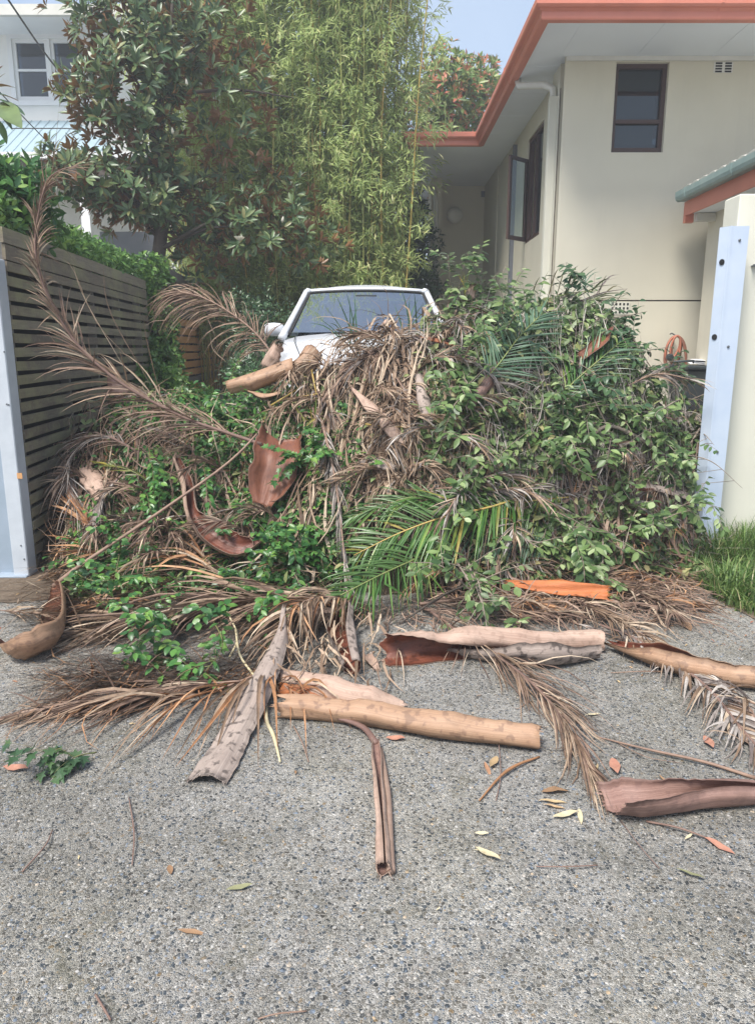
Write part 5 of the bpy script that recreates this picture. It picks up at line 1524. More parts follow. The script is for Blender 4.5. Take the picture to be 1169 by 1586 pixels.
def ground_strands(n, box_, name, label, mat, L, w, az0, azs, h=.05):
    P0 = np.array([gnd(R.uniform(box_[0], box_[1]), R.uniform(box_[2], box_[3])) for _ in range(n)])
    az = rad(az0) + R.normal(size=n) * rad(azs); Ls = L[0] + (L[1] - L[0]) * R.rand(n); ws = w[0] + (w[1] - w[0]) * R.rand(n) ** 1.5
    cv = R.normal(size=n) * .9; S = 7; V = np.zeros((n, S * 2, 3)); x, y = P0[:, 0].copy(), P0[:, 1].copy(); hh = h * R.rand(n)
    ex = 1 - np.clip((P0[:, 1] - 3.0) / 2, 0, 1)
    for i in range(S):
        t = i / (S - 1); z = np.maximum(pile_np(x, y), ground_z_np(x, y)) + .004 + hh * (1 - t) + .10 * Ls * math.sin(t * math.pi) * R.rand(n)
        ww = ws * (.5, 1, 1, .85, .65, .35, .05)[i]; tx, ty = np.cos(az), np.sin(az)
        V[:, i * 2] = np.stack([x + ty * ww * .5, y - tx * ww * .5, z], 1); V[:, i * 2 + 1] = np.stack([x - ty * ww * .5, y + tx * ww * .5, z + ww * .4], 1)
        x = x + tx * Ls / (S - 1); y = y + ty * Ls / (S - 1); az = az + cv / (S - 1)
    T = []
    for i in range(S - 1): a = i * 2; T += [(a, a + 1, a + 3), (a, a + 3, a + 2)]
    T = np.array(T); F = (T[None] + (np.arange(n) * S * 2)[:, None, None]).reshape(-1, 3)
    single(name, V.reshape(-1, 3), F, M[mat], label, 'palm litter', kind='stuff', rnd=np.repeat(R.rand(n), len(T)))
ground_strands(900, (120, 560, 895, 985), 'foot_strands', 'brown palm strands swept left along the foot of the pile', 'dead', (.25, .8), (.006, .018), 183, 12, .12)
ground_strands(420, (130, 520, 915, 1020), 'foot_strands', 'plum brown palm strands at the left foot of the pile', 'dead_plum', (.2, .6), (.004, .012), 190, 20, .08)
ground_strands(260, (110, 440, 1030, 1090), 'foot_strands', 'orange brown strands fanned on the concrete left of the mottled sheath', 'dead_orange', (.2, .55), (.005, .013), 205, 30, .03)
ground_strands(300, (170, 430, 1020, 1075), 'foot_strands', 'plum strands bundled on the concrete left of the mottled sheath', 'dead_plum', (.3, .8), (.004, .010), 184, 8, .06)
ground_strands(700, (620, 1070, 870, 965), 'foot_strands', 'brown palm strands matted at the right foot of the pile', 'dead_plum', (.2, .55), (.004, .012), 330, 40, .07)
ground_strands(450, (850, 1075, 850, 960), 'foot_strands', 'reddish palm strands matted before the gate post', 'dead', (.2, .5), (.005, .014), 200, 45, .07)
ground_strands(130, (560, 680, 930, 965), 'foot_strands', 'dark dead strands in the gap behind the mouth of the pink sheath', 'dead_plum', (.15, .4), (.004, .012), 200, 40, .05)
ground_strands(170, (420, 620, 930, 1060), 'foot_strands', 'dead strands drooping between the front sheaths', 'dead', (.15, .4), (.006, .016), 250, 30, .12)

# cut leafy branches and vines: each one a thing with twigs and leaves
LM = {k: [leaf_mesh('leaf', M[m], q, W=w_ * f_, bend=b_, fold=fo, wave=wv) for q, (f_, b_, fo, wv) in enumerate(((1, .08, .25, .0), (.85, .25, .4, .01), (1.1, -.05, .1, .012), (1, .35, .3, .0)))]
      for k, m, w_ in (('mid', 'leaf_mid', .48), ('vine', 'leaf_vine', .58), ('deep', 'leaf_deep', .5), ('hedge', 'leaf_hedge', .55))}
for m_, mname in (('lobed', 'leaf_vine'),):
    # lobed ivy-like leaf: five points
    ms = []
    for s in (1, .85):
        out = [(0, 0), (.16, -.04), (.42, .06), (.24, .24), (.46, .52), (.18, .50), (0, 1.0), (-.18, .50), (-.46, .52), (-.24, .24), (-.42, .06), (-.16, -.04)]
        V = [(0, .3, -.02)] + [(x * s, y, .12 * abs(x)) for x, y in out]
        F = [(0, 1 + i, 1 + (i + 1) % 12) for i in range(12)]
        ms.append(mesh('leaf', V, F, M[mname]))
    LM['lobed'] = ms
    LM['lobed_dark'] = []
    for m_ in ms:
        d_ = m_.copy(); d_.materials[0] = M['leaf_deep']; LM['lobed_dark'].append(d_)
def HOLLOW(p):
    return ((p.x - 1.55) / .26) ** 2 + ((p.y - 5.38) / .2) ** 2 + ((p.z - .62) / .14) ** 2 < R.uniform(.6, 1.1)
def sprig(T, pts, r, n, kind, Ls, twig='twig_green', side_twigs=4, hang=.3, lift=.25, parent=None, rndm=.35, tw=None, drape=True):
    """twigs along pts with n leaves"""
    sp = spline(pts, 16)
    if drape: sp = [Vector((p.x, p.y, max(p.z, surf(p.x, p.y) + .01))) for p in sp]
    v, f = tube(sp, [r, r * .7, r * .25], 6); stem = T.part('stem', v, f, M[twig], smooth=True)
    lines = [sp[3:]]
    for k in range(side_twigs):
        i = 3 + int((12) * (k + R.rand()) / max(1, side_twigs)); i = min(i, 14)
        t = (sp[i + 1] - sp[i - 1]).normalized()
        d = (t * .6 + rv(.9) + Vector((0, -.25, lift))).normalized(); ln = (tw or .35) * R.uniform(.5, 1.1)
        q = [sp[i]]
        for j in range(6):
            d = (d + Vector((0, -.02, -hang * .12)) + rv(.12)).normalized(); p = q[-1] + d * ln / 6
            if p.y < 5.8: p.x = min(p.x, 2.38)
            if drape: p.z = max(p.z, surf(p.x, p.y) + .012)
            q.append(p)
        v, f = tube(q, [r * .45, r * .2], 5); T.part('twig', v, f, M[twig], smooth=True)
        lines.append(q)
    per = [len(l) for l in lines]; tot = sum(per)
    ms = LM[kind]
    for l, c in zip(lines, per):
        m = max(2, int(n * c / tot))
        for j in range(m):
            u = (j + R.rand()) / m * (len(l) - 1.001); k = int(u)
            p = l[k].lerp(l[k + 1], u - k); t = (l[k + 1] - l[k]).normalized()
            sd = t.cross(Vector((0, 0, 1))); sd = sd.normalized() if sd.length > .01 else Vector((1, 0, 0))
            d = (t * .45 + sd * (1 if j % 2 else -1) * .8 + rv(rndm) + Vector((0, -.15, -hang * .8))).normalized()
            up_ = (Vector((0, -.45, 1)) + rv(.55)).normalized()
            L_ = R.uniform(*Ls)
            if HOLLOW(p) or (p.x + .6 * d.x * L_ > 2.38 and p.y < 5.8): continue
            T.inst('leaf', ms[R.randint(len(ms))], frame_mat(p + d * .008, d, up_, L_, R.uniform(.85, 1.15)))
def bough(name, pts, label, n, kind, Ls, r=.009, twig='twig', side=6, cat='branch', group=None, subs=2, sublen=.45, hang=.35, **kw):
    sp = [Vector(p) for p in pts]
    T = Thing(name, sp[0], label, cat, group)
    sprig(T, sp, r, int(n / (subs + 1)), kind, Ls, twig, side, hang, **kw)
    full = spline(sp, 12)
    for k in range(subs):
        i = 3 + int(7 * (k + R.rand()) / subs); p = full[min(i, 10)]
        t = (full[min(i + 1, 11)] - full[i - 1]).normalized()
        d = (t * .5 + rv(.8) + Vector((0, -.2, .15))).normalized()
        sprig(T, [p, p + d * sublen * .5 + Vector((0, 0, .04)), p + d * sublen + Vector((0, -.03, -.05))], r * .6, int(n / (subs + 1)), kind, Ls, twig, max(2, side - 2), hang, tw=.25)
    return T
# right-hand heap, from the top down
LR = (.052, .085)
BR = [
 ('leafy cut branch along the crest of the pile below the house corner', [(720, 470), (760, 452), (820, 462)], 'mid', 120),
 ('leafy cut branch on the crest right of the white car', [(690, 500), (700, 462), (735, 440)], 'mid', 110),
 ('leafy cut branch on the crest under the dark palm tips', [(830, 480), (880, 455), (930, 470)], 'deep', 120),
 ('dark leafy branch at the pile\'s right shoulder left of the air brick', [(900, 520), (940, 480), (975, 505)], 'deep', 120),
 ('dark leafy branch drooping down the right shoulder toward the hose', [(960, 500), (1000, 545), (1020, 590)], 'deep', 120),
 ('leafy branch hanging beside the blue green palm frond', [(700, 540), (720, 590), (715, 640)], 'mid', 110),
 ('leafy branch behind the reddish open sheath', [(860, 540), (900, 580), (880, 630)], 'deep', 100),
 ('leafy branch with round leaves below the black bin', [(1085, 600), (1050, 620), (1010, 650)], 'mid', 110),
 ('leafy branch crowded against the gate post at mid height', [(1085, 660), (1060, 700), (1030, 735)], 'mid', 90),
 ('broad leaved branch in the middle of the right heap', [(850, 600), (880, 650), (850, 700)], 'mid', 110),
 ('broad leaved branch reaching left over the dead fronds', [(800, 610), (730, 640), (680, 690)], 'mid', 120),
 ('pale green leaved branch hanging over the dark hollow', [(720, 660), (760, 700), (790, 760)], 'mid', 120),
 ('pale green leaved branch left of the dark hollow', [(690, 690), (720, 740), (740, 780)], 'mid', 110),
 ('broad leaved branch under the forked grey limb', [(950, 700), (960, 750), (990, 790)], 'mid', 100),
 ('leafy branch above the dark hollow', [(830, 690), (870, 720), (920, 720)], 'mid', 100),
 ('leafy branch between the hollow and the yellow green frond', [(840, 770), (870, 810), (930, 820)], 'mid', 110),
 ('leafy branch low on the right before the tan sheath scroll', [(900, 800), (960, 850), (1010, 860)], 'mid', 110),
 ('leafy branch drooping in front of the yellow green frond', [(770, 790), (820, 840), (880, 870)], 'mid', 120),
 ('leafy sprig with pale leaves right of the fan of green palm leaflets', [(700, 860), (725, 900), (735, 935)], 'mid', 70),
 ('leafy sprig with pale leaves above the long pink sheath', [(725, 870), (735, 905), (750, 935)], 'mid', 26),
 ('leafy branch across the middle of the right heap', [(930, 600), (960, 640), (1010, 680)], 'mid', 110),
 ('leafy branch low at the gate post foot', [(1060, 760), (1030, 800), (990, 830)], 'mid', 90),
 ('leafy branch between car and blue green frond', [(760, 480), (780, 520), (770, 560)], 'mid', 90),
 ('dark leafy branch under the crest palm tips', [(840, 500), (830, 540), (850, 580)], 'deep', 90),
]
for (lb, pp, kd, n) in BR:
    pts = [on(x, y, ((.08, .22, .13) if min(q_[1] for q_ in pp) > 530 else (.0, .07, .03))[i]) for i, (x, y) in enumerate(pp)]
    bough('leafy_branch', pts, lb, int(n * 1.75), kd, LR if kd == 'mid' else (.05, .075), group='leafy branches on the right of the pile')
VL = [
 ('small leaved green vine on the slope below the orange fence', [(250, 600), (300, 610), (350, 640)], 110),
 ('green vine over the slope left of the tan sheath tubes', [(320, 590), (370, 605), (420, 640)], 110),
 ('green vine above the big dead frond\'s lower end', [(260, 640), (330, 650), (400, 660)], 90),
 ('green vine patch under the big dead frond near the fence', [(190, 700), (230, 710), (270, 740)], 100),
 ('green vine behind the twisted sheath', [(240, 690), (300, 720), (340, 760)], 90),
 ('green vine beside the silver curled frond', [(180, 720), (215, 760), (245, 765)], 70),
 ('green vine below the silver curled frond', [(110, 820), (160, 850), (200, 870)], 100),
 ('green vine low left beside the long stem', [(100, 880), (150, 900), (210, 890)], 100),
 ('green vine between the twisted sheath and the red brown plate', [(360, 770), (400, 800), (440, 830)], 100),
 ('green vine right under the red brown plate', [(400, 800), (440, 850), (460, 900)], 110),
 ('green vine at the foot of the pile left of centre', [(280, 880), (340, 890), (400, 900)], 110),
 ('lobed leaf vine hanging in the centre of the pile', [(490, 660), (480, 730), (455, 780)], 90),
 ('lobed leaf vine below the centre of the pile', [(440, 740), (470, 800), (490, 860)], 90),
 ('bright vine between hanging grey frond and red brown plate', [(540, 660), (520, 700), (530, 740)], 80),
 ('green vine spilling onto the concrete at the left foot', [(130, 925), (190, 940), (250, 950)], 110),
 ('green vine spilling forward under the hanging grey frond', [(470, 890), (440, 930), (400, 950)], 90),
 ('green vine trailing on the concrete below the dead frond', [(290, 930), (250, 970), (190, 1010)], 120),
 ('small green vine tip on the concrete left of the mottled sheath', [(330, 960), (345, 1000), (310, 1050)], 70),
 ('green vine in the middle left under the stem', [(300, 800), (270, 830), (240, 850)], 80),
 ('green vine above the mottled grey sheath', [(380, 860), (420, 880), (470, 900)], 80),
]
for q, (lb, pp, n) in enumerate(VL):
    pts = [on(x, y, (.05, .13, .07)[i]) for i, (x, y) in enumerate(pp)]
    bough('green_vine', pts, lb, int(n * 1.7), 'lobed' if 'lobed' in lb or 'bright' in lb else 'vine', (.036, .062) if 'lobed' not in lb else (.05, .075), r=.004, twig='twig_green', side=5, cat='vine', group='green vines in the pile', sublen=.3, tw=.22)
bough('green_sprig', [gnd(150, 1165, .02), gnd(118, 1172, .05), gnd(98, 1190, .02)], 'small dark green leafy sprig lying alone on the concrete at left', 44, 'lobed_dark', (.045, .07), r=.003, twig='twig_green', side=4, cat='sprig', subs=1, sublen=.12, tw=.1)

# bare limbs
def limb(name, pts, r, label, mat='twig', twigs=(), cat='branch'):
    T = Thing(name, pts[0], label, cat)
    v, f = tube(spline(pts, 26), r, 8); T.part('bough', v, f, M[mat], smooth=True)
    for tp, tr in twigs:
        v, f = tube(spline(tp, 12), tr, 6); T.part('twig', v, f, M[mat], smooth=True)
    return T
o = lambda x, y, h=.1: on(x, y, h)
limb('bare_branch', [o(876, 690, .16), o(905, 684, .20), o(940, 660, .24), o(985, 676, .22), o(1030, 708, .20), o(1076, 746, .14)], [.010, .012, .014, .015, .017, .019],
     'forked bare grey branch running down to the gate post', 'twig',
     [([o(940, 660, .24), o(920, 620, .26), o(908, 590, .2), o(898, 560, .16)], [.006, .003]), ([o(1050, 725, .13), o(1025, 738, .15), o(960, 742, .12)], [.007, .004]), ([o(960, 660, .16), o(950, 640, .2), o(930, 630, .18)], [.005, .002]),
      ([o(1060, 735, .14), o(1070, 700, .17), o(1062, 650, .16), o(1050, 620, .16)], [.005, .002])])
limb('bare_branch', [o(690, 870, .08), o(740, 820, .14), o(790, 790, .14), o(860, 750, .1)], [.004, .007, .007, .005], 'thin dark branch crossing the green palm fans', 'bark_dark', [([o(750, 812, .14), o(820, 815, .1), o(870, 830, .08)], [.005, .003])])
limb('bare_branch', [o(620, 965, .05), o(700, 915, .1), o(780, 890, .1)], [.005, .008, .006], 'dark branch low in front of the green palm fan', 'bark_dark')
limb('bare_branch', [gnd(434, 1180, .01), gnd(424, 1140, .012), gnd(414, 1118, .02), gnd(410, 1080, .02), gnd(396, 1050, .04), gnd(372, 1015, .06), gnd(365, 975, .08)], [.004, .009, .007, .006, .006, .005], 'pale yellow crooked root like stick by the mottled sheath', 'twig_pale')
limb('bare_branch', [gnd(355, 1020, .03), gnd(368, 985, .06), gnd(350, 945, .08), o(330, 905, .05)], [.006, .005, .004], 'short pale stick left of the mottled sheath', 'twig_pale')
for i, (pp, lb) in enumerate((([(985, 640), (1010, 690), (1005, 740), (1015, 800)], 'thin bare twig hanging beside the dark hollow'), ([(1000, 570), (1040, 590), (1088, 582)], 'thin bare twig reaching toward the gate post at the top of the pile'), ([(980, 525), (1010, 512), (1030, 545)], 'thin bare twig curling up near the hose'), ([(760, 560), (765, 640), (740, 700)], 'thin bare twig lying down the middle of the right heap'), ([(590, 520), (600, 460), (590, 445)], 'thin bare twig standing up before the windscreen'), ([(650, 610), (760, 600), (850, 640)], 'thin bare twig across the heap left of the forked branch'))):
    limb('bare_twig', [o(x, y, .14) for x, y in pp], [.005, .003], lb, 'twig', [([o(pp[1][0], pp[1][1], .14), o(pp[1][0] + 30, pp[1][1] - 25, .2)], [.002, .001])], cat='twig')

# ---------------------------------------------------------------- palm fronds
# the big dead frond that arches over the fence
F1 = [at(405, 688, 5.3), at(345, 668, 5.28), at(282, 645, 5.25), at(192, 596, 5.2), at(126, 540, 5.15), at(86, 480, 5.1), at(62, 425, 5.05), at(55, 375, 5.03), at(62, 320, 5.0), at(70, 290, 4.98)]
frond('arching_frond', F1, 'large dead brown palm frond arching up over the slat fence', n=115, L=(.36, .56, .50, .32, .22, .16, .14), w=.012, ang=(24, 2), lift=-.05, droop=.42, mat='dead_plum', rmat='rachis_dark', r=(.018, .014, .011, .006), plane=(.35, -.8, .5), clamp=False, curl=.12, matmix=('dead', .55), jit=.34)
frond('arching_frond', [at(70, 292, 4.98), at(76, 276, 4.98), at(98, 262, 4.96), at(128, 256, 4.96)], 'curled thin tip of the large arching frond above the fence', n=7, L=(.22, .2, .12), w=.008, ang=(30, 15), lift=.0, droop=.1, mat='dead', rmat='rachis_dark', r=(.006, .003), plane=(.3, -.8, .5), clamp=False, curl=.3, cat='palm frond')
# loose long strands rising round it
def strands(name, lst, label, w=.007, mat='dead', wob=.02):
    T = Thing(name, lst[0][0], label, 'palm strands')
    for pts in lst:
        sp = spline(pts, 10); v, f = ribbon(sp, w, rv(), .5); T.part('strand', v, f, M[mat])
    return T
strands('loose_strands', [[at(*a) for a in q] for q in (
    [(205, 560, 5.2), (150, 500, 5.1), (115, 420, 5.0), (97, 400, 5.0)], [(190, 565, 5.2), (130, 460, 5.1), (110, 395, 5.0)], [(230, 590, 5.2), (170, 480, 5.05), (160, 400, 5.0)], [(70, 380, 5.0), (80, 360, 5), (125, 418, 5.05)],
    [(75, 300, 5.), (85, 240, 4.98), (92, 165, 4.95)], [(240, 610, 5.25), (200, 530, 5.1), (192, 505, 5.05)], [(60, 370, 5.), (52, 330, 5.), (56, 290, 5.)], [(250, 620, 5.2), (228, 530, 5.1), (224, 500, 5.1)])],
    'thin pale loose strands rising from the arching frond before the fence', .006)
# back left frond
frond('dead_frond', [at(432, 562, 6.6), at(395, 515, 6.7), at(350, 480, 6.8), at(312, 460, 6.85), at(278, 452, 6.9)], 'dead mauve brown frond drooping back toward the ivy', n=80, L=(.3, .55, .6, .45), w=.010, ang=(50, 12), lift=-.05, droop=.8, mat='dead_plum', rmat='rachis', r=(.012, .006), plane=(-.2, -.5, .8), clamp=False, curl=.25, matmix=('dead', .4))
strands('loose_strands', [[at(*a) for a in q] for q in ([(375, 510, 6.7), (360, 470, 6.6), (340, 440, 6.6)], [(355, 500, 6.7), (352, 470, 6.7), (375, 462, 6.7), (400, 470, 6.7)], [(400, 530, 6.6), (385, 490, 6.6), (372, 465, 6.6)], [(350, 560, 6.4), (330, 540, 6.4), (325, 510, 6.4)])], 'thin pale loose strands standing over the back left frond', .007)

# ground and front fronds
frond('dead_frond', [o(520, 922, .12), o(450, 925, .12), o(370, 930, .1), gnd(290, 950, .08), gnd(200, 965, .05), gnd(130, 985, .02)], 'long pinkish dead frond sweeping left along the foot of the pile', n=90, L=(.6, .8, .8, .6, .35), w=.017, ang=(24, 10), lift=.10, droop=.45, mat='dead', r=(.011, .008, .004), curl=.22, jit=.3, matmix=('dead_plum', .25))
frond('dead_frond', [o(560, 930, .1), o(500, 925, .18), o(460, 940, .2), gnd(430, 985, .12)], 'curling pinkish dead frond drooping over the mottled sheath', n=44, L=(.35, .46, .4), w=.018, ang=(40, 20), lift=.2, droop=.9, mat='dead', curl=.35, matmix=('dead_orange', .3), clamp=True)
frond('dead_frond', [gnd(0, 945, .03), gnd(30, 948, .04), gnd(75, 952, .05), gnd(110, 950, .03)], 'dead frond tips lying under the scroll sheath at the left edge', n=16, L=(.25, .3, .25), w=.012, ang=(20, 12), lift=.02, droop=.3, mat='dead', curl=.2, r=(.004, .003))
frond('dead_frond', [gnd(372, 1055, .06), gnd(300, 1062, .05), gnd(220, 1078, .04), gnd(130, 1090, .03), gnd(0, 1114, .015)], 'plum dead frond with a long orange stem lying left on the concrete', n=80, L=(.4, .55, .4, .12), w=.012, ang=(16, 9), lift=.05, droop=.3, mat='dead_plum', rmat='rachis', r=(.008, .007, .006, .004), curl=.12, jit=.15, matmix=('dead', .3))
def fan(name, base_pts, tips, label, w, mat, cat='palm frond', matmix=None, h=.03, bow=.05, rr=.006, wj=.3):
    """strips fanning out from a stem; tips are picture points on the ground or pile"""
    sp = spline(base_pts, 12)
    T = Thing(name, sp[0], label, cat)
    v, f = tube(sp, [rr, rr * .6], 6); T.part('rachis', v, f, M['rachis'], smooth=True)
    for i, t in enumerate(tips):
        u = (i + .5) / len(tips); p = sp[min(11, int(u * 11))]
        q = t if isinstance(t, Vector) else on(t[0], t[1], .012)
        m = p.lerp(q, .5) + Vector((R.normal() * .02, R.normal() * .02, bow + R.rand() * bow))
        pts = [Vector((a.x, a.y, max(a.z, surf(a.x, a.y) + .004))) for a in spline([p, m, q], 8)]
        v, f = ribbon(pts, w * R.uniform(1 - wj, 1 + wj), (Vector((q - p).cross(Vector((0, 0, 1)))) + rv(.3)).normalized(), R.uniform(.3, .9))
        mm = matmix[0] if matmix and R.rand() < matmix[1] else mat
        T.part('leaflet', v, f, M[mm])
    return T
fan('dead_frond', [gnd(410, 1040, .07), gnd(330, 1070, .04), gnd(250, 1085, .03)],
    [(430, 1165), (400, 1190), (355, 1145), (330, 1180), (305, 1175), (272, 1188), (268, 1182), (300, 1150), (230, 1150), (250, 1178), (205, 1165), (190, 1172), (165, 1165), (150, 1210), (165, 1195), (190, 1140), (130, 1130), (110, 1118), (95, 1135), (60, 1120), (215, 1130), (70, 1105)],
    'splayed orange brown frond on the concrete left of the mottled sheath', .017, 'dead_orange', matmix=('dead', .5))
fan('dead_frond', [gnd(430, 1020, .07), gnd(440, 1060, .03), gnd(470, 1080, .02)], [(390, 1045), (375, 1010), (430, 1100), (410, 1120), (485, 1110), (550, 1105), (580, 1130), (520, 1140), (450, 1130), (475, 1170), (520, 1085), (545, 1128)],
    'thin orange dead leaflets around the base of the two front sheaths', .011, 'dead_orange', matmix=('dead', .4))
fan('loose_strands', [gnd(150, 1065, .02), gnd(60, 1125, .01)], [(5, 1185), (0, 1165), (50, 1150), (-10, 1150), (20, 1095)], 'thin brown strands trailing to the left edge of the concrete', .006, 'dead', cat='palm strands', bow=.01)

frond('dead_frond', [o(650, 935, .05), gnd(720, 985, .06), gnd(790, 1030, .06), gnd(845, 1080, .05), gnd(888, 1140, .04), gnd(915, 1200, .02)], 'russet dead frond trailing forward right on the concrete', n=120, L=(.42, .52, .48, .38, .34), w=.008, ang=(18, 4), lift=.10, droop=.45, mat='dead_plum', rmat='rachis_dark', r=(.011, .008, .004), curl=.14, jit=.22, matmix=('dead', .45))
frond('dead_frond', [gnd(930, 968, .06), gnd(985, 990, .05), gnd(1050, 1030, .05), gnd(1100, 1070, .05), gnd(1140, 1120, .03), gnd(1175, 1160, .02)], 'dark ribbed frond with pale leaflets lying by the tan spindle sheath', n=75, L=(.2, .26, .28, .24), w=.014, ang=(36, 30), lift=.3, droop=.6, mat='dead_grey', rmat='rachis_dark', r=(.008, .009, .009, .007), curl=.12, sides=(1, -1), jit=.12, matmix=('dead', .25))
frond('dead_frond', [gnd(880, 962, .03), gnd(950, 985, .03), gnd(1020, 1020, .02), gnd(1080, 1075, .01)], 'grey brown shredded frond tips under the dark ribbed frond', n=22, L=(.2, .24, .2), w=.008, ang=(16, 10), lift=.02, droop=.3, mat='dead_grey', r=(.004, .002))
fan('dead_frond', [gnd(1169, 1090, .03), gnd(1130, 1075, .05)], [(1060, 1075), (1075, 1110), (1100, 1130), (1120, 1140), (1150, 1150), (1160, 1130), (1090, 1090), (1110, 1068)], 'pale curled leaflet tuft at the right edge of the concrete', .014, 'dead_grey', matmix=('dead', .4))
# right foot of the pile
for i, (pp, lb, mt, n) in enumerate((
    ([(1060, 870), (1000, 880), (930, 900), (870, 930)], 'reddish brown frond at the foot of the pile before the grass', 'dead_plum', 40),
    ([(900, 880), (960, 905), (1010, 930), (1045, 950)], 'brown frond with curled tips at the foot of the pile right of the orange strip', 'dead_plum', 44),
    ([(730, 850), (800, 870), (880, 880), (950, 885)], 'pale brown frond above the bright orange strip', 'dead', 34),
    ([(860, 905), (910, 940), (960, 965), (1000, 985)], 'brown frond leading down to the tan spindle sheath', 'dead', 36),
    ([(650, 935), (720, 930), (800, 945), (870, 950)], 'brown frond hidden behind the long pink sheath', 'dead_plum', 30),
    ([(1070, 800), (1020, 830), (980, 845), (930, 850)], 'orange brown frond low beside the gate post', 'dead_orange', 28),
    ([(1060, 735), (1000, 720), (930, 715), (850, 720)], 'grey brown dead frond lying level under the forked branch', 'dead_grey', 46),
    ([(1075, 770), (1020, 760), (960, 765), (900, 755)], 'grey dead frond beside the dark hollow', 'dead_grey', 40),
    ([(860, 600), (830, 590), (780, 585), (730, 600)], 'grey tangle of dead frond under the blue green palm frond', 'dead_grey', 40),
    ([(1080, 640), (1050, 650), (1000, 640), (950, 655)], 'pale grey twiggy frond right of the forked branch', 'dead_grey', 30))):
    frond('dead_frond', [o(x, y, .07) for x, y in pp], lb, n=int(n * 1.5), L=(.22, .32, .28, .2), w=.010, ang=(32, 14), lift=.12, droop=.4, mat=mt, curl=.22, matmix=('dead', .35), jit=.3)
# centre heap of dead fronds below the windscreen
for i, (pp, lb, mt, n, L_) in enumerate((
    ([(520, 510), (560, 540), (610, 580), (640, 640), (650, 700)], 'brown frond curving down from the car through the centre of the pile', 'dead', 44, (.3, .42, .4, .3)),
    ([(640, 520), (600, 535), (560, 560), (520, 600), (500, 650)], 'dense brown frond falling left of centre below the windscreen', 'dead_plum', 44, (.3, .4, .35)),
    ([(560, 500), (620, 520), (680, 545), (740, 570), (770, 600)], 'grey brown frond fanning right below the windscreen', 'dead_grey', 40, (.3, .38, .3)),
    ([(700, 510), (660, 525), (600, 520), (540, 515)], 'brown frond lying level at the crest before the windscreen', 'dead', 36, (.2, .34, .3)),
    ([(450, 560), (480, 600), (520, 640), (540, 690)], 'tangle of fine brown strands left of centre', 'dead', 40, (.25, .35, .3)),
    ([(600, 600), (610, 640), (600, 690), (560, 740)], 'pale brown frond hanging in the centre of the pile', 'dead', 36, (.25, .36, .3)),
    ([(430, 640), (490, 640), (560, 660), (640, 670)], 'pale frond lying across the centre of the pile', 'dead', 40, (.2, .3, .26)),
    ([(400, 700), (450, 680), (500, 690), (520, 740)], 'pale frond beside the red brown plate', 'dead_grey', 30, (.2, .28, .22)),
    ([(740, 690), (690, 700), (620, 740), (560, 770)], 'pale herringbone frond above the green palm fans', 'dead', 40, (.14, .2, .2)),
    ([(640, 760), (720, 755), (800, 760), (870, 765)], 'grey brown frond lying behind the yellow green frond', 'dead_grey', 36, (.2, .3, .24)))):
    frond('dead_frond', [o(x, y, .10) for x, y in pp], lb, n=int(n * 1.3), L=L_, w=.014, ang=(48, 20), lift=.18, droop=.7, mat=mt, curl=.4, jit=.4, matmix=('dead_grey', .25))
# hanging grey frond
frond('hanging_frond', [o(498, 650, .2), o(510, 700, .24), o(522, 760, .24), o(530, 830, .2), o(538, 905, .14)], 'grey white withered frond hanging straight down in the centre', n=34, L=(.16, .26, .26, .18), w=.012, ang=(22, 5), lift=.02, droop=.5, mat='dead_grey', curl=.12, clamp=False, plane=(0, -.9, .4))
# left heap
curl_ = [o(215, 700, .14), o(160, 675, .24), o(118, 700, .24), o(105, 745, .22), o(120, 790, .18)]
frond('curled_frond', curl_, 'dark curled dead frond rolled up against the fence', n=90, L=(.25, .35, .36, .3), w=.009, ang=(26, 8), lift=.1, droop=.5, mat='dead_grey', rmat='rachis_dark', curl=.2, matmix=('dead_plum', .5), clamp=True)
frond('silver_frond', [o(190, 735, .22), o(165, 760, .26), o(150, 790, .22), o(135, 825, .16)], 'silver grey frond with combed leaflets at left of the pile', n=50, L=(.14, .2, .18), w=.012, ang=(50, 30), lift=.05, droop=.5, mat='dead_grey', rmat='rachis_dark', curl=.05, jit=.1)
frond('yellow_green_frond', [o(250, 765, .14), o(215, 735, .18), o(180, 722, .18), o(150, 718, .16)], 'short olive and yellow green frond tip at left of the pile', n=16, L=(.12, .16, .12), w=.014, ang=(20, 12), lift=.1, droop=.2, mat='palm_yellow', rmat='rachis_green', r=(.006, .003), matmix=('palm_olive', .4))
def tipset(lst, h=.1): return [o(x, y, h + .07) for x, y in lst]
fan('orange_fan', [o(150, 830, .1), o(135, 812, .12)], tipset([(75, 770), (88, 760), (96, 768), (108, 775), (80, 790), (118, 780), (128, 785), (70, 805), (98, 752), (136, 790), (84, 765), (102, 764), (112, 768), (122, 788), (90, 792), (76, 782)], .14), 'orange dead leaflets fanned upward low at left by the fence', .028, 'dead_orange', bow=.02)
fan('orange_fan', [o(175, 862, .1), o(150, 858, .1)], tipset([(65, 828), (72, 845), (66, 860), (70, 868), (90, 880), (80, 852), (110, 838), (95, 862)], .1), 'orange dead leaflets pointing left just inside the gate post', .032, 'dead_orange', bow=.02)
fan('orange_fan', [o(375, 905, .1), o(330, 880, .12), o(300, 850, .12)], tipset([(175, 885), (190, 878), (185, 892), (200, 862), (210, 870), (220, 855), (235, 850), (250, 830), (265, 835), (280, 815), (200, 895), (170, 890), (230, 890), (215, 880)], .1), 'long orange dead leaflets sweeping left in the middle of the left heap', .024, 'dead_orange', bow=.04, matmix=('dead', .3))
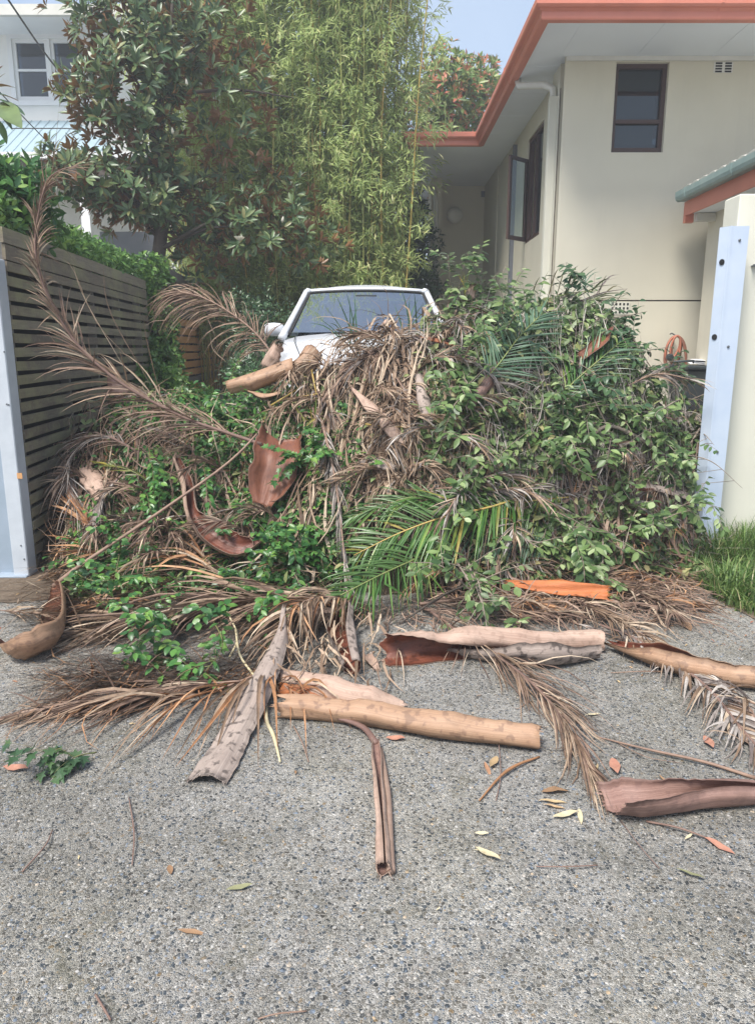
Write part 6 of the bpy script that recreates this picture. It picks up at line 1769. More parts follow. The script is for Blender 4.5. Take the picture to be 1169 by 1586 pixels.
for i, (pp, lb, mt, n) in enumerate((
    ([(400, 780), (350, 790), (300, 800), (250, 790)], 'pale brown frond behind the long stem', 'dead', 34),
    ([(330, 700), (290, 690), (240, 660), (200, 640)], 'brown frond beneath the large arching frond', 'dead', 40),
    ([(240, 640), (230, 600), (200, 590), (180, 620)], 'tan crumpled frond against the fence under the arching frond', 'dead', 34),
    ([(300, 830), (260, 815), (215, 810), (170, 815)], 'brown frond low at left behind the orange leaflets', 'dead_plum', 32),
    ([(470, 880), (420, 870), (370, 860), (320, 835)], 'thin orange brown frond at the foot left of centre', 'dead_orange', 26))):
    frond('dead_frond', [o(x, y, .08) for x, y in pp], lb, n=int(n * 1.4), L=(.25, .36, .32, .2), w=.012, ang=(40, 18), lift=.15, droop=.5, mat=mt, curl=.3, jit=.35, matmix=('dead_grey', .2))

# green palm fronds
G = dict(curl=.06, jit=.08)
frond('green_frond', [o(820, 765, 0.23), o(760, 785, 0.27), o(690, 800, 0.29), o(620, 825, 0.27), o(548, 860, 0.21)], 'large green palm frond with orange midrib in the centre of the pile', n=56, L=(.25, .45, .5, .42, .2), w=.018, ang=(58, 34), lift=.1, droop=.3, mat='palm_green', rmat='rachis_gold', r=(.011, .008, .004), plane=(0, -.7, .7), clamp=False, matmix=('palm_yellow', .12), **G)
frond('green_frond', [o(700, 835, 0.27), o(655, 860, 0.27), o(590, 890, 0.25), o(527, 922, 0.17)], 'green palm fan hanging to the front of the pile above the curled sheath', n=44, L=(.2, .40, .38, .16), w=.015, ang=(60, 35), lift=.06, droop=.4, mat='palm_green', rmat='rachis_green', r=(.008, .004), plane=(0, -.75, .65), clamp=False, **G)
frond('yellow_green_frond', [o(880, 770, .14), o(830, 775, .16), o(780, 785, .18), o(710, 800, .16)], 'yellowing palm frond with orange midrib right of the green fans', n=30, L=(.2, .34, .34, .24), w=.017, ang=(60, 38), lift=.1, droop=.35, mat='palm_yellow', rmat='rachis_gold', r=(.008, .005), plane=(0, -.7, .7), clamp=False, matmix=('palm_green', .4), **G)
frond('green_frond', [o(690, 780, 0.19), o(640, 770, 0.22), o(590, 785, 0.22), o(545, 800, 0.19)], 'green palm frond lying flat above the large green frond', n=28, L=(.2, .3, .3, .2), w=.014, ang=(35, 18), lift=.1, droop=.3, mat='palm_green', rmat='rachis_green', r=(.006, .003), plane=(0, -.7, .7), clamp=False, **G)
frond('green_frond', [o(880, 845, .12), o(830, 830, .14), o(780, 825, .14), o(730, 830, .12)], 'dull green palm frond right of the hanging fan', n=26, L=(.2, .32, .3, .2), w=.012, ang=(70, 45), lift=.05, droop=.5, mat='palm_blue', rmat='rachis_green', r=(.006, .003), plane=(0, -.7, .7), clamp=False, **G)
frond('blue_green_frond', [o(750, 590, .22), o(775, 560, .3), o(805, 520, .34), o(835, 490, .28)], 'blue green palm frond fanned open near the top of the right heap', n=26, L=(.3, .42, .38, .25), w=.015, ang=(58, 30), lift=.1, droop=.15, mat='palm_blue', rmat='rachis_green', r=(.008, .004), plane=(0, -.75, .65), clamp=False, **G)
frond('blue_green_frond', [o(860, 620, .2), o(890, 590, .28), o(930, 555, .3), o(960, 530, .24)], 'green palm frond splayed on the right heap below the reddish sheath', n=22, L=(.25, .38, .36, .22), w=.014, ang=(52, 30), lift=.12, droop=.2, mat='palm_green', rmat='rachis_green', r=(.008, .004), plane=(0, -.7, .7), clamp=False, matmix=('palm_blue', .5), **G)
def spray(name, base, tips, label, w, mat, cat='palm frond', bow=.06, rib=None, matmix=None):
    T = Thing(name, base[0], label, cat)
    sp = spline(base, 10); v, f = tube(sp, [.007, .003], 6); T.part('rachis', v, f, M['rachis_green'], smooth=True)
    for i, t in enumerate(tips):
        p = sp[int((i + .5) / len(tips) * 9.99)]
        m = p.lerp(t, .55) + Vector((0, 0, bow * R.uniform(.3, 1)))
        v, f = ribbon(spline([p, m, t], 8), w * R.uniform(.7, 1.15), (Vector((t - p)).cross(Vector((0, -1, .2))) + rv(.2)).normalized(), R.uniform(.3, .8))
        T.part('leaflet', v, f, M[matmix[0] if matmix and R.rand() < matmix[1] else mat])
    return T
YT = 6.15
spray('olive_frond', [at(820, 470, YT), at(880, 455, YT), at(925, 450, YT)], [at(*q, YT + R.normal() * .12) for q in ((836, 428), (850, 418), (866, 414), (880, 412), (897, 410), (912, 412), (925, 414), (930, 420), (905, 428), (945, 430), (870, 430))], 'dark olive palm tips sticking up from the crest before the cream wall', .014, 'palm_olive', matmix=('palm_blue', .3))
spray('olive_frond', [at(850, 485, YT), at(900, 470, YT), at(930, 460, YT)], [at(*q, YT + R.normal() * .12) for q in ((955, 430), (962, 440), (972, 447), (978, 455), (975, 463), (965, 468), (958, 425), (940, 426), (968, 450))], 'dark olive palm tips pointing right toward the air brick', .013, 'palm_olive', matmix=('dead_grey', .3))
YC = 6.5
spray('green_spikes', [at(560, 560, YC), at(535, 530, YC)], [at(*q, YC - .1 + R.normal() * .08) for q in ((518, 452), (534, 445), (548, 446), (500, 470), (490, 490), (541, 460), (555, 470), (478, 500), (510, 500))], 'green palm spikes standing before the left of the windscreen', .013, 'palm_blue')
spray('green_spikes', [at(640, 545, YC), at(615, 535, YC), at(680, 530, YC)], [at(*q, YC - .1 + R.normal() * .08) for q in ((622, 448), (634, 458), (648, 462), (660, 465), (672, 470), (610, 470), (641, 450), (686, 480), (655, 500))], 'green palm spikes standing before the right of the windscreen', .015, 'palm_blue')
spray('green_spikes', [at(720, 470, 6.4), at(722, 450, 6.4)], [at(*q, 6.4) for q in ((712, 414), (718, 420), (726, 418), (708, 425))], 'short yellow palm tip sticking up right of the car', .010, 'palm_yellow')
strands('loose_strands', [[at(*a) for a in q] for q in ([(560, 540, 6.4), (540, 500, 6.3), (500, 490, 6.3), (470, 500, 6.3)], [(600, 530, 6.4), (590, 480, 6.3), (570, 460, 6.3)], [(590, 520, 6.4), (620, 480, 6.3), (640, 450, 6.3)], [(600, 520, 6.4), (600, 460, 6.3), (590, 440, 6.3)], [(640, 540, 6.4), (610, 500, 6.3), (560, 480, 6.3), (520, 490, 6.3)], [(540, 560, 6.3), (510, 530, 6.2), (470, 530, 6.2), (430, 560, 6.2)],
    [(520, 560, 6.3), (490, 545, 6.2), (450, 570, 6.2), (440, 610, 6.1)], [(590, 560, 6.3), (560, 520, 6.25), (520, 515, 6.2), (480, 545, 6.2)], [(500, 580, 6.2), (470, 570, 6.1), (440, 590, 6.1)], [(560, 510, 6.3), (600, 490, 6.25), (650, 490, 6.3)])], 'brown strands looping up before the car windscreen', .009, 'dead')
for q, (a, b, lb) in enumerate((((420, 628), (465, 600), 'yellow green palm stalk left of centre'), ((445, 618), (492, 610), 'short yellow palm stalk left of centre'), ((480, 560), (490, 610), 'yellow stalk standing left of the brown tangle'), ((565, 657), (632, 662), 'straight yellow stalk across the centre'))):
    v, f = tube([o(*a, .16), o((a[0] + b[0]) / 2, (a[1] + b[1]) / 2, .19), o(*b, .17)], [.009, .007, .005], 6)
    single('palm_stalk', v, f, M['rachis_gold'], lb, 'palm stalk', smooth=True)
spray('yellow_green_frond', [o(470, 660, .14), o(500, 640, .16)], tipset([(455, 620), (462, 634), (468, 646), (480, 630), (490, 615), (505, 650), (470, 665), (500, 632)], .2), 'small yellow green frond stub left of centre', .016, 'palm_yellow', bow=.01)

# broken frond pieces standing free of the surface
ZONES = [
 ('short broken brown frond piece sticking out of the centre of the pile', [(450, 640, 500, 760)], 16, 'dead', 'broken frond pieces in the centre of the pile'),
 ('short broken brown frond piece caught among vines on the left of the pile', [(120, 440, 640, 880)], 16, 'dead_plum', 'broken frond pieces on the left of the pile'),
 ('short grey frond piece tangled among the leafy branches on the right', [(660, 985, 500, 860)], 15, 'dead_grey', 'broken frond pieces on the right of the pile'),
 ('short orange brown frond piece lying at the foot of the pile', [(110, 560, 880, 950), (640, 1060, 860, 940)], 16, 'dead_orange', 'broken frond pieces at the foot of the pile')]
MARKS = [('car windscreen', 560, 500), ('tan sheath tubes', 420, 580), ('red brown plate', 420, 735), ('twisted sheath', 310, 790), ('long stem', 230, 810), ('hanging grey frond', 525, 800), ('green palm fans', 620, 850), ('yellowing frond', 780, 790),
 ('blue green frond', 790, 540), ('forked branch', 950, 680), ('dark hollow', 905, 760), ('gate post', 1085, 760), ('bright orange strip', 865, 910), ('long pink sheath', 760, 975), ('silver frond', 150, 780), ('slat fence', 180, 640), ('orange leaflets', 110, 840), ('scroll sheath', 70, 950), ('pale pink sheath', 585, 640), ('narrow grey sheath', 657, 615), ('curled frond', 120, 720), ('mottled sheath', 400, 1000), ('short brown lined sheath', 545, 985), ('right shoulder of the heap', 980, 540)]
SEEN = set()
def where(x, y):
    ks = sorted(MARKS, key=lambda m: (m[1] - x) ** 2 + (m[2] - y) ** 2)
    for far in ('', 'well '):
        for m in ks[:5]:
            dx, dy = x - m[1], y - m[2]
            w1 = ('right of' if dx > 0 else 'left of') if abs(dx) > abs(dy) else ('below' if dy > 0 else 'above')
            w2 = ('below' if dy > 0 else 'above') if abs(dx) > abs(dy) else ('right of' if dx > 0 else 'left of')
            for w in (w1, w2):
                k = far + w + ' the ' + m[0]
                if k not in SEEN:
                    SEEN.add(k); return k
    return 'near the ' + ks[0][0]
for lb, bxs, cnt, mt, grp in ZONES:
    for k in range(cnt):
        b = bxs[k % len(bxs)]
        px, py = R.uniform(b[0], b[1]), R.uniform(b[2], b[3])
        while 355 < px < 485 and 650 < py < 800: px, py = R.uniform(b[0], b[1]), R.uniform(b[2], b[3])
        p = o(px, py, .03)
        az = R.uniform(-.6, 3.7) if 'foot' not in lb else R.choice([3.1, .1]) + R.normal() * .4
        el = R.uniform(-.1, .55) if 'foot' not in lb else .12
        d = Vector((math.cos(az) * math.cos(el), -abs(math.sin(az)) * math.cos(el) * .8, math.sin(el)))
        ln = R.uniform(.25, .5)
        q1, q2 = p + d * ln * .5 + Vector((0, 0, .03)), p + d * ln + Vector((0, 0, -.07))
        if q2.z < .05: q2.z = .05
        kind_ = {'dead': 'short brown', 'dead_plum': 'short dull brown', 'dead_grey': 'short grey', 'dead_orange': 'short orange brown'}[mt]
        frond('broken_frond', [p, q1, q2], kind_ + ' broken frond piece just ' + where(px, py).replace('well ', 'farther '), n=16, L=(.18, .26, .2), w=.013, ang=(35, 12), lift=.1, droop=.5, mat=mt, curl=.3, jit=.35, clamp='foot' in lb, matmix=('dead', .4), r=(.008, .005), group=grp)
# ---------------------------------------------------------------- palm sheaths
UPC = (0, -.35, 1)
# long pink one with a dark mouth
sheath('fallen_sheath', [gnd(600, 1012, .03), gnd(690, 1010, .02), gnd(800, 1005, .02), gnd(930, 1004, .02)], 'long pinkish palm sheath with a dark red open mouth at its left end', W=[.30, .34, .34, .32, .30], a=[95, 115, 140, 150, 160], op=(-.3, -.85, .15), op2=(0, .1, -1), outer='sh_pink', inner='sh_in', rag=(.03, .01), nv=34, nu=19)
sheath('fallen_sheath', [gnd(700, 1012, .012), gnd(780, 1030, .008), gnd(850, 1034, .008), gnd(925, 1020, .012)], 'grey mottled sheath lying under the long pink sheath', W=[.1, .24, .28, .16], a=[60, 75, 80, 80], op=(0, .5, .9), op2=(.2, .7, .6), outer='sh_grey', inner='sh_in', nv=24)
sheath('fallen_sheath', [gnd(447, 1108, .012), gnd(540, 1118, .012), gnd(680, 1142, .012), gnd(832, 1160, .012)], 'long tan rolled palm sheath lying lowest at the centre front', W=[.20, .28, .30, .31, .31], a=[120, 150, 165, 172, 172], op=(0, .3, -.9), op2=(0, .4, -.9), outer='sh_tan', inner='sh_in_or', rag=(.05, .008), nv=36, nu=19)
sheath('fallen_sheath', [gnd(430, 1040, .05), gnd(500, 1068, .03), gnd(570, 1090, .015), gnd(624, 1098, .008)], 'leaf shaped pale sheath with orange lining above the long tan sheath', W=[.10, .22, .20, .08], a=[50, 80, 85, 85], op=(-.1, .35, -.9), op2=(0, .3, -.9), outer='sh_pink', inner='sh_in_or', rag=(.03, .0), nv=28)
sheath('fallen_sheath', [gnd(430, 1068, .012), gnd(490, 1085, .01), gnd(570, 1095, .008)], 'orange lined sheath strip between the two front sheaths', W=[.08, .16, .08], a=[45, 50, 45], op=(0, -.3, 1), outer='sh_tan', inner='sh_in_or', nv=20)
# mottled one standing toward the viewer
p0, p1, p2, p3 = at(438, 942, 4.05), at(425, 1000, 3.75), at(375, 1090, 3.3), at(318, 1208, 2.62)
p1.z = max(p1.z, .12)
sheath('mottled_sheath', [at(438, 942, 3.82), at(432, 985, 3.60), gnd(376, 1098, .07), gnd(318, 1212, .012)], 'grey mottled palm sheath with black spots widening toward the viewer', W=[.05, .10, .15, .18, .19], a=[120, 100, 75, 50, 40], op=(.1, .35, -1), op2=(0, -.15, -1), outer='sh_grey', inner='sh_in', rag=(.02, .0), nv=34, nu=17)
sheath('fallen_sheath', [at(532, 930, 4.35), at(536, 965, 4.2), gnd(542, 1010, .03), gnd(552, 1042, .006)], 'short grey sheath with two curled rims and brown lining below centre', W=[.18, .30, .32, .28], a=[70, 110, 140, 160], op=(-.15, -.8, .5), outer='sh_grey', inner='sh_in', nv=24, nu=21)
# double roll pointing at the viewer
T = sheath('fallen_sheath', [gnd(582, 1150, .02), gnd(586, 1210, .012), gnd(592, 1290, .01), gnd(595, 1352, .01)], 'slender double rolled pinkish sheath pointing straight at the viewer', W=[.05, .11, .125, .135], a=[90, 155, 170, 172], op=(.05, 0, 1), outer='sh_pink', inner='sh_plum', nv=30, nu=17, spiral=.3,
           parts=[('second_roll', [gnd(590, 1160, .02), gnd(600, 1230, .014), gnd(603, 1300, .014), gnd(605, 1350, .014)], [.008, .014, .015, .016], 'sh_pink'), ('petiole', [gnd(583, 1152, .025), gnd(560, 1125, .03), gnd(510, 1108, .03), gnd(450, 1090, .03)], [.016, .012, .008], 'sh_plum')])
# bottom right flared purple
sheath('fallen_sheath', [gnd(950, 1262, .006), gnd(1010, 1256, .008), gnd(1090, 1244, .012), gnd(1200, 1236, .012)], 'purple brown sheath flared open at its left end at the right edge', W=[.26, .27, .24, .22], a=[70, 105, 150, 165], op=(-.2, .25, 1), op2=(0, -.35, 1), outer='sh_plum', inner='sh_plum', nv=30, nu=19)
# right tan spindle
sheath('fallen_sheath', [gnd(955, 1005, .02), gnd(1010, 1028, .012), gnd(1080, 1050, .012), gnd(1150, 1062, .012), gnd(1240, 1070, .015)], 'tan spindle shaped sheath half open with dark lining at the right', W=[.10, .28, .34, .34, .3], a=[80, 140, 158, 163, 165], op=(-.1, .0, 1), op2=(0, -.1, 1), outer='sh_tan', inner='sh_in', rag=(.06, 0), nv=34, nu=19)
sheath('fallen_sheath', [gnd(1130, 1078, .03), gnd(1150, 1110, .03), gnd(1172, 1150, .02)], 'pinkish bent sheath tip at the right edge of the concrete', W=[.04, .10, .13], a=[60, 60, 60], op=(-.4, -.3, 1), outer='sh_pink', inner='sh_pink', nv=16)
# left scroll sheath with its long stem
S9 = sheath('scroll_sheath', [at(88, 905, 4.72), at(99, 938, 4.42), gnd(92, 990, .05), gnd(58, 1022, .02), gnd(22, 1020, .04), at(8, 996, 3.72)], 'tan scrolled sheath with a long straight stem at the left foot of the pile', W=[.08, .26, .30, .26, .2, .14], a=[90, 75, 65, 60, 60, 70], op=(-1, .3, .35), op2=(-.3, 1, .6), outer='sh_tan', inner='sh_in_brown', nv=34, nu=15,
            parts=[('stem', [at(84, 908, 4.72), at(130, 872, 4.75), at(230, 805, 4.85), at(330, 735, 4.98), at(372, 700, 5.05), at(398, 672, 5.12)], [.024, .016, .013, .012, .010, .008], 'rachis')])
# red-brown plate
sheath('plate_sheath', [o(408, 782, .24), o(418, 750, .28), o(428, 712, .30), o(432, 682, .26)], 'broad red brown sheath plate standing open left of centre', W=[.16, .34, .40, .36], a=[40, 42, 44, 75], op=(-.1, -.9, .45), op2=(.2, -.9, .3), outer='sh_pink', inner='sh_in_brown', nv=26, nu=19)
# twisted one
sheath('twisted_sheath', [o(272, 712, .2), o(286, 752, .24), o(296, 800, .24), o(330, 835, .22), o(368, 852, .2), o(405, 838, .18), o(432, 824, .16)], 'twisted pinkish sheath with dark red fold hanging left of centre', W=[.10, .24, .24, .30, .26, .08, .05], a=[120, 140, 130, 95, 80, 110, 120], op=(.7, -.7, .2), op2=(.1, -.5, .9), outer='sh_pink', inner='sh_in', nv=36, nu=15, wav=.1)
# tan tubes by the car
sheath('tube_sheath', [at(352, 590, 5.9), at(400, 575, 5.9), at(450, 556, 5.9)], 'straight tan rolled sheath tube pointing left below the car mirror', W=[.34, .40, .42], a=[165, 170, 172], op=(0, .2, -1), outer='sh_tan', inner='sh_in', nv=20, nu=21)
sheath('tube_sheath', [at(438, 570, 6.1), at(462, 556, 6.1), at(478, 535, 6.15)], 'short tan sheath with a round open end before the car bonnet', W=[.36, .44, .46], a=[130, 140, 150], op=(.3, .4, -.6), outer='sh_tan', inner='sh_in_brown', nv=18, nu=21)
sheath('tube_sheath', [at(405, 562, 6.3), at(415, 545, 6.3), at(424, 532, 6.3)], 'small pale pinkish sheath end beside the car mirror', W=[.3, .32, .26], a=[120, 140, 150], op=(0, .2, -1), outer='sh_pink', inner='sh_in_brown', nv=14, nu=19)
sheath('tube_sheath', [at(386, 605, 5.8), at(410, 610, 5.8), at(432, 606, 5.8)], 'small pale sheath scrap under the tan tube', W=[.06, .2, .12], a=[40, 50, 60], op=(0, -.2, -1), outer='sh_tan', inner='sh_tan', nv=12)
for (nm, pp, W_, a_, op_, ou, inn, lb) in (
    ('fallen_sheath', [(545, 600, .2), (575, 628, .24), (605, 660, .22), (622, 685, .18)], [.02, .11, .13, .05], 55, (0, .5, -.7), 'sh_pink', 'sh_in_brown', 'pale pink tapering sheath pointing down right in the centre'),
    ('fallen_sheath', [(648, 580, .2), (655, 615, .22), (664, 652, .18)], [.06, .13, .1], 70, (0, .6, -.4), 'sh_grey', 'sh_in', 'narrow grey sheath hanging right of centre'),
    ('fallen_sheath', [(768, 562, .22), (752, 590, .24), (728, 622, .2)], [.03, .14, .1], 80, (.2, .7, -.4), 'sh_plum', 'sh_in', 'purple brown narrow sheath leaning under the blue green frond'),
    ('fallen_sheath', [(948, 508, .2), (930, 532, .24), (903, 554, .22)], [.03, .13, .12], 60, (-.3, -.6, .7), 'sh_plum', 'sh_in_brown', 'reddish open sheath high on the right heap'),
    ('fallen_sheath', [(640, 522, .12), (668, 526, .14), (698, 534, .12)], [.02, .045, .02], 40, (0, -.7, .7), 'sh_in_or', 'sh_in_or', 'narrow red orange strip at the crest before the car'),
    ('orange_sheath', [(788, 903, .10), (860, 910, .12), (938, 918, .10)], [.04, .1, .1], 12, (0, -.8, .6), 'sh_orange', 'sh_orange', 'bright orange fresh sheath strip low on the right'),
    ('fallen_sheath', [(1078, 858, .04), (1060, 868, .08), (1046, 884, .05), (1062, 890, .03)], [.16, .2, .16, .1], 50, (-.6, .1, .6), 'sh_tan', 'sh_in_brown', 'curled tan sheath scroll at the foot of the gate post'),
    ('fallen_sheath', [(1066, 765, .12), (1020, 752, .14), (965, 745, .12)], [.12, .13, .05], 50, (0, .4, -.9), 'sh_grey', 'sh_in_brown', 'pale grey sheath lying beside the gate post at mid height'),
    ('fallen_sheath', [(960, 775, .06), (990, 778, .08), (1020, 785, .06)], [.2, .26, .2], 40, (0, -.8, .5), 'sh_in', 'sh_in', 'dark red brown sheath deep in the hollow on the right'),
    ('fallen_sheath', [(186, 575, .1), (178, 540, .2), (168, 500, .3)], [.16, .16, .02], 50, (0, .5, -.3), 'sh_plum', 'sh_plum', 'dark pointed sheath standing before the slat fence'),
    ('fallen_sheath', [(130, 725, .12), (148, 745, .16), (160, 765, .12)], [.14, .2, .14], 45, (0, .5, -.8), 'sh_pink', 'sh_in_brown', 'pale pink sheath scrap inside the curled frond'),
    ('fallen_sheath', [(195, 770, .12), (215, 765, .15), (240, 760, .12)], [.1, .2, .14], 60, (0, .5, -.8), 'sh_tan', 'sh_in_brown', 'tan folded sheath right of the silver frond'),
    ('fallen_sheath', [(560, 715, .16), (590, 712, .18), (610, 722, .14)], [.08, .16, .1], 60, (0, .4, -.7), 'sh_grey', 'sh_in', 'dark grey folded sheath scrap above the green fans'),
    ('fallen_sheath', [(400, 938, .08), (450, 942, .1), (510, 948, .08)], [.12, .16, .12], 60, (0, .5, -.7), 'sh_pink', 'sh_in', 'pinkish sheath lying under the curling frond at the foot'),
    ('fallen_sheath', [(590, 508, .06), (598, 500, .10), (606, 494, .10)], [.05, .09, .04], 50, (0, .6, -.3), 'sh_pink', 'sh_in_brown', 'small peach sheath scrap at the crest before the windscreen'),
    ('fallen_sheath', [(700, 640, .12), (730, 632, .14), (765, 634, .1)], [.04, .08, .04], 40, (0, .5, -.7), 'sh_tan', 'sh_in_brown', 'narrow tan strip in the middle of the pile'),
    ('fallen_sheath', [(728, 455, .14), (733, 440, .16), (736, 425, .16)], [.08, .09, .03], 40, (0, .5, -.2), 'sh_pink', 'sh_in_brown', 'small pinkish sheath tip on the crest before the house'),
    ('fallen_sheath', [(570, 1018, .0), (574, 1028, .0), (582, 1040, .0)], [.06, .08, .05], 60, (0, .5, .7), 'sh_pink', 'sh_pink', 'tiny sheath scrap under the mouth of the long pink sheath')):
    sheath(nm, [o(*q) for q in pp], lb, W_, a_, op=op_, outer=ou, inner=inn, nv=18, nu=11)

# ---------------------------------------------------------------- small things on the concrete
def gtube(pts, r, label, mat='rachis', name='dead_twig', leafy=None):
    T = Thing(name, gnd(*pts[0]), label, 'twig')
    sp = spline([gnd(x, y, .006 + (.012 if 0 < i < len(pts) - 1 else 0)) for i, (x, y) in enumerate(pts)], 16)
    v, f = tube(sp, r, 5); T.part('stalk', v, f, M[mat], smooth=True)
    return T
gtube([(560, 1080), (700, 1060), (0, 0)][:2], [.003], 'x') if False else None
gtube([(835, 1172), (800, 1185), (775, 1202), (742, 1240)], [.004, .007, .003], 'curved orange brown leaflet below the long tan sheath', 'dead_orange', 'fallen_leaflet')
gtube([(920, 1140), (1000, 1160), (1090, 1180), (1169, 1205)], [.003, .006, .008], 'long thin reddish stem running to the right edge', 'rachis')
gtube([(955, 1150), (1000, 1172), (1055, 1182)], [.002, .001], 'fine side twig under the long reddish stem', 'rachis')
gtube([(1000, 1272), (1050, 1282), (1100, 1300)], [.004, .003], 'thin stem of the pink petiole end lying below the purple sheath', 'rachis_dark')
gtube([(945, 1042), (990, 1040), (1025, 1040)], [.002, .004], 'short thin stem left of the ribbed frond', 'rachis')
gtube([(82, 1285), (70, 1310), (35, 1350)], [.002, .003], 'thin curved twig alone at lower left', 'rachis_dark')
gtube([(200, 1235), (208, 1290), (205, 1340)], [.002, .003, .002], 'straight thin twig lying lower left of the mottled sheath', 'rachis_dark')
gtube([(455, 1125), (468, 1150), (478, 1180)], [.003, .002], 'short twig hanging below the tan sheath end', 'rachis')
gtube([(400, 1578), (430, 1570), (475, 1566)], [.002], 'tiny pale twig at the bottom edge', 'rachis')
gtube([(148, 1540), (160, 1560), (172, 1580)], [.003], 'tiny brown twig near the bottom left corner', 'rachis_dark')
gtube([(770, 1130), (772, 1150), (775, 1200), (768, 1240)], [.002], 'fine dark twig under the right end of the tan sheath', 'rachis_dark')
gtube([(830, 1342), (880, 1342), (925, 1340)], [.002], 'thin dark twig flat on the concrete at lower right', 'rachis_dark')
gtube([(960, 1270), (990, 1310), (1020, 1345)], [.0015], 'hair thin twig below the purple sheath', 'rachis_dark')
LMH = [leaf_mesh('fallen_leaf', M['litter'], k, W=w_, bend=b_, fold=.35, wave=.02) for k, (w_, b_) in enumerate(((.22, .1), (.3, -.08), (.18, .18), (.4, .05)))]
LMO = [leaf_mesh('fallen_leaf', M['sh_in_brown'], k, W=.3, bend=-.08, fold=.4, wave=.02) for k in range(1)]
pale = plain_mat('pale_yellow_leaf', (.56, .51, .34), (.48, .40, .25), 40, .6, .2, .1, .001)
brn = plain_mat('brown_fallen_leaf', (.42, .22, .15), (.36, .17, .12), 40, .6, .2, .1, .001)
grn = plain_mat('dull_green_leaf', (.24, .24, .13), (.2, .2, .11), 40, .6, .2, .1, .001)
LMP = [leaf_mesh('fallen_leaf', pale, k, W=w_, bend=b_, fold=.3, wave=.02) for k, (w_, b_) in enumerate(((.2, .05), (.28, -.06)))]
LMB = [leaf_mesh('fallen_leaf', brn, k, W=w_, bend=b_, fold=.3, wave=.03) for k, (w_, b_) in enumerate(((.25, .05), (.35, -.06)))]
LMG = [leaf_mesh('fallen_leaf', grn, 0, W=.22, bend=-.04, fold=.3, wave=.02)]
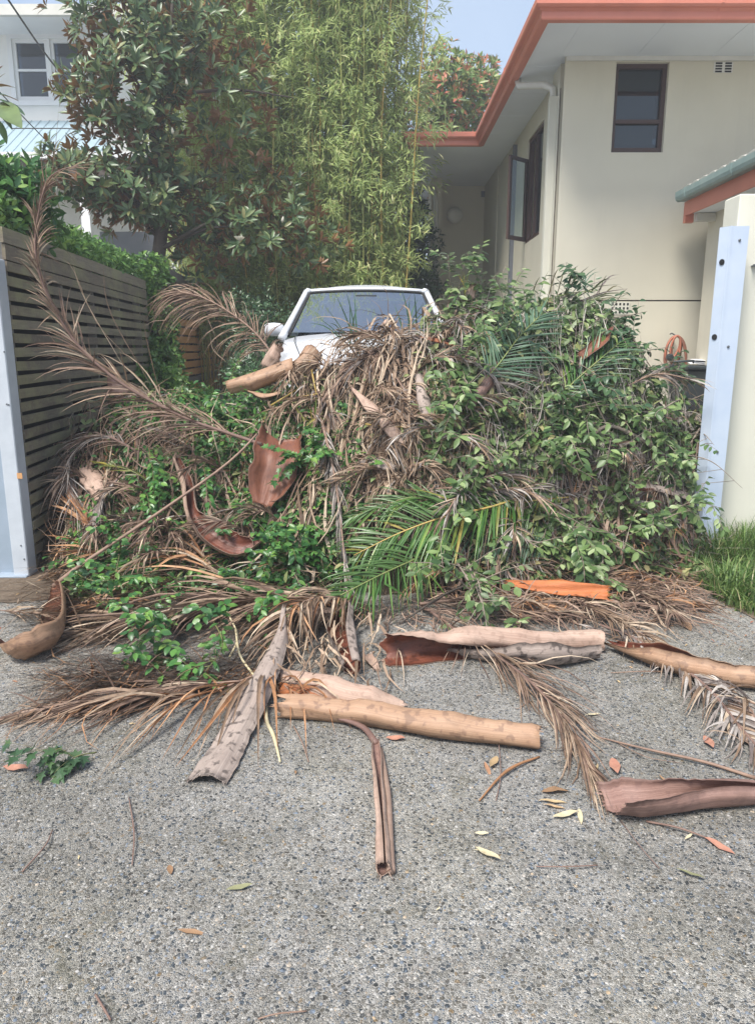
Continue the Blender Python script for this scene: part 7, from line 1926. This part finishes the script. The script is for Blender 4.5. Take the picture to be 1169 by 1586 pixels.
FL = [((275, 1440), (322, 1443), LMH, 'tan dead leaf alone on the concrete near the bottom left'), ((350, 1378), (392, 1370), LMG, 'dull green narrow leaf lower left of the double rolled sheath'),
      ((735, 1312), (776, 1334), LMP, 'pale yellow narrow leaf in the middle of the open concrete'), ((733, 1316), (762, 1320), LMP, 'smaller pale yellow leaf beside the narrow one'), ((735, 1290), (757, 1291), LMP, 'tiny yellow leaf just above the yellow pair'),
      ((855, 1266), (896, 1258), LMP, 'pale yellow leaf at the tips of the russet frond'), ((896, 1252), (900, 1276), LMP, 'short yellow leaf upright at the frond tips'), ((838, 1226), (880, 1222), LMH, 'tan narrow leaf left of the russet frond tips, topmost of three'), ((833, 1240), (878, 1240), LMH, 'tan leaf left of the russet frond tips, middle of three'), ((840, 1246), (876, 1250), LMH, 'tan leaf left of the russet frond tips, lowest of three'),
      ((597, 1143), (628, 1144), LMB, 'reddish leaf just below the long tan sheath'), ((1090, 1140), (1104, 1160), LMB, 'pinkish leaf scrap on the right concrete'), ((1090, 1297), (1138, 1322), LMB, 'pink petiole end at lower right'), ((1045, 1345), (1092, 1362), LMG, 'dark narrow leaf at lower right'), ((905, 1108), (930, 1104), LMP, 'pale stubby scrap right of the russet frond'),
      ((5, 1188), (45, 1192), LMB, 'orange leaf scrap at the left edge'), ((1075, 1030), (1092, 1036), LMB, 'small brown scrap by the dark ribbed frond'), ((1020, 1200), (1036, 1214), LMH, 'small tan scrap above the purple sheath'), ((948, 1175), (956, 1200), LMB, 'small dark red scrap right of the russet frond'),
      ((750, 1180), (760, 1200), LMH, 'small tan scrap below the tan sheath, left one'), ((770, 1172), (758, 1190), LMH, 'small tan scrap below the tan sheath, right one'), ((1060, 1300), (1072, 1290), LMP, 'tiny yellow scrap below the purple sheath'), ((1115, 905), (1150, 900), LMP, 'pale leaf lying in the grass strip'), ((1050, 960), (1070, 975), LMH, 'tan leaf at the edge of the grass'),
      ((1000, 965), (1020, 958), LMH, 'tan leaf between the pile foot and the grass'), ((640, 1020), (660, 1030), LMH, 'tan scrap under the long pink sheath'), ((265, 1354), (262, 1338), LMH, 'small tan scrap near the straight twig'), ((675, 1410), (682, 1404), LMP, 'tiny white chip in the lower middle of the concrete')]
for a, b, ms, lb in FL:
    p, q = gnd(*a, .008), gnd(*b, .010)
    s = (q - p).length
    me = ms[R.randint(len(ms))]
    ob = bpy.data.objects.new('fallen_leaf', me)
    m4 = frame_mat(p, q - p, Vector((R.normal() * .15, R.normal() * .15, 1)), s)
    ob.matrix_world = m4
    COL.objects.link(ob); tag(ob, lb, 'leaf')
# litter crumbs: uncountable
def crumbs(n, label):
    X = np.concatenate([R.uniform(-2.4, 3.0, n), R.uniform(1.6, 2.7, n // 3)]); Y = np.concatenate([4.9 - np.abs(R.normal(size=n)) * .8, R.uniform(3.9, 5.3, n // 3)])
    ok = Y > 2.0; X, Y = X[ok], Y[ok]; m = len(X)
    D = R.normal(size=(m, 3)) * np.array([1, 1, .15]); U = np.tile([0, 0, 1.], (m, 1)) + R.normal(size=(m, 3)) * .2
    L = .008 + .03 * R.rand(m) ** 3
    v, f, rn = leaves_np(np.stack([X, Y, ground_z_np(X, Y) + .006], 1), D, U, L, L * .3, True, .05, .2)
    single('leaf_crumbs', v, f, M['litter'], label, 'leaf litter', kind='stuff', rnd=rn)
crumbs(1500, 'small brown crumbs of leaf scattered on the concrete in front of the pile')

# ---------------------------------------------------------------- thin haze volume, added to stand in for the lens veil over the far trees
hm, hnt, hout = new_mat('veil_haze')
hv = hnt.nodes.new('ShaderNodeVolumePrincipled')
hv.inputs['Color'].default_value = (.93, .96, 1, 1)
hv.inputs['Density'].default_value = .006
hv.inputs['Anisotropy'].default_value = .25
hnt.links.new(hv.outputs[0], hout.inputs['Volume'])
V, F = box(-402, 402, -62, 602, -1, 14)
single('haze', V, F, hm, 'thin pale haze added for the veil over the background', kind='stuff')
